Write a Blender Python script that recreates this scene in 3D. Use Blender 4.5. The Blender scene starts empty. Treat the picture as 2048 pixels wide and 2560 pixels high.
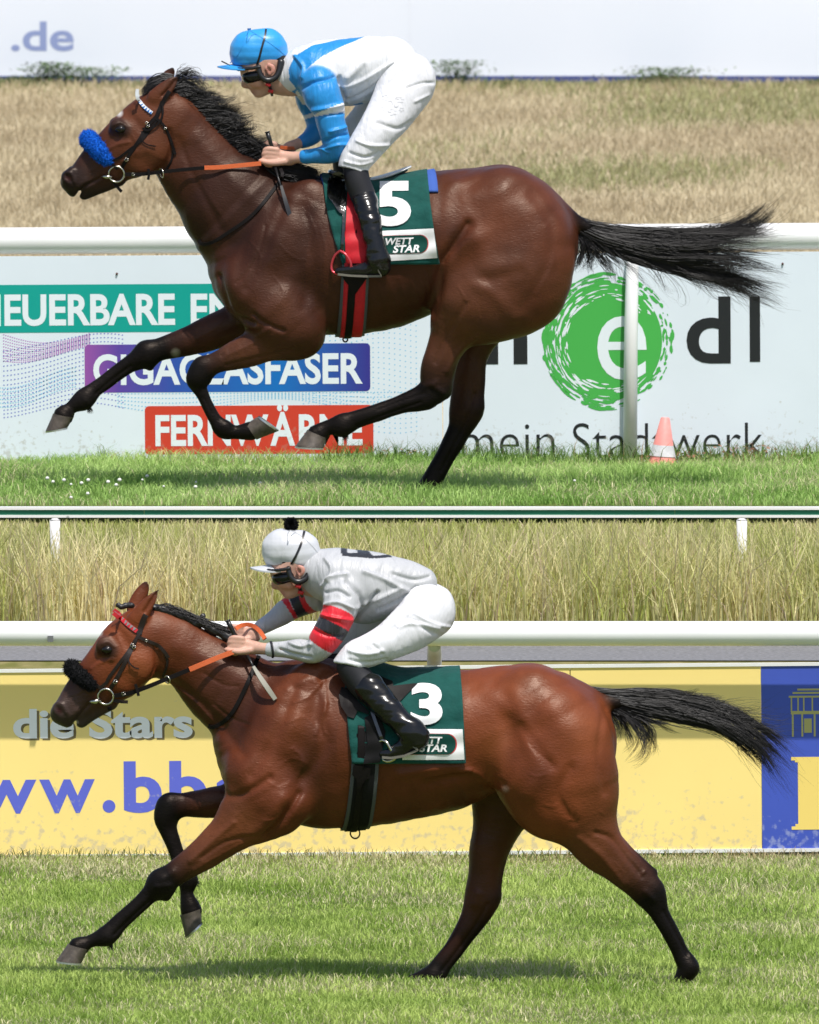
import bpy, bmesh, math, random
import numpy as np
from mathutils import Vector, Matrix
from mathutils.bvhtree import BVHTree

random.seed(7)
RNG = np.random.default_rng(11)
scene = bpy.context.scene
COL = scene.collection

# ------------------------------------------------------------------ camera
CAM_H, CAM_D = 8.0, 100.0
FPX = 61183.0                         # focal length in photo pixels (2560 high)
PITCH = math.atan(0.08) - (2457.0 - 1280.0) / FPX
cam = bpy.data.cameras.new('camera')
cam_ob = bpy.data.objects.new('camera', cam)
COL.objects.link(cam_ob)
cam_ob.location = (0, -CAM_D, CAM_H)
cam_ob.rotation_euler = (math.pi / 2 - PITCH, 0, 0)
cam.sensor_fit = 'VERTICAL'
cam.sensor_height = 24.0
cam.lens = 24.0 / 2560.0 * FPX
cam.clip_start = 1.0
cam.clip_end = 6000.0
cam.dof.use_dof = True
cam.dof.focus_distance = 105.3
cam.dof.aperture_fstop = 11.5
scene.camera = cam_ob

# ------------------------------------------------------------------ light
SUN_EL, SUN_AZ_X = math.radians(63), math.radians(20)   # sun high behind the camera, a little to the right
world = bpy.data.worlds.new('World')
scene.world = world
world.use_nodes = True
wn = world.node_tree.nodes
bg = wn['Background']
sky = wn.new('ShaderNodeTexSky')
sky.sky_type = 'NISHITA'
sky.sun_disc = False
sky.sun_elevation = SUN_EL
sky.sun_rotation = math.pi - SUN_AZ_X
sky.dust_density = 2.0
world.node_tree.links.new(sky.outputs[0], bg.inputs[0])
bg.inputs[1].default_value = 0.11
sun = bpy.data.lights.new('sun', 'SUN')
sun.energy = 3.9
sun.angle = math.radians(1.0)
sun.color = (1.0, 0.965, 0.91)
sun_ob = bpy.data.objects.new('sun', sun)
COL.objects.link(sun_ob)
sdir = Vector((math.sin(SUN_AZ_X) * math.cos(SUN_EL), -math.cos(SUN_AZ_X) * math.cos(SUN_EL), math.sin(SUN_EL)))
sun_ob.rotation_euler = sdir.to_track_quat('Z', 'Y').to_euler()
scene.view_settings.view_transform = 'Standard'
scene.view_settings.look = 'None'
scene.view_settings.gamma = 1.0
scene.view_settings.use_curve_mapping = False
scene.view_settings.exposure = 0.26

# ------------------------------------------------------------------ layout
# Two straights of a terraced racecourse: the near track (z = 0) and, up a
# grassy bank behind it, the far track on a terrace.
YU = 11.5                                # far horse's plane
def dep(py):                             # depression slope of a photo row
    return math.tan(PITCH + math.atan((py - 1280.0) / FPX))
ZU = CAM_H - dep(1236) * (CAM_D + YU)    # terrace level
def depth_at(y, z):
    return (CAM_D + y) * math.cos(PITCH) + (CAM_H - z) * math.sin(PITCH)
def zat(py, y):
    return CAM_H - dep(py) * (CAM_D + y)
def xat(px, y, z=0.8):
    return (px - 1024.0) / FPX * depth_at(y, z)
SL = FPX / depth_at(0.0, 0.8)            # photo pixels per metre at the near horse
SU = FPX / depth_at(YU, ZU + 0.8)        # ... and at the far horse

# zoom views of the photograph used for measuring: (x0, y0, scale)
VW = dict(D=(0, 0, 0.84229), U1=(100, 150, 2.875), U2=(500, 40, 2.6953), U3=(100, 550, 2.4643), U4=(700, 380, 2.875),
          U5=(700, 680, 2.15625), U6=(1300, 450, 2.3061), L1=(100, 1420, 2.875), L2=(540, 1280, 2.6953),
          L3=(100, 1850, 2.4643), L4=(700, 1600, 2.875), L5=(1100, 1620, 2.875), L6=(940, 1920, 2.0058),
          L7=(1400, 1620, 2.6620), L8=(0, 1240, 2.6953))
class Frame:
    """metres in one horse's own plane from measured photo points"""
    def __init__(s, scale, base):
        s.s, s.base = scale, base
    def p(s, v, u, w):
        x0, y0, k = VW[v]
        return ((x0 + u / k - 1024.0) / s.s, (s.base - (y0 + w / k)) / s.s)
    def r(s, v, n):
        return n / VW[v][2] / s.s
FU = Frame(SU, 1236.0)
FL = Frame(SL, 2457.0)

# ------------------------------------------------------------------ helpers: materials
def srgb(r, g, b):
    f = lambda c: (c / 12.92 if c <= 0.04045 else ((c + 0.055) / 1.055) ** 2.4)
    return (f(r / 255.0), f(g / 255.0), f(b / 255.0))
def mat(name, col=(0.5, 0.5, 0.5), rough=0.6, spec=0.5, attr=False, noise=None, bump=None, metal=0.0, sheen=0.0,
        coat=0.0, trans=0.0, bump2=None, ramp=None):
    """noise=(scale, amount) colour variation; bump=(scale, strength, distance[, stretch xyz])"""
    m = bpy.data.materials.new(name)
    m.use_nodes = True
    nt = m.node_tree
    b = nt.nodes['Principled BSDF']
    b.inputs['Base Color'].default_value = (*col, 1)
    b.inputs['Roughness'].default_value = rough
    b.inputs['Specular IOR Level'].default_value = spec
    b.inputs['Metallic'].default_value = metal
    b.inputs['Sheen Weight'].default_value = sheen
    b.inputs['Coat Weight'].default_value = coat
    if trans:
        b.inputs['Transmission Weight'].default_value = trans
    tc = nt.nodes.new('ShaderNodeTexCoord')
    src = None
    if attr:
        a = nt.nodes.new('ShaderNodeAttribute')
        a.attribute_name = 'Col'
        src = a.outputs['Color']
        nt.links.new(src, b.inputs['Base Color'])
    if noise:
        n = nt.nodes.new('ShaderNodeTexNoise')
        n.inputs['Scale'].default_value = noise[0]
        n.inputs['Detail'].default_value = 6
        nt.links.new(tc.outputs['Object'], n.inputs['Vector'])
        mr = nt.nodes.new('ShaderNodeMapRange')
        mr.inputs[1].default_value = 0.3
        mr.inputs[2].default_value = 0.7
        mr.inputs[3].default_value = 1 - noise[1]
        mr.inputs[4].default_value = 1 + noise[1]
        nt.links.new(n.outputs['Fac'], mr.inputs[0])
        mx = nt.nodes.new('ShaderNodeMix')
        mx.data_type = 'RGBA'
        mx.blend_type = 'MULTIPLY'
        mx.inputs[0].default_value = 1.0
        if src is not None:
            nt.links.new(src, mx.inputs[6])
        else:
            mx.inputs[6].default_value = (*col, 1)
        nt.links.new(mr.outputs[0], mx.inputs[7])
        nt.links.new(mx.outputs[2], b.inputs['Base Color'])
    prev = None
    for bp in (bump, bump2):
        if not bp:
            continue
        n = nt.nodes.new('ShaderNodeTexNoise')
        n.inputs['Scale'].default_value = bp[0]
        n.inputs['Detail'].default_value = 5
        if len(bp) > 3:
            mp = nt.nodes.new('ShaderNodeMapping')
            mp.inputs['Scale'].default_value = bp[3]
            if len(bp) > 4:
                mp.inputs['Rotation'].default_value = bp[4]
            nt.links.new(tc.outputs['Object'], mp.inputs['Vector'])
            nt.links.new(mp.outputs[0], n.inputs['Vector'])
            n.inputs['Distortion'].default_value = 0.6
        else:
            nt.links.new(tc.outputs['Object'], n.inputs['Vector'])
        bu = nt.nodes.new('ShaderNodeBump')
        bu.inputs['Strength'].default_value = bp[1]
        bu.inputs['Distance'].default_value = bp[2]
        nt.links.new(n.outputs['Fac'], bu.inputs['Height'])
        if prev is not None:
            nt.links.new(prev, bu.inputs['Normal'])
        prev = bu.outputs[0]
        nt.links.new(prev, b.inputs['Normal'])
    return m

# ------------------------------------------------------------------ helpers: objects
def tag(o, label=None, cat=None, group=None, kind=None):
    if label: o['label'] = label
    if cat: o['category'] = cat
    if group: o['group'] = group
    if kind: o['kind'] = kind
    return o
def empty(name, loc, label, cat, group=None):
    o = bpy.data.objects.new(name, None)
    o.location = loc
    o.empty_display_size = 0.1
    COL.objects.link(o)
    return tag(o, label, cat, group)
def mesh_np(name, V, F, m, parent=None, colors=None, smooth=True, loc=None):
    """V (n,3) array, F list of (k,3)/(k,4) arrays or one array or plain list"""
    me = bpy.data.meshes.new(name)
    V = np.asarray(V, dtype=np.float32)
    if isinstance(F, np.ndarray):
        F = [F]
    if F and isinstance(F[0], np.ndarray):
        tot = [f.shape[1] for f in F for _ in range(1)]
        me.vertices.add(len(V))
        me.vertices.foreach_set('co', V.ravel())
        nl = sum(f.size for f in F)
        me.loops.add(nl)
        me.loops.foreach_set('vertex_index', np.concatenate([f.ravel() for f in F]).astype(np.int32))
        npoly = sum(len(f) for f in F)
        me.polygons.add(npoly)
        sizes = np.concatenate([np.full(len(f), f.shape[1], dtype=np.int32) for f in F])
        starts = np.concatenate([[0], np.cumsum(sizes)[:-1]]).astype(np.int32)
        me.polygons.foreach_set('loop_start', starts)
        me.update(calc_edges=True)
    else:
        me.from_pydata([tuple(map(float, v)) for v in V], [], [tuple(map(int, f)) for f in F])
    if smooth:
        me.polygons.foreach_set('use_smooth', np.ones(len(me.polygons), dtype=bool))
    if colors is not None:
        ca = me.color_attributes.new('Col', 'FLOAT_COLOR', 'POINT')
        c4 = np.ones((len(V), 4), dtype=np.float32)
        c4[:, :3] = colors
        ca.data.foreach_set('color', c4.ravel())
    me.validate()
    me.update()
    if m is not None:
        me.materials.append(m)
    o = bpy.data.objects.new(name, me)
    COL.objects.link(o)
    if parent is not None:
        o.parent = parent
    if loc is not None:
        o.location = loc
    return o
class MB:
    """collects plain shapes into one mesh"""
    def __init__(s):
        s.v, s.f = [], []
    def add(s, vs, fs):
        n = len(s.v)
        s.v += [tuple(v) for v in vs]
        s.f += [tuple(i + n for i in f) for f in fs]
    def box(s, x0, x1, y0, y1, z0, z1):
        s.add([(x0, y0, z0), (x1, y0, z0), (x1, y1, z0), (x0, y1, z0), (x0, y0, z1), (x1, y0, z1), (x1, y1, z1), (x0, y1, z1)],
              [(0, 3, 2, 1), (4, 5, 6, 7), (0, 1, 5, 4), (1, 2, 6, 5), (2, 3, 7, 6), (3, 0, 4, 7)])
    def tube(s, pts, rad, n=8, caps=True):
        pts = [Vector(p) for p in pts]
        if not hasattr(rad, '__len__'):
            rad = [rad] * len(pts)
        rings = []
        prev = None
        for i, p in enumerate(pts):
            a, b = pts[max(0, i - 1)], pts[min(len(pts) - 1, i + 1)]
            t = (b - a).normalized()
            if prev is None:
                ref = Vector((0, 1, 0)) if abs(t.y) < 0.9 else Vector((1, 0, 0))
                u = t.cross(ref).normalized()
            else:
                u = (prev - t * prev.dot(t)).normalized()
            prev = u
            w = t.cross(u)
            rings.append([p + (u * math.cos(q) + w * math.sin(q)) * rad[i] for q in [2 * math.pi * k / n for k in range(n)]])
        vs = [v for r in rings for v in r]
        fs = []
        for i in range(len(pts) - 1):
            for k in range(n):
                fs.append((i * n + k, i * n + (k + 1) % n, (i + 1) * n + (k + 1) % n, (i + 1) * n + k))
        if caps:
            fs.append(tuple(range(n))[::-1])
            fs.append(tuple((len(pts) - 1) * n + k for k in range(n)))
        s.add(vs, fs)
    def ring(s, c, axis, R, r, n=24, m=8, sx=1.0):
        c, axis = Vector(c), Vector(axis).normalized()
        u = axis.cross(Vector((0, 0, 1)))
        u = u.normalized() if u.length > 1e-3 else Vector((1, 0, 0))
        w = axis.cross(u)
        vs, fs = [], []
        for i in range(n):
            a = 2 * math.pi * i / n
            d = u * math.cos(a) * sx + w * math.sin(a)
            for k in range(m):
                b = 2 * math.pi * k / m
                vs.append(c + d * (R + r * math.cos(b)) + axis * r * math.sin(b))
        for i in range(n):
            for k in range(m):
                fs.append((i * m + k, ((i + 1) % n) * m + k, ((i + 1) % n) * m + (k + 1) % m, i * m + (k + 1) % m))
        s.add(vs, fs)
    def build(s, name, m, parent=None, smooth=True, loc=None):
        o = mesh_np(name, np.array(s.v), list(s.f), m, parent, smooth=smooth, loc=loc)
        return o
def autosmooth(o, ang=35):
    me = o.data
    bm = bmesh.new()
    bm.from_mesh(me)
    bmesh.ops.recalc_face_normals(bm, faces=bm.faces)
    for e in bm.edges:
        if len(e.link_faces) == 2 and e.calc_face_angle(0) > math.radians(ang):
            e.smooth = False
    bm.to_mesh(me)
    bm.free()
    return o
def catmull(P, sub):
    P = np.asarray(P, dtype=np.float64)
    n = len(P)
    if n < 3 or sub <= 1:
        return P, np.arange(n, dtype=float)
    out, tt = [], []
    for i in range(n - 1):
        p0, p1, p2, p3 = P[max(i - 1, 0)], P[i], P[i + 1], P[min(i + 2, n - 1)]
        for k in range(sub):
            t = k / sub
            out.append(0.5 * ((2 * p1) + (-p0 + p2) * t + (2 * p0 - 5 * p1 + 4 * p2 - p3) * t * t + (-p0 + 3 * p1 - 3 * p2 + p3) * t ** 3))
            tt.append(i + t)
    out.append(P[-1])
    tt.append(n - 1)
    return np.array(out), np.array(tt)

# ------------------------------------------------------------------ helpers: implicit bodies
class Chain:
    """tapered limb: control points (x, z, y, r, kd) and a colour per point; kd = depth radius / in-plane radius"""
    def __init__(s, pts, col, k=0.03, sub=4, op='add', cfun=None):
        P, T = catmull(np.array(pts, dtype=float), sub)
        P[:, 3] = np.maximum(P[:, 3], 0.002)
        s.P, s.T, s.k, s.op, s.cfun = P.astype(np.float32), T.astype(np.float32), k, op, cfun
        col = np.array(col, dtype=float)
        if col.ndim == 1:
            col = np.repeat(col[None], len(pts), 0)
        s.col = col
        rr = P[:, 3] * np.maximum(1, P[:, 4])
        s.lo = np.array([(P[:, 0] - P[:, 3]).min(), (P[:, 2] - rr).min(), (P[:, 1] - P[:, 3]).min()])
        s.hi = np.array([(P[:, 0] + P[:, 3]).max(), (P[:, 2] + rr).max(), (P[:, 1] + P[:, 3]).max()])
    def seg(s, i, X, Y, Z, need_t=False):
        a, b = s.P[i], s.P[i + 1]
        dx, dz, dy = b[0] - a[0], b[1] - a[1], b[2] - a[2]
        km = 0.5 * (a[4] + b[4])
        den = dx * dx + dz * dz + dy * dy / (km * km) + 1e-12
        t = ((X - a[0]) * dx + (Z - a[1]) * dz + (Y - a[2]) * (dy / (km * km))) / den
        np.clip(t, 0, 1, out=t)
        kd = a[4] + t * (b[4] - a[4])
        d = np.sqrt((X - a[0] - t * dx) ** 2 + (Z - a[1] - t * dz) ** 2 + ((Y - a[2] - t * dy) / kd) ** 2) - (a[3] + t * (b[3] - a[3]))
        if need_t:
            return d, s.T[i] + t * (s.T[i + 1] - s.T[i])
        return d
    def at(s, V):
        """distance and parameter at points V (n,3)"""
        X, Y, Z = V[:, 0], V[:, 1], V[:, 2]
        best = np.full(len(V), 9.0, dtype=np.float32)
        bt = np.zeros(len(V), dtype=np.float32)
        for i in range(len(s.P) - 1):
            d, t = s.seg(i, X, Y, Z, True)
            w = d < best
            best[w] = d[w]
            bt[w] = t[w]
        return best, bt
def smin(a, b, k):
    h = np.clip(0.5 + 0.5 * (b - a) / k, 0, 1)
    return b + (a - b) * h - k * h * (1 - h)
def surface_nets(F, org, h):
    S = F < 0
    C = np.zeros(tuple(n - 1 for n in F.shape), dtype=np.uint8)
    corners = [(i, j, k) for i in (0, 1) for j in (0, 1) for k in (0, 1)]
    nx, ny, nz = C.shape
    for (i, j, k) in corners:
        C += S[i:i + nx, j:j + ny, k:k + nz]
    act = np.argwhere((C > 0) & (C < 8))
    idx = np.full(C.shape, -1, dtype=np.int32)
    idx[act[:, 0], act[:, 1], act[:, 2]] = np.arange(len(act))
    vals = {c: F[act[:, 0] + c[0], act[:, 1] + c[1], act[:, 2] + c[2]] for c in corners}
    acc = np.zeros((len(act), 3), dtype=np.float64)
    cnt = np.zeros(len(act))
    for c in corners:
        for ax in range(3):
            if c[ax] == 0:
                d = list(c)
                d[ax] = 1
                d = tuple(d)
                a, b = vals[c], vals[d]
                m = (a < 0) != (b < 0)
                t = np.where(m, a / np.where(m, a - b, 1), 0)
                p = np.array(c, dtype=float)[None].repeat(len(act), 0)
                p[:, ax] += t
                acc[m] += p[m]
                cnt[m] += 1
    V = (act + acc / np.maximum(cnt, 1)[:, None]) * h + org
    quads = []
    for ax in range(3):
        o1, o2 = [(1, 2), (2, 0), (0, 1)][ax]
        sl0 = [slice(None)] * 3
        sl1 = [slice(None)] * 3
        sl0[ax] = slice(0, -1)
        sl1[ax] = slice(1, None)
        A, B = S[tuple(sl0)], S[tuple(sl1)]
        e = np.argwhere(A != B)
        e = e[(e[:, o1] > 0) & (e[:, o2] > 0) & (e[:, o1] < C.shape[o1]) & (e[:, o2] < C.shape[o2])]
        fl = A[e[:, 0], e[:, 1], e[:, 2]]
        def g(d1, d2):
            q = e.copy()
            q[:, o1] += d1
            q[:, o2] += d2
            return idx[q[:, 0], q[:, 1], q[:, 2]]
        Q = np.stack([g(-1, -1), g(0, -1), g(0, 0), g(-1, 0)], 1)
        Q[~fl] = Q[~fl][:, ::-1]
        quads.append(Q)
    Q = np.concatenate(quads)
    Q = Q[(Q >= 0).all(1)]
    return V, Q
def relax(V, Q, it, lam=0.5):
    E = np.concatenate([Q[:, [0, 1]], Q[:, [1, 2]], Q[:, [2, 3]], Q[:, [3, 0]]])
    n = len(V)
    deg = np.bincount(E[:, 0], minlength=n) + np.bincount(E[:, 1], minlength=n)
    for _ in range(it):
        A = np.stack([np.bincount(E[:, 0], V[E[:, 1], c], n) + np.bincount(E[:, 1], V[E[:, 0], c], n) for c in range(3)], 1)
        V = V + lam * (A / np.maximum(deg, 1)[:, None] - V)
    return V
def vnormals(V, Q):
    n = np.cross(V[Q[:, 2]] - V[Q[:, 0]], V[Q[:, 3]] - V[Q[:, 1]])
    N = np.stack([sum(np.bincount(Q[:, j], n[:, c], len(V)) for j in range(4)) for c in range(3)], 1)
    return N / np.maximum(np.linalg.norm(N, axis=1), 1e-12)[:, None]
def solid(chains, h, smooth_it=2, pad=0.03, csig=0.012):
    """mesh of the smooth union of chains: vertices, quads, colours"""
    lo = np.min([c.lo for c in chains if c.op == 'add'], 0) - pad
    hi = np.max([c.hi for c in chains if c.op == 'add'], 0) + pad
    n = np.ceil((hi - lo) / h).astype(int) + 1
    xs, ys, zs = [(lo[i] + h * np.arange(n[i])).astype(np.float32) for i in range(3)]
    F = np.full(tuple(n), 0.5, dtype=np.float32)
    for c in chains:
        m = c.k + 2 * h + 0.004
        i0 = np.clip(((c.lo - m - lo) / h).astype(int), 0, n - 1)
        i1 = np.clip(((c.hi + m - lo) / h).astype(int) + 2, 1, n)
        sl = tuple(slice(i0[q], i1[q]) for q in range(3))
        G = np.full(tuple(i1 - i0), 0.5, dtype=np.float32)
        for i in range(len(c.P) - 1):
            a, b = c.P[i], c.P[i + 1]
            ra, rb = a[3] + m, b[3] + m
            ka, kb = a[3] * max(1, a[4]) + m * max(1, a[4]), b[3] * max(1, b[4]) + m * max(1, b[4])
            l = np.array([min(a[0] - ra, b[0] - rb), min(a[2] - ka, b[2] - kb), min(a[1] - ra, b[1] - rb)])
            u = np.array([max(a[0] + ra, b[0] + rb), max(a[2] + ka, b[2] + kb), max(a[1] + ra, b[1] + rb)])
            j0 = np.clip(((l - lo) / h).astype(int) - i0, 0, i1 - i0 - 1)
            j1 = np.clip(((u - lo) / h).astype(int) + 2 - i0, 1, i1 - i0)
            g = tuple(slice(j0[q], j1[q]) for q in range(3))
            d = c.seg(i, xs[i0[0]:i1[0]][g[0]][:, None, None], ys[i0[1]:i1[1]][g[1]][None, :, None], zs[i0[2]:i1[2]][g[2]][None, None, :])
            np.minimum(G[g], d, out=G[g])
        if c.op == 'add':
            F[sl] = smin(F[sl], G, c.k)
        else:
            F[sl] = -smin(-F[sl], G, c.k)
    V, Q = surface_nets(F, lo, h)
    if smooth_it:
        V = relax(V, Q, smooth_it)
    W = np.zeros(len(V))
    Cc = np.zeros((len(V), 3))
    Vf = V.astype(np.float32)
    for c in chains:
        if c.op != 'add':
            continue
        mk = ((Vf > c.lo - 0.05) & (Vf < c.hi + 0.05)).all(1)
        if not mk.any():
            continue
        d, t = c.at(Vf[mk])
        if c.cfun:
            cc = c.cfun(t, Vf[mk])
        else:
            cc = np.stack([np.interp(t, np.arange(len(c.col)), c.col[:, q]) for q in range(3)], 1)
        w = np.exp(-np.clip(d, -0.02, 0.2) / csig)
        W[mk] += w
        Cc[mk] += w[:, None] * cc
    Cc /= np.maximum(W, 1e-9)[:, None]
    return V, Q, Cc
def stroke_disp(V, N, strokes, fr, sides=(-1,), soft=False):
    """sculpt: Gaussian ridges (+) and grooves (-) drawn over a flank; strokes = (view, [(u,v)..], width_m, height_m)"""
    out = np.zeros(len(V))
    for (v, pts, wd, ht) in strokes:
        if soft and wd >= .0095:
            wd, ht = wd * 1.10, ht * (1.0 if ht < 0 else 1.1)
        P = np.array([fr.p(v, *q) for q in pts])
        if len(P) > 2:
            P, _ = catmull(P, 4)
        elif len(P) == 1:
            P = np.array([P[0], P[0] + 1e-4])
        lo, hi = P.min(0) - 3 * wd, P.max(0) + 3 * wd
        for sd in sides:
            mk = (V[:, 0] > lo[0]) & (V[:, 0] < hi[0]) & (V[:, 2] > lo[1]) & (V[:, 2] < hi[1]) & (N[:, 1] * sd > 0.05)
            if not mk.any():
                continue
            q = V[mk][:, [0, 2]]
            best = np.full(len(q), 9.0)
            n = len(P) - 1
            for i in range(n):
                a, b = P[i], P[i + 1]
                ab = b - a
                t = np.clip(((q - a) @ ab) / (ab @ ab + 1e-12), 0, 1)
                dd = np.linalg.norm(q - a - t[:, None] * ab, axis=1)
                best = np.minimum(best, dd)
            out[mk] += ht * np.exp(-(best / wd) ** 2) * np.clip(N[mk, 1] * sd * 1.6, 0, 1)
    return V + N * out[:, None]
class Surf:
    """nearest flank of a mesh seen from the camera side"""
    def __init__(s, V, Q):
        s.b = BVHTree.FromPolygons(V.tolist(), Q.tolist())
    def near(s, x, z, dflt=-0.1):
        h = s.b.ray_cast(Vector((x, -3, z)), Vector((0, 1, 0)))
        if h[0] is None:
            return Vector((x, dflt, z)), Vector((0, -1, 0)), False
        return h[0], h[1], True
    def radial(s, x, zc, phi, side=-1, far=0.50):
        d = Vector((0, side * math.sin(phi), math.cos(phi)))
        h = s.b.ray_cast(Vector((x, 0, zc)) + d * far, -d)
        if h[0] is None:
            return Vector((x, 0, zc)) + d * 0.2, d
        return h[0], h[1]

# ------------------------------------------------------------------ helpers: hair
def strands(name, P, R, m, parent=None, sides=3):
    """P (N,m,3) centre lines, R (N,m) radii -> one mesh of fine tapered tubes"""
    N, M, _ = P.shape
    T = np.gradient(P, axis=1)
    T /= np.maximum(np.linalg.norm(T, axis=2), 1e-9)[..., None]
    ref = np.array([0.0, 1.0, 0.0])
    U = np.cross(T, ref)
    U /= np.maximum(np.linalg.norm(U, axis=2), 1e-6)[..., None]
    Wv = np.cross(T, U)
    V = np.stack([P + R[..., None] * (U * math.cos(a) + Wv * math.sin(a)) for a in [2 * math.pi * k / sides + 0.5 for k in range(sides)]], 2)
    base = (np.arange(N)[:, None] * M + np.arange(M - 1)[None]).ravel() * sides
    Q = np.concatenate([np.stack([base + k, base + (k + 1) % sides, base + sides + (k + 1) % sides, base + sides + k], 1) for k in range(sides)])
    return mesh_np(name, V.reshape(-1, 3), Q, m, parent)
def resample(poly, m):
    P = np.asarray(poly, float)
    P, _ = catmull(P, 8)
    s = np.concatenate([[0], np.cumsum(np.linalg.norm(np.diff(P, axis=0), axis=1))])
    q = np.linspace(0, s[-1], m)
    return np.stack([np.interp(q, s, P[:, c]) for c in range(P.shape[1])], 1)
def flow_hair(guides, n, m, spread0, spread1, wob, lens=(0.6, 1.0), rad=0.0016, rng=RNG, clumps=0, tight=0.75):
    """strands between neighbouring guide curves (each (k,3))"""
    G = np.stack([resample(g, m) for g in guides])
    k = rng.random(n) * (len(G) - 1)
    if clumps:
        kc = rng.random(clumps) * (len(G) - 1)
        own = rng.integers(0, clumps, n)
        k = np.clip(kc[own] + rng.normal(0, .22, n), 0, len(G) - 1.001)
    i = np.clip(k.astype(int), 0, len(G) - 2)
    f = (k - i)[:, None, None]
    P = G[i] * (1 - f) + G[i + 1] * f
    t = np.linspace(0, 1, m)[None, :, None]
    L = rng.uniform(lens[0], lens[1], n)
    idx = np.linspace(0, 1, m)[None] * L[:, None] * (m - 1)
    a = np.clip(idx.astype(int), 0, m - 2)
    fr = (idx - a)[..., None]
    ar = np.arange(n)[:, None]
    P = P[ar, a] * (1 - fr) + P[ar, a + 1] * fr
    d = rng.normal(0, 1, (n, 1, 3))
    P = P + d * (spread0 + (spread1 - spread0) * t ** 1.3)
    ph = rng.uniform(0, 6.28, (n, 1, 3))
    fq = rng.uniform(2, 5, (n, 1, 3))
    if clumps:
        P = P - d * (spread0 + (spread1 - spread0) * t ** 1.3) * tight * t
        ic = np.clip(kc.astype(int), 0, len(G) - 2)
        fc = (kc - ic)[:, None, None]
        GC = G[ic] * (1 - fc) + G[ic + 1] * fc
        LC = rng.uniform(lens[0], lens[1], clumps)
        L2 = LC[own] * rng.uniform(.86, 1.04, n)
        idx = np.clip(np.linspace(0, 1, m)[None] * L2[:, None], 0, 1) * (m - 1)
        a = np.clip(idx.astype(int), 0, m - 2)
        fr = (idx - a)[..., None]
        own_path = GC[own][ar, a] * (1 - fr) + GC[own][ar, a + 1] * fr
        P = P * (1 - tight * t) + (own_path + d * spread0 * .8) * tight * t
        dc = rng.normal(0, 1, (clumps, 1, 3))[own]
        pc, qc = rng.uniform(0, 6.28, (clumps, 1, 3))[own], rng.uniform(2.2, 4.5, (clumps, 1, 3))[own]
        P = P + dc * spread1 * 1.3 * t ** 1.5 + wob * 1.6 * t * np.sin(qc * t * 3 + pc)
    P = P + wob * t * np.sin(fq * t * 3 + ph) * (.5 if clumps else 1)
    R = rad * rng.uniform(0.6, 1.3, (n, 1)) * np.clip(1.15 - np.linspace(0, 1, m)[None] ** 2.0, 0.12, 1)
    return P, R

# ------------------------------------------------------------------ helpers: flat print
def text2d(body, box, bold=0.0, shear=0.0, fit=True):
    """letters filling box (x0, z0, x1, z1): 2-D vertices and faces"""
    cu = bpy.data.curves.new('t', 'FONT')
    cu.body = body
    cu.size = 1.0
    cu.offset = bold
    cu.shear = shear
    cu.resolution_u = 5
    ob = bpy.data.objects.new('t', cu)
    COL.objects.link(ob)
    dg = bpy.context.evaluated_depsgraph_get()
    me = bpy.data.meshes.new_from_object(ob.evaluated_get(dg))
    V = np.array([v.co[:2] for v in me.vertices], dtype=float)
    F = [tuple(p.vertices) for p in me.polygons]
    bpy.data.objects.remove(ob)
    bpy.data.curves.remove(cu)
    bpy.data.meshes.remove(me)
    lo, hi = V.min(0), V.max(0)
    V = (V - lo) / (hi - lo)
    V = np.stack([box[0] + V[:, 0] * (box[2] - box[0]), box[1] + V[:, 1] * (box[3] - box[1])], 1)
    return V, F
def flat(name, V2, F, y, m, parent):
    V = np.stack([V2[:, 0], np.full(len(V2), 0.0) + y * 0.22, V2[:, 1]], 1)
    o = mesh_np(name, V, [tuple(f) for f in F], m, parent, smooth=False)
    bm = bmesh.new()
    bm.from_mesh(o.data)
    for f in bm.faces:
        f.normal_update()
        if f.normal.y > 0:
            f.normal_flip()
    bm.to_mesh(o.data)
    bm.free()
    return o
def round_rect(x0, z0, x1, z1, r, n=6):
    out = []
    for cx, cz, a0 in ((x1 - r, z1 - r, 0), (x0 + r, z1 - r, 90), (x0 + r, z0 + r, 180), (x1 - r, z0 + r, 270)):
        for i in range(n + 1):
            a = math.radians(a0 + 90 * i / n)
            out.append((cx + r * math.cos(a), cz + r * math.sin(a)))
    return np.array(out)
class Board:
    """measures photo points on an upright board at depth Y, relative to the board's foot"""
    def __init__(s, y, zfoot):
        s.y, s.z0 = y, zfoot
    def x(s, d): return xat(d / 0.84229, s.y)
    def z(s, d): return zat(d / 0.84229, s.y) - s.z0
    def box(s, a, b, c, d):                 # left, top, right, bottom in display pixels
        return (s.x(a), s.z(d), s.x(c), s.z(b))
def fsin(x, y, seed, sc):
    r = np.random.default_rng(seed)
    o = 0
    for _ in range(7):
        a, b, p = r.normal(0, sc), r.normal(0, sc), r.uniform(0, 6.28)
        o = o + np.sin(a * x + b * y + p)
    return o / 7 ** 0.5

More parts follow.
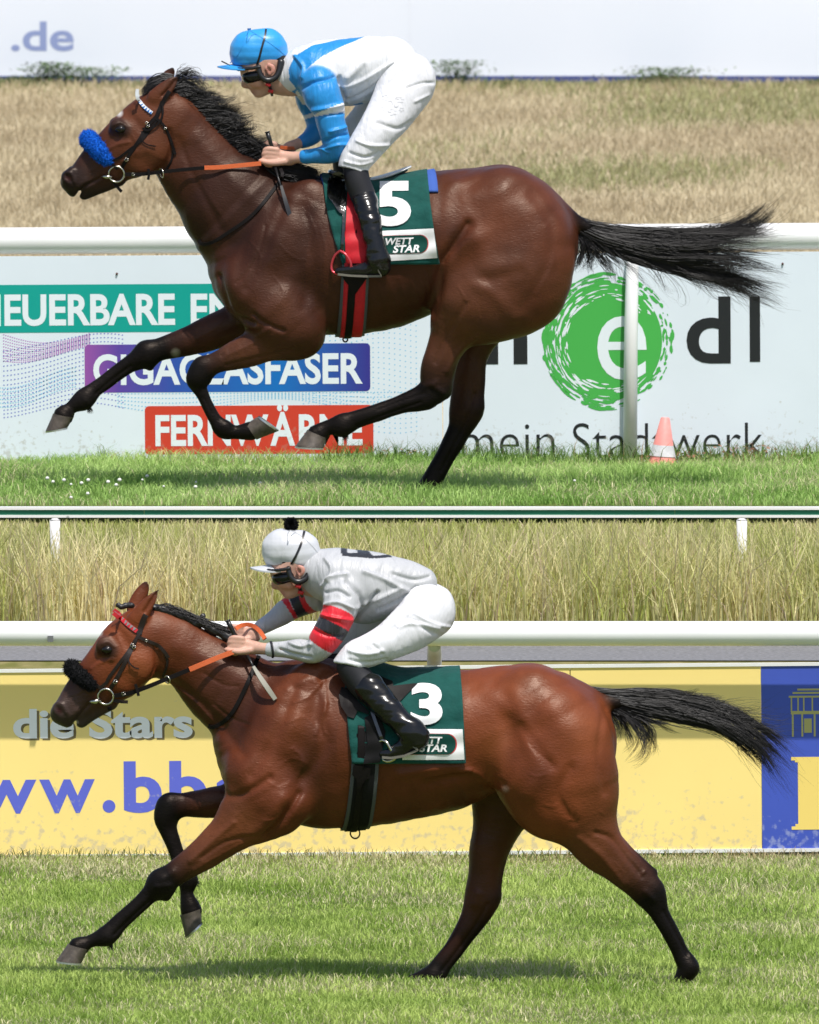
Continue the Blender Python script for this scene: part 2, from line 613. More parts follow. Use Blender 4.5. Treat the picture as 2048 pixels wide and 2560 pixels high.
# ------------------------------------------------------------------ the ground
Y_EDGE = 10.57
GP = [(-400, 0), (-30, 0), (-4, 0), (7.22, 0), (7.45, 0.10), (7.95, 0.74), (8.12, 0.775), (9.05, 0.785), (9.35, 0.85), (9.9, 1.02),
      (10.44, ZU - 0.075), (10.53, ZU - 0.06), (10.6, ZU - 0.012), (10.75, ZU), (13, ZU), (16, ZU), (30, ZU), (60, ZU), (400, ZU + 0.5), (2600, ZU + 2)]
gx = [-2500, -200, -30, -8, -4, -2, 0, 2, 4, 8, 30, 200, 2500]
gv = [(x, y, z) for (y, z) in GP for x in gx]
nx_ = len(gx)
gf = [(j * nx_ + i, j * nx_ + i + 1, (j + 1) * nx_ + i + 1, (j + 1) * nx_ + i) for j in range(len(GP) - 1) for i in range(nx_ - 1)]
def ground_mat():
    m = bpy.data.materials.new('turf_and_earth')
    m.use_nodes = True
    nt = m.node_tree
    b = nt.nodes['Principled BSDF']
    b.inputs['Roughness'].default_value = 0.95
    b.inputs['Specular IOR Level'].default_value = 0.15
    tc = nt.nodes.new('ShaderNodeTexCoord')
    sp = nt.nodes.new('ShaderNodeSeparateXYZ')
    nt.links.new(tc.outputs['Object'], sp.inputs[0])
    nz = nt.nodes.new('ShaderNodeTexNoise')
    nz.inputs['Scale'].default_value = 9
    nz.inputs['Detail'].default_value = 8
    nt.links.new(tc.outputs['Object'], nz.inputs['Vector'])
    def ramp(c0, c1):
        r = nt.nodes.new('ShaderNodeValToRGB')
        r.color_ramp.elements[0].position = 0.35
        r.color_ramp.elements[1].position = 0.68
        r.color_ramp.elements[0].color = (*c0, 1)
        r.color_ramp.elements[1].color = (*c1, 1)
        nt.links.new(nz.outputs['Fac'], r.inputs[0])
        return r.outputs[0]
    green = ramp((0.07, 0.11, 0.022), (0.17, 0.19, 0.06))
    straw = ramp((0.44, 0.36, 0.23), (0.54, 0.46, 0.30))
    bank = ramp((0.14, 0.14, 0.04), (0.26, 0.22, 0.10))
    def step(y):
        q = nt.nodes.new('ShaderNodeMath')
        q.operation = 'GREATER_THAN'
        q.inputs[1].default_value = y
        nt.links.new(sp.outputs['Y'], q.inputs[0])
        return q.outputs[0]
    cur = green
    for y, c in ((7.1, bank), (10.5, green), (14.25, straw)):
        mx = nt.nodes.new('ShaderNodeMix')
        mx.data_type = 'RGBA'
        nt.links.new(step(y), mx.inputs[0])
        nt.links.new(cur, mx.inputs[6])
        nt.links.new(c, mx.inputs[7])
        cur = mx.outputs[2]
    nt.links.new(cur, b.inputs['Base Color'])
    bu = nt.nodes.new('ShaderNodeBump')
    bu.inputs['Strength'].default_value = 0.6
    bu.inputs['Distance'].default_value = 0.03
    nt.links.new(nz.outputs['Fac'], bu.inputs['Height'])
    nt.links.new(bu.outputs[0], b.inputs['Normal'])
    return m
ground = mesh_np('ground', gv, gf, ground_mat(), smooth=False)
tag(ground, kind='structure')
mb = MB()
mb.add([(-300, 8.14, 0.781), (300, 8.14, 0.781), (300, 9.03, 0.791), (-300, 9.03, 0.791)], [(0, 1, 2, 3)])
M_ASPH = mat('grey_asphalt', (0.19, 0.19, 0.20), 0.9, 0.3, noise=(60, 0.35), bump=(300, 0.4, 0.004))
tag(mb.build('service_road', M_ASPH, smooth=False), kind='structure')

# invented terrace edging: white lipped green boards in place of a dividing strip
M_GREEN = mat('green_paint', srgb(17, 104, 78), 0.55, 0.4, noise=(5, 0.12))
M_WHITE = mat('white_paint', (0.80, 0.80, 0.80), 0.4, 0.5, noise=(3, 0.05), bump=(40, 0.15, 0.002))
edge = empty('divider_board', (0, 10.5, zat(1293, 10.5)), 'long dark green board with white lips standing in for a dividing strip along the terrace lip', 'edging')
hgt = zat(1267, 10.5) - zat(1293, 10.5)
lip = hgt * 6.5 / 26
for k in range(-4, 4):
    x0, x1 = k * 2.4 + 1.2 + 0.001, (k + 1) * 2.4 + 1.2 - 0.001
    q = MB(); q.box(x0, x1, -0.025, 0.025, lip, hgt - lip); q.build('board', M_GREEN, edge, smooth=False)
q = MB(); q.box(-8.4, 10.8, -0.034, 0.036, 0, lip); q.build('lower_lip', M_WHITE, edge, smooth=False)
q = MB(); q.box(-8.4, 10.8, -0.034, 0.036, hgt - lip, hgt); q.build('upper_lip', M_WHITE, edge, smooth=False)

# ------------------------------------------------------------------ grass
def grass_mat():
    m = mat('grass_blades', attr=True, rough=0.5, spec=0.3)
    nt = m.node_tree
    b = nt.nodes['Principled BSDF']
    a = [n for n in nt.nodes if n.type == 'ATTRIBUTE'][0]
    tr = nt.nodes.new('ShaderNodeBsdfTranslucent')
    nt.links.new(a.outputs['Color'], tr.inputs['Color'])
    mx = nt.nodes.new('ShaderNodeMixShader')
    mx.inputs[0].default_value = 0.38
    nt.links.new(b.outputs[0], mx.inputs[1])
    nt.links.new(tr.outputs[0], mx.inputs[2])
    nt.links.new(mx.outputs[0], nt.nodes['Material Output'].inputs['Surface'])
    return m
M_GRASS = grass_mat()
def blades(name, X, Y, Z, H, Wd, lean, C, label=None, cat=None, wtip=0.35):
    n = len(X)
    a = RNG.uniform(0, 6.283, n)
    dx, dy = np.cos(a), np.sin(a)
    b = RNG.uniform(0, 6.283, n)
    lx, ly = np.cos(b) * lean * H, np.sin(b) * lean * H
    base = np.stack([X, Y, Z], 1)
    w = np.stack([dx * Wd, dy * Wd, np.zeros(n)], 1) * 0.5
    mid = base + np.stack([lx * 0.35, ly * 0.35, H * 0.6], 1)
    tip = base + np.stack([lx, ly, H * (1 - 0.25 * np.clip(lean, 0, 1.5))], 1)
    V = np.stack([base - w, base + w, mid - w * 0.8, mid + w * 0.8, tip - w * wtip * 0.3, tip + w * wtip * 0.3], 1).reshape(-1, 3)
    i = np.arange(n)[:, None] * 6
    Q = np.concatenate([i + np.array([[0, 1, 3, 2]]), i + np.array([[2, 3, 5, 4]])])
    Cv = np.repeat(C[:, None, :], 6, 1)
    o = mesh_np(name, V, Q, M_GRASS, colors=Cv.reshape(-1, 3), smooth=False)
    tag(o, label, cat, kind='stuff')
    return o
def lerp3(a, b, t):
    return np.array(a)[None] * (1 - t)[:, None] + np.array(b)[None] * t[:, None]
def turf_cols(X, Y, seed, g0, g1, dry, dry_amt):
    n = len(X)
    t = np.clip(0.5 + 0.30 * fsin(X, Y, seed, 3.0) + 0.22 * fsin(X, Y * .6, seed + 9, 9.0) + RNG.normal(0, 0.18, n), 0, 1)
    C = lerp3(g0, g1, t)
    d = RNG.random(n) < dry_amt * np.clip(1.0 + 1.5 * fsin(X * .8, Y * .7, seed + 17, 4.0), 0.15, 4)
    C[d] = np.array(dry)[None] * RNG.uniform(0.7, 1.25, (d.sum(), 1))
    return C * RNG.uniform(0.8, 1.2, (n, 1))
def turf(name, x0, x1, y0, y1, z, n, hmin, hmax, seed, g0, g1, dry, damt, label, front_dry=None):
    X, Y = RNG.uniform(x0, x1, n), RNG.uniform(y0, y1, n)
    H = RNG.uniform(hmin, hmax, n) * (1 + 0.35 * fsin(X, Y, seed + 3, 4.0))
    H = np.clip(H, 0.012, hmax * 1.6)
    C = turf_cols(X, Y, seed, g0, g1, dry, damt)
    if front_dry is not None:
        w = np.clip((Y - front_dry) / (y1 - front_dry), 0, 1)
        d = RNG.random(n) < w * 0.75
        C[d] = np.array(dry)[None] * RNG.uniform(0.6, 1.2, (d.sum(), 1))
        H = H * (1 - .45 * w)
    Z = np.full(n, z) if not callable(z) else z(X, Y)
    return blades(name, X, Y, Z, H, RNG.uniform(0.003, 0.0055, n), RNG.uniform(0.2, 1.1, n), C, label, 'grass')
G0, G1, DRY = (0.24, 0.42, 0.085), (0.50, 0.68, 0.22), (0.68, 0.63, 0.38)
turf('track_grass', -2.7, 2.7, -3.4, 6.95, 0.0, 210000, 0.020, 0.048, 21, (0.25, 0.38, 0.060), (0.50, 0.62, 0.165), DRY, 0.15,
     'short sunlit mown grass of the near track', front_dry=5.2)
turf('side_grass', 2.7, 6.5, -3.4, 6.95, 0.0, 30000, 0.03, 0.065, 22, (0.25, 0.38, 0.060), (0.50, 0.62, 0.165), DRY, 0.15,
     'short mown grass of the near track beyond the right edge')
turf('side_grass', -6.5, -2.7, -3.4, 6.95, 0.0, 30000, 0.03, 0.065, 23, (0.25, 0.38, 0.060), (0.50, 0.62, 0.165), DRY, 0.15,
     'short mown grass of the near track beyond the left edge')
turf('terrace_grass', -3.2, 3.2, 10.62, 14.15, ZU, 85000, 0.03, 0.075, 31, G0, G1, DRY, 0.14, 'lush green grass of the upper track')
# longer tufts along the foot of the advertising boards
n = 5200
X = RNG.uniform(-3.2, 3.2, n); Y = RNG.uniform(13.55, 13.98, n)
dens = fsin(X, Y * 0, 77, 2.5)
kx = (dens > 0.15) | ((X > -0.3) & (X < 0.35))
X, Y = X[kx], Y[kx]; n = len(X)
blades('edge_grass', X, Y, np.full(n, ZU), RNG.uniform(0.05, 0.15, n), RNG.uniform(0.003, 0.005, n), RNG.uniform(0.3, 1.0, n),
       turf_cols(X, Y, 5, (0.08, 0.17, 0.03), (0.19, 0.29, 0.06), (0.34, 0.20, 0.10), 0.08), 'taller tufts of grass along the foot of the white board', 'grass')
n = 2600
X = RNG.uniform(-3.0, 3.0, n); Y = RNG.uniform(6.6, 7.02, n)
blades('edge_grass', X, Y, np.zeros(n), RNG.uniform(0.02, 0.06, n) * (1 + .6 * (fsin(X, Y * 0, 88, 2.0) > .8)), RNG.uniform(0.003, 0.005, n), RNG.uniform(0.3, 1.0, n),
       turf_cols(X, Y, 6, (0.09, 0.13, 0.035), (0.22, 0.26, 0.08), (0.44, 0.36, 0.20), 0.4), 'straggling dry grass under the yellow board', 'grass')
# tall meadow grass on the bank
n = 60000
X = RNG.uniform(-4.6, 4.6, n); Y = RNG.uniform(9.02, 10.42, n)
def bank_z(y): return np.interp(y, [p[0] for p in GP], [p[1] for p in GP])
Z = bank_z(Y)
ceil_ = CAM_H - dep(1294) * (CAM_D + Y)
H = np.minimum(RNG.uniform(0.22, 0.62, n), (ceil_ - Z) * RNG.uniform(0.45, 1.02, n))
H = np.clip(H, 0.04, 0.7)
t = np.clip(0.55 + 0.25 * fsin(X, Y, 41, 3.5) + RNG.normal(0, 0.28, n), 0, 1)
C = lerp3((0.44, 0.50, 0.12), (0.86, 0.77, 0.45), t) * RNG.uniform(0.8, 1.2, (n, 1))
pk = RNG.random(n) < 0.10
C[pk] = np.array([0.62, 0.50, 0.34]) * RNG.uniform(0.8, 1.1, (pk.sum(), 1))
blades('meadow_grass', X, Y, Z, H, RNG.uniform(0.004, 0.009, n), RNG.uniform(0.05, 0.55, n), C, 'tall yellow green meadow grass on the bank behind the rail', 'grass', wtip=0.8)
# dry hay field beyond the upper rail
n = 120000
X = RNG.uniform(-3.6, 3.6, n); Y = RNG.uniform(30, 54.6, n)
t = np.clip(0.5 + 0.33 * fsin(X * 1.2, Y * 0.5, 51, 1.8) + RNG.normal(0, 0.22, n), 0, 1)
C = lerp3((0.46, 0.38, 0.25), (0.62, 0.54, 0.37), t)
gpatch = np.clip(fsin(X * 0.9, Y * 0.35, 52, 1.6) - 0.6, 0, 1) * 0.9 + np.clip((Y - 52.5) / 6, 0, 0.3)
gg = RNG.random(n) < gpatch
C[gg] = np.array([0.34, 0.34, 0.17]) * RNG.uniform(0.7, 1.3, (gg.sum(), 1))
blades('hay_field_grass', X, Y, np.full(n, ZU), RNG.uniform(0.03, 0.085, n), RNG.uniform(0.006, 0.011, n), RNG.uniform(0.2, 0.9, n), C,
       'dry straw coloured grass of the field behind the upper rail', 'grass')

# weeds along the foot of the far hoarding
n = 16000
X = RNG.uniform(-4.2, 4.2, n); Y = RNG.uniform(54.3, 54.9, n)
H = 0.025 + 0.075 * np.clip(fsin(X, Y * 0, 61, 2.2), 0, 1.4) * RNG.uniform(.3, 1, n)
blades('hoarding_weeds', X, Y, np.full(n, ZU), H, RNG.uniform(0.006, 0.012, n), RNG.uniform(0.2, 0.9, n),
       turf_cols(X, Y, 7, (0.06, 0.11, 0.03), (0.16, 0.20, 0.07), (0.35, 0.30, 0.18), 0.2), 'low green weeds along the foot of the far hoarding', 'weeds')

# ------------------------------------------------------------------ far hoarding
BH = Board(55.0, ZU)
far = empty('hoarding', (0, 55.0, ZU), 'long white hoarding at the far edge of the dry field', 'hoarding')
M_HOARD = mat('hoarding_sheet', srgb(222, 229, 241), 0.6, 0.3, noise=(0.4, 0.03))
M_NAVY = mat('navy_strip', srgb(52, 66, 128), 0.6)
M_HBLUE = mat('hoarding_lettering', srgb(138, 152, 196), 0.6)
for k in range(-4, 4):
    q = MB(); q.box(k * 4.0 + 0.0004, k * 4.0 + 3.9996, 0, 0.03, BH.z(160), 1.7); q.build('panel', M_HOARD, far, smooth=False)
q = MB(); q.box(-16, 16, -0.004, 0.034, BH.z(178), BH.z(160)); q.build('base_strip', M_NAVY, far, smooth=False)
for k in range(-4, 5):
    q = MB(); q.box(k * 4.0 - 0.04, k * 4.0 + 0.04, 0.04, 0.12, 0, 1.7); q.build('post', M_WHITE, far, smooth=False)
V2, F = text2d('.de', BH.box(24, 45, 156, 108), 0.02)
flat('lettering', V2, F, -0.006, M_HBLUE, far)
M_WEED = mat('weed_leaves', attr=True, rough=0.6, spec=0.3)
def weed(x, y, z, h, w, n, label, cols, group):
    rng = np.random.default_rng(int(abs(x * 1000)) + n)
    root = empty('weed', (x, y, z), label, 'weed', group)
    P = np.stack([rng.normal(0, w * 0.4, n), rng.normal(0, w * 0.3, n), rng.uniform(0.02, 1, n) ** 0.8 * h], 1)
    a = rng.uniform(0, 6.283, n)
    s = rng.uniform(0.012, 0.028, n)
    dx = np.stack([np.cos(a), np.sin(a), rng.uniform(-0.5, 0.6, n)], 1) * s[:, None]
    dy = np.stack([-np.sin(a), np.cos(a), rng.uniform(-0.4, 0.4, n)], 1) * s[:, None] * 0.45
    V = np.stack([P, P + dx * 0.5 - dy, P + dx, P + dx * 0.5 + dy], 1).reshape(-1, 3)
    Q = np.arange(n)[:, None] * 4 + np.array([[0, 1, 2, 3]])
    C = np.array(cols)[rng.integers(0, len(cols), n)] * rng.uniform(0.7, 1.3, (n, 1))
    lv = mesh_np('foliage', V, Q, M_WEED, root, colors=np.repeat(C[:, None], 4, 1).reshape(-1, 3), smooth=False)
    q = MB()
    for k in range(max(3, n // 40)):
        e = P[k * 7 % n]
        q.tube([(e[0] * 0.2, e[1] * 0.2, 0), tuple(e * [0.6, 0.6, 0.6]), tuple(e)], [0.003, 0.002, 0.001], 4)
    q.build('stem', mat('weed_stem', (0.06, 0.08, 0.03), 0.7), root)
    return root
GW = [(0.05, 0.10, 0.02), (0.08, 0.14, 0.03)]
RW = [(0.20, 0.075, 0.045), (0.10, 0.11, 0.03), (0.25, 0.12, 0.07)]
for d, h, w, nm in ((105, 0.20, 0.16, 'leftmost tall'), (178, 0.16, 0.25, 'low spreading'), (960, 0.22, 0.2, 'bushy'), (1400, 0.16, 0.25, 'rightmost low')):
    weed(xat(d / 0.84229, 54.6), 54.6, ZU, h * .75, w * 1.3, 900, nm + ' green weed at the foot of the far white hoarding', GW, 'weeds by the far hoarding')

# ------------------------------------------------------------------ upper rail and advertising board
M_RAIL = mat('rail_plastic', (0.85, 0.85, 0.85), 0.35, 0.5, noise=(2.5, 0.04), bump=(25, 0.1, 0.002))
def oval_rail(name, parent, z0, z1, dy, ry, x0, x1, m, y=0.0):
    n, zc, rz = 20, (z0 + z1) / 2, (z1 - z0) / 2
    V, F = [], []
    xs = np.linspace(x0, x1, 17)
    for i, x in enumerate(xs):
        for k in range(n):
            a = 2 * math.pi * k / n
            V.append((x, y + ry * math.cos(a), zc + rz * math.sin(a)))
    for i in range(len(xs) - 1):
        for k in range(n):
            F.append((i * n + k, i * n + (k + 1) % n, (i + 1) * n + (k + 1) % n, (i + 1) * n + k))
    F.append(tuple(range(n))); F.append(tuple((len(xs) - 1) * n + k for k in range(n)))
    return mesh_np(name, V, F, m, parent)
YB = 13.95
B = Board(YB, ZU)
rail_u = empty('running_rail', (0, YB, ZU), 'white oval running rail of the upper track above the white advertising board', 'rail')
rail_u.rotation_euler = (0, -0.0058, 0)
oval_rail('rail', rail_u, B.z(532), B.z(475.5), 0, 0.055, -9, 9, M_RAIL, y=0.05)
for d in (1332, 1332 - 1640, 1332 + 1640):
    x = xat(d / 0.84229, YB - 0.05)
    q = MB()
    q.tube([(x - 0.012, -0.045, -0.05), (x - 0.004, -0.045, B.z(700)), (x + 0.004, -0.045, B.z(560)), (x + 0.006, 0.0, B.z(536)), (x + 0.006, 0.04, B.z(520))], [0.033, 0.032, 0.03, 0.03, 0.028], 14)
    q.build('post', M_RAIL, rail_u)
adv = empty('advertising_board', (0, YB, ZU), 'pale blue white advertising board with coloured slogan bars under the upper rail', 'board')
adv.rotation_euler = (0, -0.0058, 0)
M_BOARD = mat('board_sheet', srgb(222, 231, 240), 0.5, 0.4, noise=(2.0, 0.03))
def dirty(m, amt=0.5, zlo=0.0, zhi=0.35, col=(0.36, 0.33, 0.25), scale=14):
    """splashed mud specks, thicker near the foot of a board"""
    nt = m.node_tree
    b = nt.nodes['Principled BSDF']
    lk = [l for l in nt.links if l.to_socket == b.inputs['Base Color']]
    src = lk[0].from_socket if lk else None
    tc = nt.nodes.new('ShaderNodeTexCoord')
    n1 = nt.nodes.new('ShaderNodeTexNoise'); n1.inputs['Scale'].default_value = scale * 3; n1.inputs['Detail'].default_value = 8
    n2 = nt.nodes.new('ShaderNodeTexNoise'); n2.inputs['Scale'].default_value = scale * 0.35; n2.inputs['Detail'].default_value = 4
    for nn in (n1, n2): nt.links.new(tc.outputs['Object'], nn.inputs['Vector'])
    sp = nt.nodes.new('ShaderNodeSeparateXYZ'); nt.links.new(tc.outputs['Object'], sp.inputs[0])
    mr = nt.nodes.new('ShaderNodeMapRange'); mr.inputs[1].default_value = zlo; mr.inputs[2].default_value = zhi; mr.inputs[3].default_value = 0.13; mr.inputs[4].default_value = -0.12
    nt.links.new(sp.outputs['Z'], mr.inputs[0])
    ad = nt.nodes.new('ShaderNodeMath'); nt.links.new(n1.outputs['Fac'], ad.inputs[0]); nt.links.new(mr.outputs[0], ad.inputs[1])
    ad2 = nt.nodes.new('ShaderNodeMath'); ad2.operation = 'MULTIPLY_ADD'; ad2.inputs[1].default_value = 0.4
    nt.links.new(n2.outputs['Fac'], ad2.inputs[0]); nt.links.new(ad.outputs[0], ad2.inputs[2])
    m2 = nt.nodes.new('ShaderNodeMapRange'); m2.inputs[1].default_value = 0.82; m2.inputs[2].default_value = 0.95; m2.inputs[3].default_value = 0; m2.inputs[4].default_value = amt
    nt.links.new(ad2.outputs[0], m2.inputs[0])
    mx = nt.nodes.new('ShaderNodeMix'); mx.data_type = 'RGBA'
    nt.links.new(m2.outputs[0], mx.inputs[0])
    if src is not None: nt.links.new(src, mx.inputs[6])
    else: mx.inputs[6].default_value = b.inputs['Base Color'].default_value
    mx.inputs[7].default_value = (*col, 1)
    nt.links.new(mx.outputs[2], b.inputs['Base Color'])
    return m
dirty(M_BOARD, 0.45)
xL, xR = B.x(-700), B.x(2500)
for a, b_ in ((-700, 932), (934, 2500)):
    q = MB(); q.box(B.x(a), B.x(b_), 0, 0.012, -0.03, B.z(535)); q.build('panel', M_BOARD, adv, smooth=False)
def print_mat(name, c, **k): return dirty(mat(name, c, 0.5, 0.4, **k), 0.3)
M_TEAL = print_mat('teal_print', srgb(0, 158, 146))
M_RED = print_mat('red_print', srgb(206, 62, 42))
M_PWHITE = print_mat('white_print', srgb(228, 236, 242))
M_BLACKP = print_mat('black_print', (0.014, 0.016, 0.018))
M_MEDL = print_mat('green_print', srgb(72, 174, 78))
def grad_mat():
    m = mat('violet_blue_print', (0.1, 0.1, 0.4), 0.5, 0.4)
    nt = m.node_tree
    tc = nt.nodes.new('ShaderNodeTexCoord')
    sp = nt.nodes.new('ShaderNodeSeparateXYZ'); nt.links.new(tc.outputs['Object'], sp.inputs[0])
    mr = nt.nodes.new('ShaderNodeMapRange'); mr.inputs[1].default_value = B.x(180); mr.inputs[2].default_value = B.x(780)
    nt.links.new(sp.outputs['X'], mr.inputs[0])
    r = nt.nodes.new('ShaderNodeValToRGB')
    cr = r.color_ramp
    cr.elements[0].color = (*srgb(150, 82, 165), 1)
    cr.elements[1].color = (*srgb(54, 50, 140), 1)
    for p, c in ((0.12, srgb(92, 66, 160)), (0.32, srgb(44, 82, 170)), (0.68, srgb(10, 110, 190))):
        e = cr.elements.new(p); e.color = (*c, 1)
    nt.links.new(mr.outputs[0], r.inputs[0])
    nt.links.new(r.outputs[0], nt.nodes['Principled BSDF'].inputs['Base Color'])
    return m
def bar(name, bx, r, m, lab):
    P = round_rect(*bx, r)
    o = flat(name, P, [tuple(range(len(P)))], -0.004, m, adv)
    o['label'] = lab
bar('slogan_bar', B.box(-470, 595, 790, 696), 0.02, M_TEAL, 'teal slogan bar')
bar('slogan_bar', B.box(180, 722, 781, 823), 0.02, grad_mat(), 'violet to blue slogan bar')
bar('slogan_bar', B.box(306, 852, 787, 954), 0.02, M_RED, 'red slogan bar')
def word(body, bx, m, bold, parent=adv, y=-0.0075, name='lettering'):
    V2, F = text2d(body, bx, bold)
    return flat(name, V2, F, y, m, parent)
word('ERN', B.box(-140, 615, 4, 682), M_PWHITE, 0.028)
word('EUERBARE', B.box(12, 615, 371, 682), M_PWHITE, 0.028)
word('ENERGIEN', B.box(404, 615, 764, 682), M_PWHITE, 0.028)
word('GIGAGLASFASER', B.box(198, 742, 765, 808), M_PWHITE, 0.028)
word('FERNW', B.box(328, 871, 566, 937), M_PWHITE, 0.028)
word('Ä', B.box(570, 850, 622, 937), M_PWHITE, 0.028)
word('RME', B.box(630, 871, 764, 937), M_PWHITE, 0.028)
word('m', B.box(960, 678, 1112, 768), M_BLACKP, 0.022)
word('d', B.box(1447, 628, 1540, 769), M_BLACKP, 0.016)
word('l', B.box(1580, 628, 1602, 766), M_BLACKP, 0.016)
word('mein', B.box(972, 895, 1168, 966), M_BLACKP, -0.012)
word('Stadtwerk', B.box(1207, 893, 1608, 967), M_BLACKP, -0.012)
# brush-stroke disc
rng = np.random.default_rng(5)
cx, cz = B.x(1283), B.z(721)
RR = B.x(1283 + 128) - cx
ang = np.linspace(0, 2 * math.pi, 72, endpoint=False)
V2 = np.stack([cx + np.cos(ang) * RR * 0.88, cz + np.sin(ang) * RR * 0.96], 1)
flat('logo_disc', V2, [tuple(range(72))], -0.004, M_MEDL, adv)
vs, fs = [], []
wv, wf = [], []
for k in range(330):
    a0 = rng.uniform(0, 2 * math.pi)
    left = math.cos(a0) < 0.2
    rr = rng.uniform(0.93, 1.13 if left else 1.10)
    ln = rng.uniform(0.03, 0.26) * (1.3 if left else 0.7)
    th = rng.uniform(0.006, 0.028)
    if not left and rng.random() < 0.35: continue
    A = np.linspace(a0, a0 + ln, 6)
    n0 = len(vs)
    for j, a in enumerate(A):
        w = th * math.sin(math.pi * (j + 0.4) / 5.8) + 0.002
        for s in (-1, 1):
            q = rr + s * w
            vs.append((cx + math.cos(a) * RR * q * 0.97, cz + math.sin(a) * RR * q))
    fs += [(n0 + 2 * j, n0 + 2 * j + 1, n0 + 2 * j + 3, n0 + 2 * j + 2) for j in range(5)]
flat('brush_stroke', np.array(vs), fs, -0.0050 - np.arange(len(vs)) // 12 * 4e-6, M_MEDL, adv)['kind'] = 'stuff'
for k in range(120):
    a0 = rng.uniform(0.5, 2 * math.pi * 0.86)
    rr = rng.uniform(0.70, 0.93)
    ln, th = rng.uniform(0.04, 0.30), rng.uniform(0.004, 0.017)
    A = np.linspace(a0, a0 + ln, 6)
    n0 = len(wv)
    for j, a in enumerate(A):
        w = th * math.sin(math.pi * (j + 0.4) / 5.8) + 0.001
        for s in (-1, 1):
            q = rr + s * w
            wv.append((cx + math.cos(a) * RR * q * 0.97, cz + math.sin(a) * RR * q))
    wf += [(n0 + 2 * j, n0 + 2 * j + 1, n0 + 2 * j + 3, n0 + 2 * j + 2) for j in range(5)]
flat('brush_gap', np.array(wv), wf, -0.0068 - np.arange(len(wv)) // 12 * 6e-6, M_PWHITE, adv)['kind'] = 'stuff'
word('e', B.box(1259, 668, 1363, 803), M_PWHITE, 0.0, y=-0.009)
# dotted wave print
def dots(fn, nu, nv, m, size, name='dot_print'):
    vs, fs = [], []
    for i in range(nu):
        for j in range(nv):
            r_ = fn(i / (nu - 1), j / (nv - 1))
            if r_ is None: continue
            x, z = B.x(r_[0]), B.z(r_[1])
            n0 = len(vs)
            sx, sz = size * r_[2], size * 0.7 * r_[2]
            vs += [(x - sx, z - sz * 0.6), (x, z - sz), (x + sx, z + sz * 0.1), (x + sx * 0.6, z + sz), (x - sx * 0.6, z + sz)]
            fs.append(tuple(n0 + q for q in range(5)))
    o = flat(name, np.array(vs), fs, -0.003, m, adv)
    o['kind'] = 'stuff'
M_CY = print_mat('cyan_print', srgb(120, 195, 230))
M_VI = print_mat('violet_print', srgb(120, 130, 205))
M_PK = print_mat('pink_print', srgb(185, 120, 195))
dots(lambda u, v: (10 + u * 250, 735 + v * 125 - 40 * math.sin(u * 2.6) * (1 - v) + 16 * math.sin(u * 4 + v * 2), 1.0), 34, 16, M_VI, 0.0042)
dots(lambda u, v: (10 + u * 180, 700 + v * 40 + 18 * math.sin(u * 3.2 + v), 1.0), 40, 10, M_PK, 0.0038)
dots(lambda u, v: (-20 + u * 180, 850 - v * 40 - 30 * u + 10 * math.sin(u * 5), 0.9), 34, 6, M_CY, 0.0042)
dots(lambda u, v: (250 + u * 640, 826 + v * 26 + 14 * math.sin(u * 9) * v, 0.9), 90, 5, M_CY, 0.0044)
dots(lambda u, v: (640 + u * 238, 688 + v * 216 + 8 * math.sin(u * 6 + v * 3), 0.85), 22, 22, M_CY, 0.0042)
for d, e in ((249, 573), (640 + 1010, 560)):
    q = MB()
    q.tube([(B.x(d), -0.003, B.z(e)), (B.x(d), -0.009, B.z(e))], [0.006, 0.004], 8)
    q.build('screw', mat('rusty_screw', (0.09, 0.03, 0.02), 0.7), adv)

# traffic cone leaning on the board
cone = empty('traffic_cone', (B.x(1392), 13.62, ZU), 'small faded red and white traffic cone beside the white rail post', 'cone')
cone.rotation_euler = (0, math.radians(4), 0)
M_CR = mat('faded_red_plastic', srgb(243, 152, 146), 0.5, 0.4, noise=(30, 0.1))
M_CW = mat('grey_white_sleeve', (0.62, 0.62, 0.64), 0.5, 0.5, noise=(40, 0.15))
def lathe(prof, n=24, cap=True):
    V = [(r * math.cos(2 * math.pi * k / n), r * math.sin(2 * math.pi * k / n), z) for r, z in prof for k in range(n)]
    F = [(i * n + k, i * n + (k + 1) % n, (i + 1) * n + (k + 1) % n, (i + 1) * n + k) for i in range(len(prof) - 1) for k in range(n)]
    if cap:
        F.append(tuple((len(prof) - 1) * n + k for k in range(n)))
    return V, F
hc = 0.232
for nm, m_, pr in (('body', M_CR, [(0.066, 0.012), (0.060, 0.045), (0.021, hc - 0.004), (0.017, hc), (0.010, hc)]),
                   ('sleeve', M_CW, [(0.0605, 0.050), (0.062, 0.052), (0.0375, hc * 0.60), (0.036, hc * 0.605)])):
    V, F = lathe(pr, cap=nm == 'body')
    autosmooth(mesh_np(nm, V, F, m_, cone))
q = MB(); q.box(-0.08, 0.08, -0.08, 0.08, 0.0, 0.014); q.build('base', M_CR, cone, smooth=False)
for d, h, w, lab in ((1440, 0.06, 0.18, 'rusty brown weed right of the traffic cone'), (1560, 0.09, 0.20, 'tall rust red dock weed below the last letters of the slogan'),
                     (1690, 0.05, 0.12, 'broad green weed at the right end of the white board'), (842, 0.07, 0.16, 'rust tinged weed under the red slogan bar')):
    weed(B.x(d), 13.80, ZU, h, w, 130, lab, RW if 'rus' in lab else GW, None)
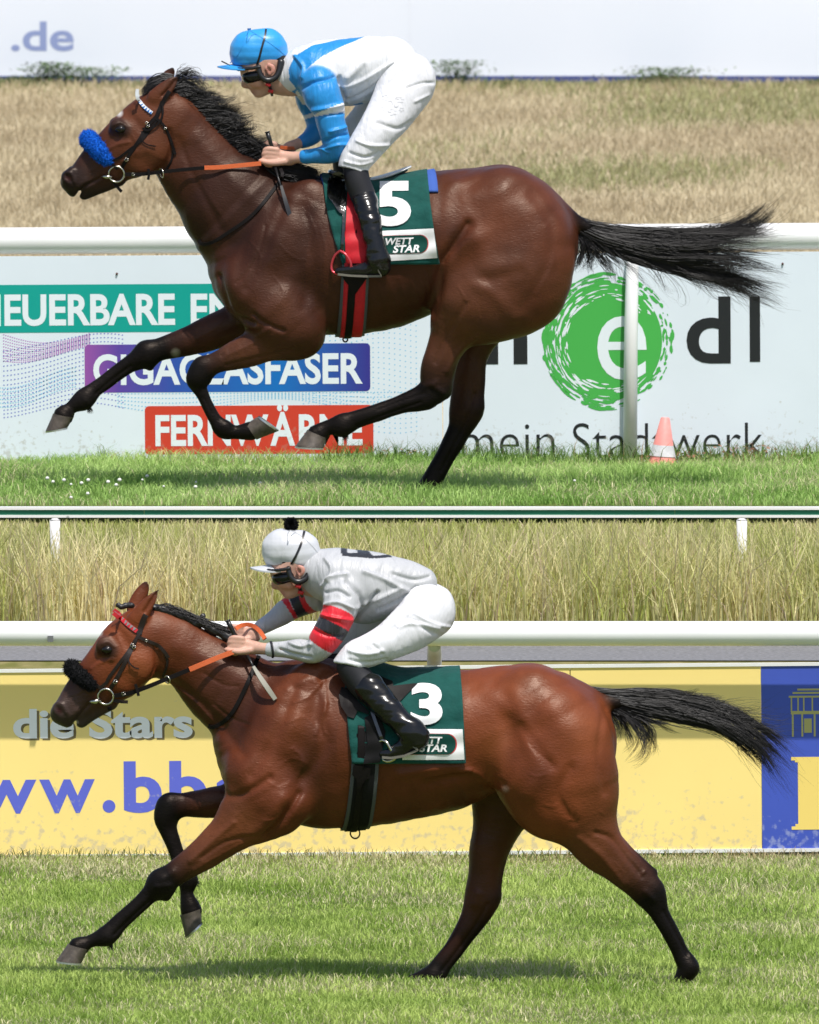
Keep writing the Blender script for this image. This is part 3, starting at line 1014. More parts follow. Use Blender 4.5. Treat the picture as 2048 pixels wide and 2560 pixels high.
# clover heads in the upper turf
M_CLOVER = mat('clover_white', (0.75, 0.74, 0.70), 0.8)
V, F = lathe([(0.004, 0), (0.010, 0.004), (0.0115, 0.010), (0.009, 0.016), (0.003, 0.019)], 8)
V = np.array(V) * (1 + 0.15 * RNG.random((len(V), 1)))
clo = None
for i, (d, e) in enumerate(((100, 1008), (112, 1015), (135, 1012), (150, 1020), (172, 1018), (186, 1012), (228, 1016), (245, 1022), (252, 1012), (300, 1010), (345, 1024), (412, 1026), (413, 1015), (548, 1018), (1210, 1012), (185, 1040), (150, 1048), (310, 1003))):
    yy = (CAM_H - (ZU + 0.05)) / dep(e / 0.84229) - CAM_D
    loc = (xat(d / 0.84229, yy), yy, ZU + 0.045)
    if clo is None:
        clo = mesh_np('clover_flower', V, F, M_CLOVER, loc=loc)
        o = clo
    else:
        o = clo.copy(); COL.objects.link(o); o.location = loc
    o.scale = [RNG.uniform(0.45, 0.8)] * 3
    tag(o, 'tiny white clover flower head in the upper grass', 'flower', 'clover flowers in the upper turf')

# ------------------------------------------------------------------ near rail and yellow board
YN = 7.0
N = Board(YN, 0.0)
rail_n = empty('running_rail', (0, 6.83, 0), 'white running rail of the near track casting its shadow on the yellow board', 'rail')
RNB = Board(6.83, 0.0)
oval_rail('rail', rail_n, RNB.z(1360), RNB.z(1308), 0, 0.052, -9, 9, M_RAIL)
M_POST = mat('rail_post_paint', (0.66, 0.66, 0.64), 0.5, 0.4, noise=(12, 0.15))
for d in (915, 915 - 1500, 915 + 1500):
    x = xat(d / 0.84229, YN + 0.12)
    q = MB()
    q.tube([(x, 0.40, -0.05), (x, 0.40, 0.72), (x, 0.36, 0.86), (x, 0.22, 0.92), (x, 0.05, 0.93)], [0.033, 0.033, 0.032, 0.03, 0.028], 12)
    q.build('post', M_POST, rail_n)
q = MB(); q.box(RNB.x(101), RNB.x(113), -0.058, -0.045, RNB.z(1350), RNB.z(1337)); q.build('bolt_plate', mat('dull_steel', (0.25, 0.25, 0.26), 0.5, metal=0.7), rail_n, smooth=False)
yb = empty('advertising_board', (0, YN, 0), 'long yellow advertising board with blue web address under the near rail', 'board')
yb.rotation_euler = (0, -0.0085, 0)
M_YEL = dirty(mat('yellow_sheet', srgb(251, 224, 140), 0.55, 0.4, noise=(1.5, 0.04)), 0.5, 0.05, 0.5, col=(0.45, 0.42, 0.38), scale=10)
M_YELD = mat('lemon_print', srgb(243, 214, 118), 0.55)
M_BLU = dirty(mat('blue_sheet', srgb(66, 88, 186), 0.5, 0.4, noise=(2, 0.05)), 0.4, 0.05, 0.4, col=(0.5, 0.55, 0.7), scale=10)
zt, zb = N.z(1409), N.z(1793)
def panel(nm, a, b_, m_): 
    q = MB(); q.box(N.x(a), N.x(b_), 0, 0.012, zb, zt); q.build(nm, m_, yb, smooth=False)
panel('panel', -900, 1203, M_YEL); panel('panel', 1205, 1605, M_YEL); panel('blue_panel', 1606, 2600, M_BLU)
for a, b_, nm in ((zb - 0.016, zb, 'bottom_trim'), (zt, zt + 0.014, 'top_trim')):
    q = MB(); q.box(N.x(-900), N.x(2600), -0.006, 0.018, a, b_); q.build(nm, M_WHITE, yb, smooth=False)
M_WOOD = mat('raw_wood', (0.34, 0.24, 0.15), 0.8, noise=(30, 0.25))
for d in (1205, 1205 - 1170, 1205 + 1170):
    q = MB(); q.box(N.x(d) - 0.025, N.x(d) + 0.025, 0.014, 0.055, -0.05, zt - 0.01); q.build('stake', M_WOOD, yb, smooth=False)
M_URL = dirty(mat('blue_print', srgb(94, 104, 208), 0.55), 0.35, 0.05, 0.45, col=(0.6, 0.55, 0.4))
M_SHAD = mat('letter_shadow_print', srgb(120, 105, 70), 0.6)
M_SILV = mat('silver_white_print', srgb(244, 245, 249), 0.5)
for dx, dy, m_, y_ in ((5, 4, M_SHAD, -0.003), (0, 0, M_SILV, -0.0055)):
    word('die', N.box(30 + dx, 1486 + dy, 158 + dx, 1549 + dy), m_, 0.03, yb, y_)
    word('Stars', N.box(190 + dx, 1484 + dy, 408 + dx, 1550 + dy), m_, 0.03, yb, y_)
word('ww', N.box(-165, 1635, 78, 1706), M_URL, 0.02, yb, -0.004)
word('w', N.box(84, 1635, 201, 1706), M_URL, 0.02, yb, -0.004)
word('.', N.box(217, 1679, 244, 1706), M_URL, 0.02, yb, -0.004)
word('b', N.box(262, 1598, 342, 1707), M_URL, 0.03, yb, -0.004)
word('b', N.box(358, 1598, 437, 1707), M_URL, 0.03, yb, -0.004)
word('ag', N.box(456, 1634, 630, 1742), M_URL, 0.03, yb, -0.004)
word('.de', N.box(680, 1598, 990, 1707), M_URL, 0.03, yb, -0.004)
# yellow emblem and initial on the blue panel
q = MB()
def rc(a, b_, c, d): q.box(N.x(a), N.x(c), -0.0012, -0.0004, N.z(d), N.z(b_))
rc(1664, 1472, 1800, 1476); rc(1672, 1464, 1790, 1468); rc(1682, 1457, 1780, 1461); rc(1668, 1504, 1800, 1511)
for xx in (1668, 1682, 1694, 1712, 1730, 1748): rc(xx, 1476, xx + 3, 1504)
for xx in (1670, 1690, 1716, 1740): rc(xx, 1511, xx + 4, 1558)
rc(1696, 1520, 1712, 1550)
q.build('emblem', mat('emblem_print', srgb(180, 175, 110), 0.5), yb, smooth=False)
q = MB()
rc(1668, 1601, 1760, 1608); rc(1676, 1608, 1752, 1612); rc(1682, 1612, 1746, 1742); rc(1676, 1742, 1752, 1747); rc(1668, 1747, 1760, 1754)
q.build('initial', M_YELD, yb, smooth=False)
# two short whitewashed stakes in the meadow grass
M_LIME = mat('whitewash', (0.72, 0.70, 0.70), 0.8, noise=(14, 0.15))
for d, lab in ((116, 'slender whitewashed stake in tall grass near the left edge'), (1562, 'slender whitewashed stake in tall grass above the near horse tail')):
    x = xat(d / 0.84229, 9.6)
    s_ = empty('marker_stake', (x, 9.6, 0.9), lab, 'stake')
    q = MB(); q.tube([(0.004, 0, 0), (0.002, 0, 0.18), (0, 0, zat(1300, 9.6) - 0.9)], [0.012, 0.018, 0.024], 10); q.build('stake', M_LIME, s_)
    q = MB(); q.tube([(0, 0, zat(1300, 9.6) - 0.9), (0, 0, zat(1296, 9.6) - 0.9)], [0.025, 0.012], 10); q.build('cap', M_LIME, s_)

# ------------------------------------------------------------------ horses
def pairs(fr, v, rows, y=0.0, kd=None):
    """rows: (u1, v1, u2, v2, kd[, y]) measured opposite edges -> chain control points"""
    out = []
    for r_ in rows:
        (x1, z1), (x2, z2) = fr.p(v, r_[0], r_[1]), fr.p(v, r_[2], r_[3])
        out.append(((x1 + x2) / 2, (z1 + z2) / 2, r_[5] if len(r_) > 5 else y, math.hypot(x1 - x2, z1 - z2) / 2, r_[4]))
    return out
def balls(fr, v, rows, y=0.0):
    """rows: (u, v, r, kd[, y])"""
    out = []
    for r_ in rows:
        x, z = fr.p(v, r_[0], r_[1])
        out.append((x, z, r_[4] if len(r_) > 4 else y, fr.r(v, r_[2]), r_[3]))
    return out
def ys(pts, y0, y1):
    n = len(pts)
    return [(p[0], p[1], y0 + (y1 - y0) * i / (n - 1), p[3], p[4]) for i, p in enumerate(pts)]
def cols(n, *stops):
    """colour per control point from (index, colour) stops"""
    i = [s[0] for s in stops]
    return np.stack([np.interp(np.arange(n), i, [s[1][q] for s in stops]) for q in range(3)], 1)

M_HOOF = mat('hoof_horn', (0.085, 0.068, 0.055), 0.5, 0.4, noise=(45, 0.35), bump=(90, 0.35, 0.004, (1, 1, 6)))
M_SHOE = mat('horseshoe_alloy', (0.62, 0.63, 0.62), 0.35, metal=0.9)
M_EYE = mat('horse_eye', (0.006, 0.004, 0.003), 0.08, 0.5)
M_HAIR = mat('black_hair', (0.012, 0.0105, 0.011), 0.42, 0.45)
def coat_mat(name):
    m = mat(name, attr=True, rough=0.42, spec=0.42, noise=(5, 0.28), bump=(130, 0.8, 0.0022, (0.40, 1, 1), (0, 0.5, 0)), bump2=(42, 0.14, 0.004), sheen=0.0)
    nt = m.node_tree
    b = nt.nodes['Principled BSDF']
    tc = nt.nodes.new('ShaderNodeTexCoord')
    # fine veins and skin creases
    n = nt.nodes.new('ShaderNodeTexNoise')
    n.inputs['Scale'].default_value = 9.0
    n.inputs['Detail'].default_value = 3
    n.inputs['Distortion'].default_value = 1.4
    nt.links.new(tc.outputs['Object'], n.inputs['Vector'])
    s = nt.nodes.new('ShaderNodeMath'); s.operation = 'SUBTRACT'; s.inputs[1].default_value = 0.5
    nt.links.new(n.outputs['Fac'], s.inputs[0])
    a = nt.nodes.new('ShaderNodeMath'); a.operation = 'ABSOLUTE'
    nt.links.new(s.outputs[0], a.inputs[0])
    r = nt.nodes.new('ShaderNodeMapRange')
    r.inputs[1].default_value = 0.0; r.inputs[2].default_value = 0.022; r.inputs[3].default_value = 1.0; r.inputs[4].default_value = 0.0
    nt.links.new(a.outputs[0], r.inputs[0])
    n2 = nt.nodes.new('ShaderNodeTexNoise'); n2.inputs['Scale'].default_value = 3.0
    nt.links.new(tc.outputs['Object'], n2.inputs['Vector'])
    r2 = nt.nodes.new('ShaderNodeMapRange'); r2.inputs[1].default_value = 0.5; r2.inputs[2].default_value = 0.66
    nt.links.new(n2.outputs['Fac'], r2.inputs[0])
    mu = nt.nodes.new('ShaderNodeMath'); mu.operation = 'MULTIPLY'
    nt.links.new(r.outputs[0], mu.inputs[0]); nt.links.new(r2.outputs[0], mu.inputs[1])
    bu = nt.nodes.new('ShaderNodeBump'); bu.inputs['Strength'].default_value = 0.16; bu.inputs['Distance'].default_value = 0.004
    nt.links.new(mu.outputs[0], bu.inputs['Height'])
    old = [l for l in nt.links if l.to_socket == b.inputs['Normal']][0].from_socket
    nt.links.new(old, bu.inputs['Normal'])
    nt.links.new(bu.outputs[0], b.inputs['Normal'])
    b.inputs['Specular Tint'].default_value = (1.0, 0.84, 0.72, 1)
    at = [q for q in nt.nodes if q.type == 'ATTRIBUTE'][0]
    sr = nt.nodes.new('ShaderNodeSeparateColor'); nt.links.new(at.outputs['Color'], sr.inputs[0])
    rs = nt.nodes.new('ShaderNodeMapRange')
    rs.inputs[1].default_value = 0.006; rs.inputs[2].default_value = 0.06; rs.inputs[3].default_value = 0.13; rs.inputs[4].default_value = 0.33
    nt.links.new(sr.outputs[0], rs.inputs[0]); nt.links.new(rs.outputs[0], b.inputs['Specular IOR Level'])
    # sweat: gloss varies over the coat
    n3 = nt.nodes.new('ShaderNodeTexNoise'); n3.inputs['Scale'].default_value = 5.0; n3.inputs['Detail'].default_value = 5
    nt.links.new(tc.outputs['Object'], n3.inputs['Vector'])
    r3 = nt.nodes.new('ShaderNodeMapRange'); r3.inputs[1].default_value = 0.3; r3.inputs[2].default_value = 0.7; r3.inputs[3].default_value = 0.36; r3.inputs[4].default_value = 0.50
    nt.links.new(n3.outputs['Fac'], r3.inputs[0]); nt.links.new(r3.outputs[0], b.inputs['Roughness'])
    return m
def hoof(fr, v, cf, cb, st, sh, y, parent, label=None):
    """horn capsule from its side-on corners: coronet front/back, sole toe/heel"""
    P = [Vector((fr.p(v, *q)[0], y, fr.p(v, *q)[1])) for q in (cf, cb, st, sh)]
    n, rows = 22, 7
    V = []
    for j in range(rows):
        t = j / (rows - 1)
        f, b = P[0].lerp(P[2], t), P[1].lerp(P[3], t)
        c = f.lerp(b, 0.5)
        ax = (f - b) * 0.5
        w = ax.length * (0.92 + 0.06 * t)
        for k in range(n):
            a = 2 * math.pi * k / n
            ca, sa = math.cos(a), math.sin(a)
            if ca < 0: ca *= 0.88 + 0.12 * sa * sa
            rr = 1.0 + (0.03 if j == 0 else 0.012 * (j % 2))
            V.append(c + ax * ca * rr + Vector((0, w * sa * rr, 0)))
    F = [(j * n + k, j * n + (k + 1) % n, (j + 1) * n + (k + 1) % n, (j + 1) * n + k) for j in range(rows - 1) for k in range(n)]
    F.append(tuple(range(n)))
    dn = ((P[2] - P[0]) + (P[3] - P[1])).normalized()
    c = P[2].lerp(P[3], 0.5)
    V.append(c - dn * 0.008)
    F += [((rows - 1) * n + k, (rows - 1) * n + (k + 1) % n, len(V) - 1) for k in range(n)]
    o = mesh_np('hoof', [tuple(q) for q in V], F, M_HOOF, parent)
    autosmooth(o, 50)
    # shoe: a thin open band under the wall
    ax = (P[2] - P[3]) * 0.5
    nrm = Vector((-ax.z, 0, ax.x)).normalized()
    if nrm.dot(dn) < 0: nrm = -nrm
    vs, fs = [], []
    A = np.linspace(-math.pi * 0.80, math.pi * 0.80, 25)
    for a in A:
        for (ro, h_) in ((1.03, 0.0), (1.03, 0.007), (0.74, 0.007), (0.74, 0.0)):
            vs.append(c + ax * math.cos(a) * ro + Vector((0, ax.length * 0.98 * math.sin(a) * ro, 0)) + nrm * (h_ + 0.001))
    for i in range(len(A) - 1):
        fs += [(i * 4 + q, i * 4 + (q + 1) % 4, (i + 1) * 4 + (q + 1) % 4, (i + 1) * 4 + q) for q in range(4)]
    s = mesh_np('horseshoe', [tuple(q) for q in vs], fs, M_SHOE, o, smooth=False)
    return o

def fsin3(V, seed, fq):
    r = np.random.default_rng(seed)
    o = 0
    for _ in range(8):
        o = o + np.sin(V @ (r.normal(0, 1, 3) * fq) + r.uniform(0, 6.28))
    return o / 8 ** .5
def build_horse(fr, loc, chains, strokes_both, strokes_near, label, name, pale):
    root = empty('racehorse', loc, label, 'horse', 'galloping racehorses')
    V, Q, C = solid(chains, 0.0056, 2, csig=0.010)
    N = vnormals(V, Q)
    V = V + N * (.0016 * fsin3(V, 3, 20) + .0005 * fsin3(V, 4, 45))[:, None]
    N = vnormals(V, Q)
    V = stroke_disp(V, N, strokes_both, fr, (-1, 1), True)
    N = vnormals(V, Q)
    V = stroke_disp(V, N, strokes_near, fr, (-1,), True)
    V = relax(V, Q, 1, 0.4)
    for (v, u, w, rad, col, *am) in pale:          # coat markings, plus soft patches painting shading contrast into the coat colour
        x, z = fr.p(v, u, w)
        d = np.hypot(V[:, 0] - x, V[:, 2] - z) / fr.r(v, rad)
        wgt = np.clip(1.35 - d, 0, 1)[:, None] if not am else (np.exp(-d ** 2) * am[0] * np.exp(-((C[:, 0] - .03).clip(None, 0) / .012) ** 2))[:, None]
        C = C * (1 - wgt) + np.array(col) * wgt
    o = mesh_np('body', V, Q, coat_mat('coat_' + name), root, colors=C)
    return root, V, Q, Surf(V, Q)
def eye(fr, v, u, w, rad, S, parent):
    x, z = fr.p(v, u, w)
    r = fr.r(v, rad)
    for sd in (-1, 1):
        h, nrm, ok = S.near(x, z)
        y = (h.y + r * 0.50)
        vs, fs = [], []
        for i in range(9):
            th = math.pi * i / 8
            for k in range(16):
                ph = 2 * math.pi * k / 16
                vs.append((x + r * 1.15 * math.sin(th) * math.cos(ph), -sd * y + r * math.cos(th), z + r * 0.85 * math.sin(th) * math.sin(ph)))
        fs = [(i * 16 + k, i * 16 + (k + 1) % 16, (i + 1) * 16 + (k + 1) % 16, (i + 1) * 16 + k) for i in range(8) for k in range(16)]
        mesh_np('eye', vs, fs, M_EYE, parent)
def ribbon(name, pts, nrm, width, thick, m, parent):
    """strap of rectangular section along pts with surface normals nrm; width may vary"""
    n = len(pts)
    if not hasattr(width, '__len__'): width = [width] * n
    vs, fs = [], []
    for i in range(n):
        t = (pts[min(i + 1, n - 1)] - pts[max(i - 1, 0)]).normalized()
        u = nrm[i].cross(t)
        u = u.normalized() if u.length > 1e-4 else Vector((0, 0, 1))
        q = t.cross(u).normalized()
        if q.dot(nrm[i]) < 0: q = -q
        a, b = u * width[i] * 0.5, q * thick
        vs += [pts[i] - a, pts[i] + a, pts[i] + a * 0.92 + b, pts[i] - a * 0.92 + b]
    for i in range(n - 1):
        fs += [(i * 4 + k, i * 4 + (k + 1) % 4, (i + 1) * 4 + (k + 1) % 4, (i + 1) * 4 + k) for k in range(4)]
    fs += [(0, 1, 2, 3), tuple((n - 1) * 4 + k for k in (3, 2, 1, 0))]
    return autosmooth(mesh_np(name, [tuple(v) for v in vs], fs, m, parent), 40)
def strap(name, fr, v, pts, width, thick, m, parent, S=None, off=0.003, y=None, m_pts=None, mirror=False, air=None):
    """strap measured on the photo and laid on surface S (or at depth y / per-point y)"""
    P2 = np.array([fr.p(v, *q[:2]) for q in pts])
    yy = np.array([q[2] if len(q) > 2 else (y if y is not None else -0.1) for q in pts], float)
    A = resample(np.column_stack([P2, yy]), m_pts or max(6, len(pts) * 5))
    P, Nn = [], []
    last = None
    for x, z, y_ in A:
        if S is not None:
            h, nr, ok = S.near(x, z, y_)
            if ok:
                P.append(Vector((x, h.y, z)) + Vector((nr.x * 0, -off, 0))); Nn.append(Vector((nr.x * 0.5, -1, nr.z * 0.5)).normalized()); last = h.y
            else:
                P.append(Vector((x, (last if last is not None else y_), z))); Nn.append(Vector((0, -1, 0)))
        else:
            P.append(Vector((x, y_, z))); Nn.append(Vector((0, -1, 0)))
    # soften depth jumps
    Y = [p.y for p in P]
    for _ in range(3):
        Y = [Y[0]] + [min(Y[i], (Y[i - 1] + Y[i] * 2 + Y[i + 1]) / 4 + 0.002) for i in range(1, len(Y) - 1)] + [Y[-1]]
    for p, q in zip(P, Y): p.y = q
    o = ribbon(name, P, Nn, width, thick, m, parent)
    if mirror:
        ribbon(name, [Vector((p.x, -p.y, p.z)) for p in P], [Vector((q.x, -q.y, q.z)) for q in Nn], width, thick, m, parent)
    return o
def pt(fr, v, u, w, y): 
    x, z = fr.p(v, u, w)
    return (x, y, z)

FET = []
def limb(P, a, b, knee=None):
    """split a cannon into bone and tendon, and add sesamoid and knee bosses"""
    P = [list(p) for p in P]
    n_ = len(P)
    def back(i):
        t = np.array(P[min(i + 1, n_ - 1)][:2]) - np.array(P[max(i - 1, 0)][:2])
        t /= np.linalg.norm(t)
        n = np.array([t[1], -t[0]])
        return n if n[0] > 0 else -n
    ex = []
    nb = {i: back(i) for i in range(n_)}
    ten = []
    for i in range(a - 1, b + 2):
        x, z, y, r, kd = P[i]
        n = nb[i]
        ten.append((x + n[0] * r * .50, z + n[1] * r * .50, y, r * .44, .95))
    for i in range(a, b + 1):
        x, z, y, r, kd = P[i]
        n = nb[i]
        P[i] = [x - n[0] * r * .26, z - n[1] * r * .26, y, r * .72, min(1.0, kd * 1.15)]
    ex.append(Chain(ten, BK, .004, 4))
    x, z, y, r, kd = P[b + 1]
    n = nb[b + 1]
    for sd in (-1, 1):
        ex.append(Chain([(x + n[0] * r * .42, z + n[1] * r * .42, y + sd * .010, r * .46, 1), (x + n[0] * r * .34, z + n[1] * r * .34 - .008, y + sd * .010, r * .40, 1)], BK, .010, 1))
    FET.append((x + n[0] * r * .85, y, z + n[1] * r * .85 - .006, n))
    if knee is not None:
        x, z, y, r, kd = P[knee]
        n = nb[knee]
        ex.append(Chain([(x - n[0] * r * .34, z - n[1] * r * .34, y, r * .74, 1.05), (x - n[0] * r * .2, z - n[1] * r * .2 - r * .5, y, r * .68, 1.05)], BK, .016, 2))
        ex.append(Chain([(x + n[0] * r * .78, z + n[1] * r * .78, y, r * .30, .9), (x + n[0] * r * .62, z + n[1] * r * .62 - r * .6, y, r * .28, .9)], BK, .012, 2))
    return [tuple(p) for p in P], ex
# ---- coat colours (linear)
BK = (0.0060, 0.0050, 0.0050)
def leg_cols(n, i0, i1, brown):
    return cols(n, (0, brown), (i0, brown), (i1, BK), (n - 1, BK))

# ------------------------------------------------ far horse (number 5)
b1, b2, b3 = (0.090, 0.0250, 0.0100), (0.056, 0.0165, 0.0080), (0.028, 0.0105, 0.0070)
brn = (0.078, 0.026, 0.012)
ch = []
A_ = Chain
f = FU
torso = balls(f, 'D', [(512, 475, 88, .70), (570, 512, 128, .68), (640, 532, 163, .70), (720, 540, 165, .77), (805, 536, 156, .83), (900, 508, 145, .90), (985, 502, 148, .92), (1063, 506, 149, .86), (1090, 525, 122, .80)])
ch.append(A_(torso, cols(9, (0, b3), (2, b3), (3, b2), (5, b2), (6, b1), (8, b1)), 0.03, 3))
ch.append(A_(balls(f, 'D', [(474, 520, 40, 1.5), (505, 590, 60, 1.55), (555, 632, 62, 1.5)]), b2, 0.05, 3))
neck = pairs(f, 'U1', [(930, 225, 915, 770, .55), (1120, 370, 960, 890, .50), (1290, 525, 1040, 1075, .54), (1440, 655, 1140, 1240, .60), (1640, 745, 1180, 1390, .66)])
ch.append(A_(neck, cols(5, (0, b1), (1, b2), (4, b3)), 0.05, 3))
hd = balls(f, 'U1', [(228, 872, 80, .95), (325, 838, 125, .70), (435, 758, 165, .55), (575, 665, 205, .56), (710, 580, 240, .62), (805, 460, 215, .68), (880, 330, 135, .80)])
ch.append(A_(hd, cols(7, (0, (.022, .014, .013)), (1, (.03, .016, .013)), (2.5, b2), (4, b1), (6, b1)), 0.03, 4))
ch.append(A_(balls(f, 'U1', [(320, 965, 42, .9), (420, 912, 50, .8), (560, 850, 60, .8)]), (.018, .013, .013), 0.015, 3))       # lower lip and chin
ch.append(A_(balls(f, 'U1', [(245, 930, 55, .9), (330, 890, 50, .9)]), (.018, .013, .013), 0.012, 3))                          # upper lip
ch.append(A_(balls(f, 'U1', [(205, 838, 52, .8, -.028), (235, 800, 40, .8, -.03)]), (.02, .013, .013), 0.012, 3))             # nostril flare
ch.append(A_(balls(f, 'U1', [(205, 838, 52, .8, .028), (235, 800, 40, .8, .03)]), (.02, .013, .013), 0.012, 3))
for sd in (-1, 1):
    ch.append(A_(balls(f, 'U1', [(560, 470, 62, .7, sd * .062), (620, 500, 45, .7, sd * .07)]), (.03, .014, .011), 0.025, 3))   # brow
    ch.append(A_(balls(f, 'U1', [(800, 620, 150, .45, sd * .065), (740, 700, 120, .4, sd * .06)]), b1, 0.03, 2))              # jowl
ch.append(A_(balls(f, 'U1', [(840, 262, 66, .62, -.055), (890, 215, 60, .55, -.062), (945, 160, 42, .5, -.066), (990, 116, 9, .6, -.06)]), cols(4, (0, b1), (2, b2), (3, BK)), 0.02, 4))
ch.append(A_(balls(f, 'U1', [(850, 220, 60, .62, .055), (890, 165, 52, .55, .062), (930, 105, 38, .5, .066), (958, 60, 9, .6, .06)]), cols(4, (0, b1), (2, b2), (3, BK)), 0.02, 4))
# shoulder, arm
for sd in (-1, 1):
    ch.append(A_(balls(f, 'D', [(655, 420, 45, .6, sd * .13), (590, 520, 66, .75, sd * .15), (540, 600, 62, .9, sd * .13)]), b2, 0.06, 3))
ch.append(A_(balls(f, 'D', [(540, 600, 66, .9, -.13), (600, 660, 80, .72, -.165), (630, 700, 55, .8, -.15)]), b2, 0.05, 3))
ch.append(A_(balls(f, 'D', [(540, 600, 66, .9, .13), (560, 640, 70, .8, .15)]), b2, 0.05, 3))
# near fore, folded
lf = ys(balls(f, 'U3', [(1500, 712, 140, .70), (1390, 745, 118, .80), (1260, 800, 102, .85), (1115, 856, 70, .85), (1010, 905, 66, .85), (968, 960, 66, .90), (974, 1010, 50, .9), (1000, 1060, 40, .85), (1030, 1125, 37, .85), (1085, 1225, 40, .85), (1128, 1282, 54, .85), (1205, 1298, 43, .9), (1298, 1290, 58, .95)]), -.155, -.12)
lf, ex_ = limb(lf, 6, 9, 4)
ch += ex_
ch.append(A_(lf, leg_cols(13, 2, 3.5, brn), 0.035, 4))
# far fore, reaching
rf = ys(pairs(f, 'U3', [(1180, 520, 1300, 740, .75), (1000, 612, 1070, 812, .85), (850, 685, 890, 850, .85), (740, 730, 780, 868, .85), (625, 772, 690, 900, .92), (520, 850, 580, 945, .85), (400, 945, 448, 1035, .8), (300, 1015, 350, 1105, .8), (222, 1068, 312, 1150, .85), (148, 1150, 215, 1188, .9), (84, 1196, 208, 1221, .95)]), .16, .12)
rf, ex_ = limb(rf, 5, 7, 4)
ch += ex_
ch.append(A_(rf, leg_cols(11, 1, 2.6, b2), 0.035, 4))
# haunch
for sd in (-1, 1):
    ch.append(A_(balls(f, 'D', [(1060, 430, 80, .9, sd * .10), (1110, 510, 98, .75, sd * .14), (1085, 590, 112, .66, sd * .15)]), b1, 0.06, 3))
ch.append(A_(balls(f, 'D', [(1085, 570, 112, .66, -.16), (1030, 615, 104, .66, -.18), (985, 625, 66, .8, -.19)]), brn, 0.05, 3))
lh = ys(balls(f, 'U5', [(1110, 90, 225, .62), (985, 225, 168, .68), (925, 330, 116, .72), (878, 430, 96, .72), (848, 535, 92, .66), (838, 610, 86, .62), (770, 660, 68, .66), (655, 700, 51, .8), (512, 750, 46, .85), (395, 792, 48, .85), (335, 812, 55, .85), (255, 832, 42, .9), (202, 866, 57, .95)]), -.16, -.12)
lh, ex_ = limb(lh, 7, 9)
ch += ex_
ch.append(A_(lh, leg_cols(13, 2.6, 4.6, brn), 0.05, 4))
ch.append(A_(balls(f, 'U5', [(915, 480, 30, .6, -.14), (915, 570, 22, .7, -.136), (896, 645, 28, .8, -.135)]), BK, 0.014, 3))
rh = ys(balls(f, 'U5', [(1180, 120, 200, .66), (1095, 310, 118, .74), (1035, 470, 84, .8), (1012, 630, 88, .66), (1000, 755, 88, .62), (966, 860, 66, .66), (905, 978, 56, .8), (845, 1085, 54, .85), (805, 1150, 52, .85), (775, 1185, 42, .9), (765, 1200, 42, .9)]), .16, .13)
rh, ex_ = limb(rh, 5, 7)
ch += ex_
ch.append(A_(rh, leg_cols(11, 2.6, 5, b2), 0.05, 4))
ch.append(A_(balls(f, 'U5', [(1082, 480, 26, .6, .14), (1086, 620, 20, .7, .138), (1078, 735, 24, .9, .135)]), BK, 0.014, 3))
# dock of the tail
ch.append(A_(balls(f, 'D', [(1165, 440, 26, 1.1), (1200, 462, 20, 1.0), (1235, 478, 12, 1.0)]), cols(3, (0, b2), (1, BK), (2, BK)), 0.03, 3))
# carve nostril and mouth
for sd in (-1, 1):
    ch.append(A_(balls(f, 'U1', [(190, 828, 24, .8, sd * .054), (224, 862, 17, .8, sd * .054)]), BK, 0.006, 3, op='sub'))
    ch.append(A_(balls(f, 'U1', [(262, 985, 10, 9, sd * .0), (290, 940, 9, 9, sd * .0)]), BK, 0.004, 3, op='sub'))
SB = [('D', [(600, 420), (560, 520), (520, 600)], .020, -.007),          # scapula front edge
      ('D', [(640, 430), (660, 560), (640, 640)], .030, -.010),         # behind shoulder
      ('U1', [(1000, 560), (1150, 900), (1300, 1200)], .020, -.006),    # jugular groove
      ('U1', [(1150, 560), (1350, 800), (1600, 1050)], .035, .006),
      ('U4', [(1350, 500), (1250, 640), (1165, 780), (1130, 960), (1080, 1130)], .022, -.020),   # flank fold
      ('U4', [(1250, 240), (1420, 300), (1600, 250)], .04, .008),       # point of hip
      ('D', [(1120, 400), (1160, 470), (1150, 560), (1100, 640)], .024, -.005),
      ('U4', [(1330, 890), (1500, 880), (1725, 830)], .028, -.007),
      ('U4', [(1420, 620), (1500, 780), (1690, 800)], .05, .010),
      ('D', [(980, 580), (1040, 610), (1080, 660)], .03, .008)]
SB += [('D', [(745 + 24 * k, 580), (765 + 24 * k, 640)], .010, .0022) for k in range(6)]          # ribs
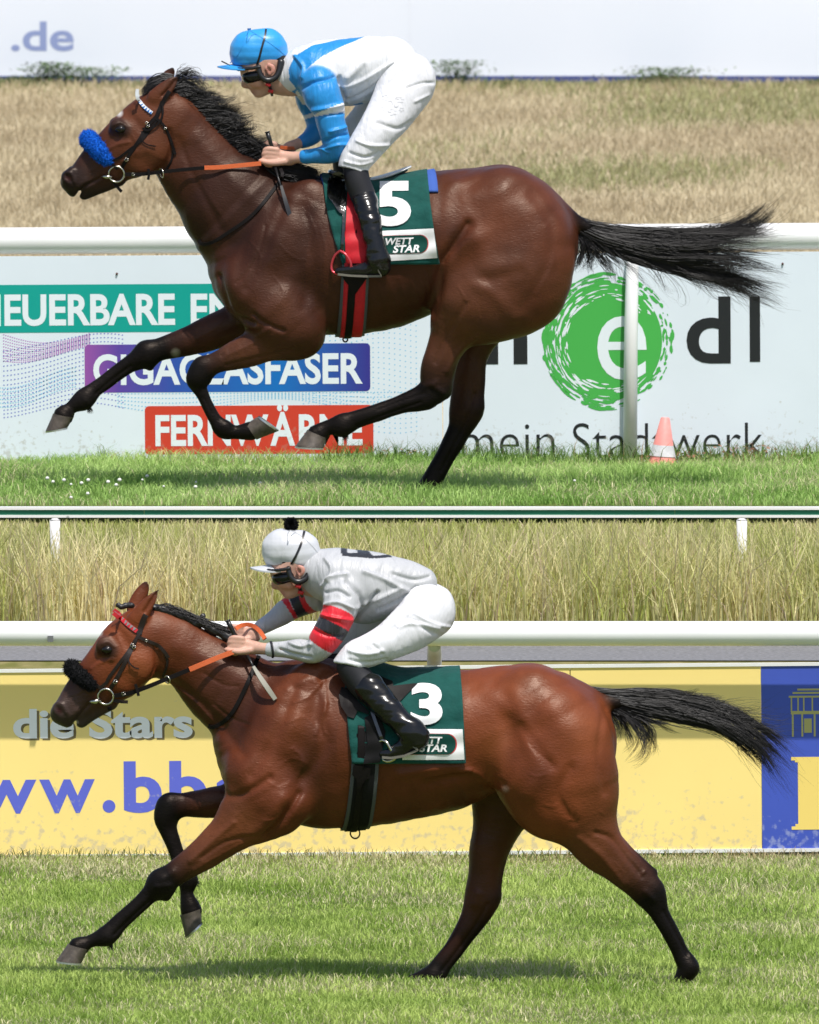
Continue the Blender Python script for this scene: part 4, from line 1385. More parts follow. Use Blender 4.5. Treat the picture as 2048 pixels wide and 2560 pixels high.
SN = [('U1', [(285, 945), (330, 900), (440, 838)], .0065, -.009), ('U1', [(190, 800), (230, 810), (250, 870)], .007, .006), ('U1', [(280, 900), (330, 860)], .01, .004),
      ('U3', [(1110, 330), (1140, 440), (1190, 560), (1320, 620)], .010, -.012),
      ('U3', [(1320, 560), (1400, 620), (1500, 660)], .010, -.010),
      ('U3', [(1230, 640), (1300, 640), (1340, 640)], .012, .006),
      ('U3', [(1420, 640), (1300, 740), (1150, 810)], .010, .005),
      ('U3', [(1560, 780), (1350, 830), (1150, 880)], .009, -.005),
      ('U3', [(1380, 690), (1250, 760), (1120, 820)], .008, -.004),
      ('U3', [(1560, 330), (1500, 470), (1380, 560)], .035, .010),
      ('U3', [(1200, 200), (1180, 330), (1230, 470)], .03, .008),
      ('U1', [(480, 640), (560, 600), (640, 580)], .008, .005),         # facial crest
      ('U1', [(430, 650), (520, 560), (600, 540)], .012, -.004),
      ('U1', [(640, 380), (700, 440), (760, 520)], .018, -.005),        # temple
      ('U1', [(930, 500), (950, 640), (900, 780)], .012, -.010),        # behind the cheek
      ('U1', [(340, 700), (430, 640)], .012, -.004),
      ('U1', [(530, 460), (580, 440), (630, 470)], .006, .005),
      ('U1', [(880, 250), (930, 200), (975, 140)], .008, -.010),        # ear hollow
      ('U1', [(560, 760), (650, 680), (760, 640)], .02, .004),
      ('U4', [(1200, 150), (1300, 200), (1390, 170)], .02, .005),
      ('U5', [(1000, 150), (900, 330), (840, 470)], .012, -.006),
      ('U5', [(1060, 330), (960, 420), (900, 520)], .012, .006),
      ('U5', [(760, 690), (640, 730), (520, 775), (420, 815)], .006, -.005),
      ('U5', [(780, 640), (660, 680), (530, 730)], .006, -.003),
      ('U5', [(830, 600), (880, 640)], .012, .006), ('U5', [(770, 610), (840, 580)], .012, .005),
      ('U5', [(1050, 660), (1010, 800), (930, 960), (870, 1080)], .006, -.005),
      ('U3', [(1010, 1080), (1060, 1180)], .005, -.004), ('U3', [(560, 905), (430, 1000), (340, 1080)], .006, -.005)]
SN += [('U4', [(1350, 480), (1260, 620), (1175, 770)], .0055, -.004), ('U4', [(1340, 560), (1240, 660), (1170, 740)], .005, -.003), ('U4', [(1330, 610), (1230, 700)], .005, -.003), 
       ('U4', [(300, 560), (330, 700), (290, 840)], .005, .0018), ('U4', [(200, 420), (260, 560), (230, 680)], .0055, .0018), ('U3', [(1480, 130), (1560, 210), (1640, 230)], .005, .0018), ('U3', [(1300, 120), (1360, 200), (1340, 300)], .0055, .0018),
       ('U3', [(1440, 330), (1500, 420), (1470, 500)], .005, .0018), ('U3', [(1150, 600), (1060, 680), (960, 740)], .005, .0018), ('U5', [(960, 60), (1010, 160), (960, 270), (900, 340)], .005, .0018), ('U5', [(1100, 60), (1060, 150), (1080, 240)], .005, .0018),
       ('U1', [(700, 640), (640, 700), (580, 720)], .004, .003), ('U1', [(480, 700), (420, 760), (360, 790)], .004, .0025), ('U1', [(660, 520), (700, 600), (690, 680)], .004, .002), ('U1', [(1060, 640), (1150, 860), (1290, 1080)], .010, .002),
       ('U4', [(1010, 880), (1060, 960), (1050, 1080)], .006, -.003), ('U4', [(1050, 830), (1090, 930), (1085, 1050)], .006, -.003), ('D', [(1150, 470), (1165, 540), (1130, 610)], .012, .002), ('D', [(560, 470), (540, 540), (500, 590)], .008, -.004)]
marks_and_shade5 = [('D', 560, 480, 80, b3, .6), ('D', 610, 590, 60, b3, .5), ('U4', 1300, 1150, 150, (.11, .036, .015), .5), ('U4', 1550, 950, 180, (.10, .030, .013), .4), ('U4', 500, 1150, 150, b3, .35), ('U4', 950, 1000, 160, (.030, .012, .008), .4), ('U3', 1500, 480, 120, (.075, .026, .013), .5), ('U1', 780, 640, 120, (.10, .032, .014), .5), ('U4', 1250, 560, 70, (.028, .010, .007), .45),  # soft patches: bay tones, with shade painted on shoulder, belly and flank
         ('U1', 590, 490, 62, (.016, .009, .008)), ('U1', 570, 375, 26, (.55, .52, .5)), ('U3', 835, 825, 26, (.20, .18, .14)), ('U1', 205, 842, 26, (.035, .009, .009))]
horse5, V5, Q5, S5 = build_horse(FU, (0, YU, ZU), ch, SB, SN, 'dark bay racehorse galloping in blue noseband on the upper track', 'dark_bay', marks_and_shade5)
eye(FU, 'U1', 583, 488, 38, S5, horse5)
hoof(FU, 'U3', (1335, 1342), (1268, 1240), (1465, 1292), (1332, 1198), -.12, horse5)
hoof(FU, 'U3', (80, 1200), (212, 1226), (32, 1308), (178, 1282), .12, horse5)
hoof(FU, 'U5', (150, 842), (258, 888), (84, 930), (248, 938), -.12, horse5)
hoof(FU, 'U5', (728, 1160), (838, 1178), (712, 1212), (826, 1222), .13, horse5)

FET5, FET = FET, []
# ------------------------------------------------ near horse (number 3)
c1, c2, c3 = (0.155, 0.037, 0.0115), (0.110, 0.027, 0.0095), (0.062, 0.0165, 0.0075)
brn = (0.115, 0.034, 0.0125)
f = FL
ch = []
torso = balls(f, 'D', [(530, 1470, 82, .72), (590, 1525, 130, .68), (660, 1560, 176, .70), (740, 1566, 175, .77), (830, 1570, 160, .84), (920, 1560, 150, .90), (1010, 1538, 132, 1.0), (1090, 1530, 132, 1.0), (1168, 1545, 126, .98), (1180, 1590, 114, .95)])
ch.append(A_(torso, cols(10, (0, c3), (2, c3), (3, c2), (5, c2), (6, c1), (9, c1)), 0.03, 3))
ch.append(A_(balls(f, 'D', [(490, 1560, 40, 1.6), (520, 1615, 58, 1.6), (560, 1660, 60, 1.5)]), c2, 0.05, 3))
neck = pairs(f, 'L1', [(790, 290, 880, 770, .56), (970, 335, 950, 815, .52), (1140, 425, 1040, 880, .52), (1330, 515, 1140, 1025, .56), (1500, 598, 1228, 1150, .62)])
ch.append(A_(neck, cols(5, (0, c2), (2, c2), (4, c3)), 0.05, 3))
hd = balls(f, 'L1', [(160, 1040, 84, .95), (262, 965, 132, .68), (358, 878, 165, .55), (452, 790, 200, .56), (570, 690, 235, .62), (650, 560, 225, .68), (700, 420, 140, .80)])
ch.append(A_(hd, cols(7, (0, (.045, .03, .027)), (1, (.06, .032, .025)), (2.5, c3), (4, c1), (6, c1)), 0.03, 4))
ch.append(A_(balls(f, 'L1', [(300, 1100, 45, .9), (370, 1045, 50, .8), (500, 960, 60, .8)]), (.045, .033, .030), 0.015, 3))
ch.append(A_(balls(f, 'L1', [(195, 1090, 52, .9), (270, 1040, 50, .9)]), (.045, .033, .030), 0.012, 3))
for sd in (-1, 1):
    ch.append(A_(balls(f, 'L1', [(145, 1005, 56, .8, sd * .028), (180, 965, 42, .8, sd * .03)]), (.05, .033, .03), 0.012, 3))
    ch.append(A_(balls(f, 'L1', [(470, 545, 66, .7, sd * .062), (535, 590, 48, .7, sd * .07)]), (.05, .02, .012), 0.025, 3))
    ch.append(A_(balls(f, 'L1', [(690, 690, 150, .45, sd * .065), (620, 770, 120, .4, sd * .06)]), c1, 0.03, 2))
ch.append(A_(balls(f, 'L1', [(705, 350, 68, .62, -.055), (750, 280, 60, .55, -.062), (805, 210, 42, .5, -.066), (852, 142, 9, .6, -.06)]), cols(4, (0, c1), (2, c2), (3, BK)), 0.02, 4))
ch.append(A_(balls(f, 'L1', [(680, 290, 60, .62, .055), (710, 220, 54, .55, .062), (745, 150, 38, .5, .066), (767, 96, 9, .6, .06)]), cols(4, (0, c1), (2, c2), (3, BK)), 0.02, 4))
for sd in (-1, 1):
    ch.append(A_(balls(f, 'D', [(660, 1430, 45, .6, sd * .13), (610, 1530, 70, .75, sd * .15), (555, 1620, 66, .9, sd * .13)]), c2, 0.06, 3))
ch.append(A_(balls(f, 'D', [(545, 1630, 66, .9, -.13), (585, 1670, 78, .72, -.165), (560, 1712, 50, .8, -.155)]), c2, 0.05, 3))
ch.append(A_(balls(f, 'D', [(545, 1630, 66, .9, .13), (560, 1670, 64, .8, .14)]), c2, 0.05, 3))
lf = ys(balls(f, 'L3', [(1290, 430, 190, .62), (1170, 550, 132, .75), (1010, 680, 102, .82), (895, 766, 83, .82), (810, 822, 76, .9), (750, 868, 76, .92), (680, 930, 54, .88), (585, 1020, 49, .82), (485, 1115, 52, .8), (410, 1182, 58, .85), (305, 1225, 43, .9), (240, 1258, 66, .95)]), -.155, -.13)
lf, ex_ = limb(lf, 6, 8, 5)
ch += ex_
ch.append(A_(lf, leg_cols(12, 1.6, 3.6, brn), 0.045, 4))
rf = ys(balls(f, 'L3', [(1200, 380, 105, .8), (1020, 404, 92, .85), (890, 412, 74, .85), (800, 425, 74, .92), (766, 488, 66, .92), (786, 560, 57, .88), (815, 640, 50, .85), (850, 740, 48, .85), (885, 830, 50, .85), (905, 878, 58, .85), (902, 960, 43, .9), (928, 1062, 68, .95)]), .15, .12)
rf, ex_ = limb(rf, 5, 8, 3)
ch += ex_
ch.append(A_(rf, leg_cols(12, 1, 2.4, c3), 0.035, 4))
for sd in (-1, 1):
    ch.append(A_(balls(f, 'D', [(1120, 1470, 70, .9, sd * .12), (1180, 1560, 108, .72, sd * .16), (1178, 1650, 108, .66, sd * .16)]), c1, 0.06, 3))
ch.append(A_(balls(f, 'D', [(1178, 1650, 112, .66, -.16), (1150, 1620, 110, .66, -.18), (1100, 1600, 70, .8, -.19)]), c1, 0.05, 3))
lh = ys(balls(f, 'L6', [(990, 90, 220, .66), (1040, 230, 165, .70), (1110, 360, 128, .72), (1205, 455, 100, .74), (1310, 545, 88, .66), (1362, 615, 74, .62), (1418, 712, 48, .72), (1490, 842, 42, .82), (1535, 932, 44, .85), (1560, 982, 48, .85), (1535, 1042, 40, .9), (1522, 1075, 44, .9)]), -.17, -.14)
lh, ex_ = limb(lh, 6, 8)
ch += ex_
ch.append(A_(lh, leg_cols(12, 2.6, 4.4, brn), 0.05, 4))
ch.append(A_(balls(f, 'L6', [(1230, 375, 30, .7, -.15), (1310, 440, 24, .7, -.15), (1386, 508, 25, .8, -.148)]), cols(3, (0, brn), (1, BK), (2, BK)), 0.022, 3))
rh = ys(balls(f, 'L6', [(660, 110, 190, .66), (615, 275, 128, .74), (566, 430, 98, .78), (545, 550, 86, .72), (528, 665, 86, .62), (482, 780, 66, .68), (398, 908, 52, .8), (322, 1008, 50, .85), (285, 1050, 52, .85), (215, 1072, 36, .9), (185, 1085, 36, .9)]), .16, .14)
rh, ex_ = limb(rh, 5, 7)
ch += ex_
ch.append(A_(rh, leg_cols(11, 4.2, 7, c3), 0.05, 4))
ch.append(A_(balls(f, 'L6', [(625, 480, 28, .6, .15), (616, 570, 20, .7, .148), (600, 658, 25, .9, .145)]), BK, 0.014, 3))
ch.append(A_(balls(f, 'D', [(1215, 1470, 26, 1.1), (1258, 1476, 20, 1.0), (1300, 1478, 13, 1.0)]), cols(3, (0, c3), (1, BK), (2, BK)), 0.03, 3))
for sd in (-1, 1):
    ch.append(A_(balls(f, 'L1', [(124, 996, 26, .8, sd * .054), (160, 1034, 18, .8, sd * .054)]), BK, 0.006, 3, op='sub'))
    ch.append(A_(balls(f, 'L1', [(232, 1150, 10, 9, sd * .0), (258, 1098, 9, 9, sd * .0)]), BK, 0.004, 3, op='sub'))
SB = [('D', [(620, 1440), (580, 1540), (530, 1620)], .020, -.007),
      ('L4', [(330, 240), (250, 480), (330, 700), (170, 960), (40, 1180)], .025, -.010),
      ('L1', [(930, 800), (1150, 950), (1330, 1150), (1450, 1300)], .022, -.008),
      ('L1', [(1000, 560), (1200, 640), (1500, 800)], .035, .007),
      ('L5', [(500, 480), (500, 700), (440, 860)], .042, -.012),
      ('L5', [(330, 260), (560, 470)], .03, .006),
      ('L5', [(590, 520), (700, 680), (800, 800)], .020, -.007),
      ('L5', [(540, 300), (620, 560), (700, 820), (640, 1000)], .03, .008),
      ('L5', [(820, 420), (1000, 640), (1050, 900)], .06, .010),
      ('L5', [(1180, 420), (1130, 720), (1180, 1000)], .014, -.006),
      ('L5', [(930, 820), (850, 1020), (960, 1200)], .02, -.007),
      ('L4', [(870, 930), (1250, 880), (1500, 980)], .02, .010),
      ('L4', [(1050, 1000), (1350, 940), (1600, 1010)], .018, -.008)]
SB += [('L4', [(760 + 100 * k, 980), (800 + 110 * k, 1180)], .010, .0022) for k in range(6)]
SN = [('L1', [(250, 1110), (290, 1050), (360, 962)], .0065, -.009), ('L1', [(110, 960), (165, 970), (195, 1030)], .007, .006), ('L1', [(215, 1060), (270, 1010)], .01, .004),
      ('L3', [(1120, 280), (1170, 320), (1260, 300), (1420, 200)], .014, -.010),
      ('L3', [(1600, 300), (1500, 460), (1400, 560)], .014, -.016),
      ('L3', [(1500, 330), (1400, 480), (1300, 560)], .025, .009),
      ('L3', [(1330, 560), (1150, 600), (1000, 700)], .009, -.006),
      ('L3', [(1200, 480), (1060, 600), (930, 720)], .010, .006),
      ('L3', [(1250, 610), (1080, 700), (950, 780)], .008, .004),
      ('L3', [(760, 830), (820, 790)], .016, .006), ('L3', [(720, 880), (800, 870)], .010, .005),
      ('L3', [(690, 960), (560, 1080), (460, 1180)], .006, -.006), ('L3', [(640, 930), (520, 1040), (430, 1120)], .006, -.003),
      ('L1', [(370, 710), (440, 660), (530, 640)], .008, .005), ('L1', [(330, 740), (420, 650), (480, 630)], .012, -.004),
      ('L1', [(520, 420), (600, 480), (660, 560)], .018, -.006), ('L1', [(840, 560), (845, 700), (790, 810)], .012, -.010),
      ('L1', [(450, 530), (490, 515), (540, 550)], .006, .005), ('L1', [(755, 300), (800, 230), (835, 170)], .008, -.010),
      ('L1', [(430, 460), (500, 440), (560, 460)], .012, .004), ('L1', [(220, 830), (320, 740)], .012, -.004),
      ('L4', [(60, 330), (250, 250), (330, 480)], .014, .005), ('L4', [(320, 260), (330, 430), (260, 640)], .008, .004),
      ('L4', [(120, 500), (60, 700), (160, 860)], .03, .008),
      ('L6', [(1100, 300), (1180, 330), (1250, 420), (1330, 520)], .010, -.007), ('L6', [(1020, 330), (1130, 420), (1240, 560)], .014, .006),
      ('L6', [(1330, 515), (1345, 500)], .008, .005), ('L6', [(1350, 600), (1390, 640)], .012, .005),
      ('L6', [(1440, 700), (1510, 830), (1560, 920)], .006, -.006),
      ('L6', [(510, 640), (500, 690)], .016, .009), ('L6', [(560, 690), (500, 800), (400, 940), (330, 1030)], .007, -.006)]
SN += [('L5', [(640, 640), (690, 700), (790, 780)], .006, -.0022), ('L5', [(640, 860), (700, 880), (760, 860)], .005, .0018), ('L5', [(740, 1080), (800, 1100), (850, 1080)], .005, .0018), ('L5', [(900, 1180), (960, 1200), (1000, 1160)], .005, .0018),
       ('L5', [(1150, 1480 - 340), (1180, 1160)], .005, .0018), ('L4', [(100, 420), (200, 380), (300, 280)], .006, .003), ('L4', [(60, 560), (180, 520), (260, 600)], .0055, .0018), ('L4', [(340, 420), (310, 560), (330, 640)], .006, .004), ('L4', [(1350, 900), (1420, 930), (1500, 990)], .006, .004),
       ('L4', [(900, 1240), (1050, 1210), (1180, 1140)], .005, .0018), ('L4', [(1040, 950), (1200, 920), (1370, 900)], .007, .004), ('L3', [(1480, 130), (1560, 80), (1640, 110)], .005, .0018), ('L3', [(1400, 220), (1480, 260), (1540, 230)], .005, .0018), ('L3', [(1380, 465), (1440, 455), (1470, 440)], .004, .003),
       ('L3', [(1230, 420), (1130, 520), (1060, 560)], .005, .0018), ('L3', [(1560, 20), (1620, 90), (1590, 190)], .006, .003), ('L1', [(560, 760), (620, 720), (680, 640)], .004, .003), ('L1', [(330, 830), (290, 880), (230, 900)], .004, .0025), ('L1', [(560, 480), (600, 560), (590, 640)], .004, .002),
       ('L1', [(1000, 860), (1130, 960), (1240, 1080)], .006, .004), ('L1', [(1250, 960), (1380, 1060), (1500, 1100)], .006, -.003), ('L1', [(1180, 740), (1320, 820), (1420, 830)], .006, -.003), ('L6', [(1180, 440), (1230, 490), (1260, 560)], .005, .0018), ('L6', [(940, 120), (980, 200), (960, 240)], .005, .0018)]
marks_and_shade3 = [('L5', 400, 650, 130, (.21, .060, .018), .6), ('L5', 1080, 560, 200, (.19, .055, .018), .5), ('L1', 1350, 900, 260, (.050, .0150, .0085), .6), ('L4', 900, 1230, 190, (.055, .016, .009), .5), ('L4', 1300, 1150, 140, (.06, .018, .01), .5), ('L5', 520, 740, 80, (.065, .019, .009), .4), ('L5', 700, 900, 120, (.065, .018, .010), .5), ('L5', 1100, 1000, 160, (.16, .045, .015), .5), ('L4', 120, 500, 150, (.15, .042, .015), .5), ('L4', 250, 950, 120, (.07, .02, .01), .5), ('L1', 700, 690, 120, (.20, .056, .018), .6), ('L3', 1250, 500, 120, (.17, .050, .017), .5), ('L5', 600, 260, 160, (.16, .045, .016), .5),  # lighter bay tones, and darker patches painting shade at neck, belly, haunch
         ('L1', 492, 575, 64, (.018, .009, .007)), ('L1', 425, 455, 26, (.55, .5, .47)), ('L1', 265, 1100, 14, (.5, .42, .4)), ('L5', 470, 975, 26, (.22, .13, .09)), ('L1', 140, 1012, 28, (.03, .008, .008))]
horse3, V3, Q3, S3 = build_horse(FL, (0, 0, 0), ch, SB, SN, 'bright bay racehorse galloping in black noseband on the near track', 'bright_bay', marks_and_shade3)
eye(FL, 'L1', 487, 572, 40, S3, horse3)
hoof(FL, 'L3', (175, 1240), (308, 1275), (103, 1342), (268, 1358), -.13, horse3)
hoof(FL, 'L3', (862, 1092), (998, 1046), (894, 1228), (1002, 1126), .12, horse3)
hoof(FL, 'L6', (1490, 1055), (1572, 1075), (1462, 1095), (1566, 1100), -.14, horse3)
hoof(FL, 'L6', (200, 1060), (262, 1082), (95, 1098), (232, 1104), .14, horse3)

# ------------------------------------------------------------------ tack helpers
M_LEATHER = mat('black_leather', (0.010, 0.008, 0.008), 0.5, 0.10, bump=(120, 0.2, 0.002))
M_BRLEA = mat('brown_black_leather', (0.018, 0.011, 0.009), 0.5, 0.3, bump=(120, 0.2, 0.002))
M_STEEL = mat('bit_steel', (0.60, 0.57, 0.50), 0.25, metal=1.0)
M_ORANGE = mat('orange_rubber', srgb(205, 98, 52), 0.6, 0.4, bump=(400, 0.5, 0.003))
M_CLOTH = mat('bottle_green_cloth', srgb(14, 72, 66), 0.8, 0.2, noise=(30, 0.10), bump=(16, 0.6, 0.016), sheen=0.1)
M_CWHITE = mat('cloth_white_print', (0.80, 0.80, 0.80), 0.7, 0.2, bump=(18, 0.2, 0.006))
M_CGREEN = mat('cloth_green_print', srgb(16, 66, 58), 0.8, 0.2)
M_CRED = mat('cloth_red_print', srgb(200, 60, 60), 0.7)
def subdiv_poly(V2, F, step):
    """cut a flat shape along a grid so that it can follow a curved surface"""
    bm = bmesh.new()
    vs = [bm.verts.new((v[0], 0, v[1])) for v in V2]
    for f in F:
        try: bm.faces.new([vs[i] for i in f])
        except ValueError: pass
    bmesh.ops.triangulate(bm, faces=bm.faces[:])
    lo, hi = V2.min(0), V2.max(0)
    for ax, a, b in ((0, lo[0], hi[0]), (2, lo[1], hi[1])):
        for c in np.arange(a + step, b, step):
            co, no = [0, 0, 0], [0, 0, 0]
            co[ax], no[ax] = c, 1
            bmesh.ops.bisect_plane(bm, geom=bm.verts[:] + bm.edges[:] + bm.faces[:], plane_co=co, plane_no=no, dist=1e-6)
    bm.verts.index_update()
    V = np.array([(v.co.x, v.co.z) for v in bm.verts])
    F = [tuple(v.index for v in f.verts) for f in bm.faces]
    bm.free()
    return V, F
def on_surf(name, V2, F, S, off, m, parent, step=0.02, dflt=-0.28, S2=None):
    V2, F = subdiv_poly(np.asarray(V2, float), F, step)
    V = []
    for x, z in V2:
        h, n, ok = S.near(x, z, dflt)
        if not ok and S2 is not None:
            h, n, ok = S2.near(x, z, dflt)
            h = h + Vector((0, -.014, 0))
        V.append((x, h.y - off, z))
    Y_ = np.array([q[1] for q in V])
    o = mesh_np(name, V, F, m, parent, smooth=True)
    bm = bmesh.new(); bm.from_mesh(o.data)
    for q in bm.faces:
        q.normal_update()
        if q.normal.y > 0: q.normal_flip()
    bm.to_mesh(o.data); bm.free()
    return o
def poly_px(fr, v, pts, smooth=0):
    P = np.array([fr.p(v, *q) for q in pts])
    if smooth:
        P, _ = catmull(np.vstack([P, P[:1]]), smooth)
        P = P[:-1]
    return P, [tuple(range(len(P)))]
def px_box(fr, v, a, b, c, d):
    (x0, z1), (x1, z0) = fr.p(v, a, b), fr.p(v, c, d)
    return (x0, z0, x1, z1)
def wrap(name, S, xf, xb, zc, ph0, ph1, off, m, parent, nu=36, nv=60, wr=0.0, seed=0, both=True, thick=0.0):
    """cloth wrapped round the barrel: x edges xf/xb as functions of |phi|, angles from the spine"""
    ph = np.linspace(-ph1, ph1, nv) if both else np.linspace(ph0, ph1, nv)
    V = []
    for p in ph:
        for i in range(nu):
            s = i / (nu - 1)
            a = abs(p)
            x = xf(a) + (xb(a) - xf(a)) * s
            h, n = S.radial(x, zc, a, -1 if p >= 0 else 1)
            d = Vector((0, -math.sin(a) if p >= 0 else math.sin(a), math.cos(a)))
            w = wr * (math.sin(x * 31 + a * 4 + seed) * math.sin(x * 17 - a * 9 + seed * 2) + 0.6 * math.sin(a * 23 + x * 9 + seed)) * min(1, a)
            V.append(h + d * (off + w))
    F = [(j * nu + i, j * nu + i + 1, (j + 1) * nu + i + 1, (j + 1) * nu + i) for j in range(nv - 1) for i in range(nu - 1)]
    o = mesh_np(name, [tuple(v) for v in V], F, m, parent)
    bm = bmesh.new(); bm.from_mesh(o.data); bmesh.ops.recalc_face_normals(bm, faces=bm.faces)
    c = bm.faces[len(bm.faces) // 4] if False else None
    bm.to_mesh(o.data); bm.free()
    if thick:
        md = o.modifiers.new('thickness', 'SOLIDIFY'); md.thickness = thick; md.offset = 0
    return o, np.array([tuple(v) for v in V]), F
def grid_surf(V, F):
    s = Surf.__new__(Surf)
    s.b = BVHTree.FromPolygons(V.tolist(), F)
    return s
def sheepskin(fr, v, path, m, parent, seed):
    """fluffy roll over the nose"""
    P = []
    for (u, w, y, r) in path:
        x, z = fr.p(v, u, w)
        P.append((x, z, y, fr.r(v, r), 1.0))
    V, Q, C = solid([Chain(P, (0.1, 0.1, 0.1), 0.01, 4)], 0.005, 1)
    N = vnormals(V, Q)
    rng = np.random.default_rng(seed)
    V = V + N * (rng.normal(0, 0.0016, len(V)) + 0.0022 * np.sin(V[:, 0] * 260 + V[:, 2] * 190) * np.sin(V[:, 2] * 230))[:, None]
    o = mesh_np('noseband_roll', V, Q, m, parent)
    k = rng.integers(0, len(V), 5200)
    t = np.linspace(0, 1, 4)[None, :, None]
    d = N[k][:, None] + rng.normal(0, 0.55, (len(k), 1, 3))
    PP = V[k][:, None] + d * t * 0.0055 + rng.normal(0, 0.4, (len(k), 1, 3)) * t ** 2 * 0.004
    strands('fleece', PP, np.full((len(k), 4), 0.0011) * np.array([1, 1, .8, .3]), m, o)
def ring_part(fr, v, u, w, R, S, parent, off=0.016, name='bit_ring', thick=0.0042):
    x, z = fr.p(v, u, w)
    h, n, ok = S.near(x, z, -0.06)
    for sd in (1, -1):
        q = MB(); q.ring((x, sd * (h.y - off), z), (0.12, 1, 0.05), fr.r(v, R), thick, 32, 8); q.build(name, M_STEEL, parent)
    return h.y - off
def buckle(fr, v, u, w, s, ang, S, parent, off=0.008):
    x, z = fr.p(v, u, w)
    h, n, ok = S.near(x, z, -0.08)
    q = MB()
    c, sn = math.cos(ang), math.sin(ang)
    P = [(x + s * (a * c - b * sn), h.y - off, z + s * (a * sn + b * c)) for a, b in ((-1, -.8), (1, -.8), (1, .8), (-1, .8), (-1, -.8))]
    q.tube(P, 0.0018, 6)
    q.tube([P[0], ((P[2][0] + P[1][0]) / 2, h.y - off - .002, (P[2][2] + P[1][2]) / 2)], 0.0013, 5)
    q.build('buckle', M_STEEL, parent)

# ------------------------------------------------------------------ far horse: bridle
f, S = FU, S5
bri = empty('bridle', (0, YU, ZU), 'black bridle with blue sheepskin noseband and blue white browband on the dark bay', 'bridle')
M_BLUEF = mat('blue_fleece', srgb(24, 92, 190), 0.95, 0.1, noise=(60, 0.3))
sheepskin(f, 'U1', [(478, 705, -.068, 46), (432, 652, -.064, 58), (388, 604, -.044, 62), (358, 574, -.018, 62), (350, 566, 0, 62), (358, 574, .018, 62), (388, 604, .044, 62), (432, 652, .064, 58), (478, 705, .068, 46)], M_BLUEF, bri, 3)
for (v, P, w) in (('U1', [(880, 290), (850, 380), (790, 450), (700, 590), (640, 680), (590, 770)], .017), ('U1', [(845, 420), (740, 560), (640, 640), (560, 700), (500, 715)], .012),
                  ('U1', [(500, 700), (525, 740), (560, 775)], .013)):
    strap('cheekpiece', f, v, P, w, .004, M_LEATHER, bri, S, .002, mirror=True)
strap('headpiece', f, 'U1', [(935, 215), (905, 260), (870, 330), (840, 400)], .020, .004, M_LEATHER, bri, S, .002, mirror=True)
strap('throatlatch', f, 'U1', [(840, 410), (900, 470), (940, 560), (975, 670)], .013, .004, M_LEATHER, bri, S, .004)
strap('throatlatch', f, 'U1', [(960, 640), (945, 720), (900, 790)], .010, .003, M_LEATHER, bri, S, .003)
strap('keeper_loop', f, 'U1', [(880, 300), (885, 380), (850, 450), (780, 495), (740, 480)], .009, .003, M_LEATHER, bri, S, .010)
strap('loose_strap', f, 'U1', [(735, 500), (735, 560), (770, 595), (835, 610)], .006, .002, M_LEATHER, bri, S, .006)
bw = strap('browband', f, 'U1', [(700, 212), (705, 265), (750, 325), (810, 372)], .015, .005, mat('browband_white', (0.72, 0.75, 0.78), 0.5), bri, S, .003, mirror=True)
M_BB = mat('browband_blue', srgb(40, 110, 190), 0.5)
for k in range(10):
    t = k / 9.0
    P = resample(np.array([f.p('U1', *q) for q in [(700, 212), (705, 265), (750, 325), (810, 372)]]), 40)
    i = int(2 + t * 35)
    x, z = P[i]
    tx, tz = P[min(i + 1, 39)] - P[max(i - 1, 0)]
    l = math.hypot(tx, tz); tx, tz = tx / l, tz / l
    h, n, ok = S.near(x, z, -.05)
    a, b = .0062, .0072
    on = [(x - tx * a - tz * b * -1, z - tz * a + tx * b * -1), (x + tx * a + tz * b, z + tz * a - tx * b), (x + tz * -b, z + tx * b)]
    mesh_np('browband_triangle', [(p[0], h.y - .0105, p[1]) for p in on], [(0, 1, 2)], M_BB, bri, smooth=False)
yr = ring_part(f, 'U1', 552, 812, 56, S, bri)
q = MB(); q.tube([pt(f, 'U1', 448, 830, -.062), pt(f, 'U1', 490, 832, -.070), pt(f, 'U1', 520, 830, yr)], [.006, .009, .005], 10); q.build('bit', M_STEEL, bri)
strap('chin_strap', f, 'U1', [(520, 850), (545, 890), (590, 940)], .014, .004, M_LEATHER, bri, None, y=-.055)
strap('rein', f, 'U1', [(600, 812, yr), (720, 812, -.085), (900, 790, -.115), (1060, 773, -.125), (1190, 762, -.13)], .017, .004, M_LEATHER, bri, None, m_pts=24)
strap('rein_grip', f, 'U1', [(1185, 762, -.131), (1300, 758, -.13), (1450, 745, -.12), (1590, 732, -.11)], .020, .006, M_ORANGE, bri, None, m_pts=24)
strap('rein_grip', f, 'U2', [(540, 880, -.02), (600, 888, .02), (640, 890, .06)], .016, .005, M_ORANGE, bri, None)
strap('rein', f, 'U2', [(545, 1020, -.12), (555, 1070, -.15), (480, 1180, -.175), (350, 1330, -.19), (200, 1440, -.185), (80, 1515, -.165), (12, 1525, -.12), (-5, 1500, -.05)], .016, .004, M_LEATHER, bri, S, .006, m_pts=60)
for (u, w, s, a) in ((625, 705, .008, .9), (905, 480, .006, 1.2), (770, 440, .006, .9), (675, 812, .007, 0), (780, 465, .006, .8)):
    buckle(f, 'U1', u, w, s, a, S, bri, .009 if w < 800 else .03)
q = MB(); x, z = f.p('U1', 878, 800); q.ring((x, -.118, z), (.9, .4, .2), f.r('U1', 32), .0025, 20, 6); q.build('martingale_ring', M_STEEL, bri)
strap('rein_stop', f, 'U1', [(782, 770), (786, 810), (780, 850)], .012, .006, M_LEATHER, bri, None, y=-.105)

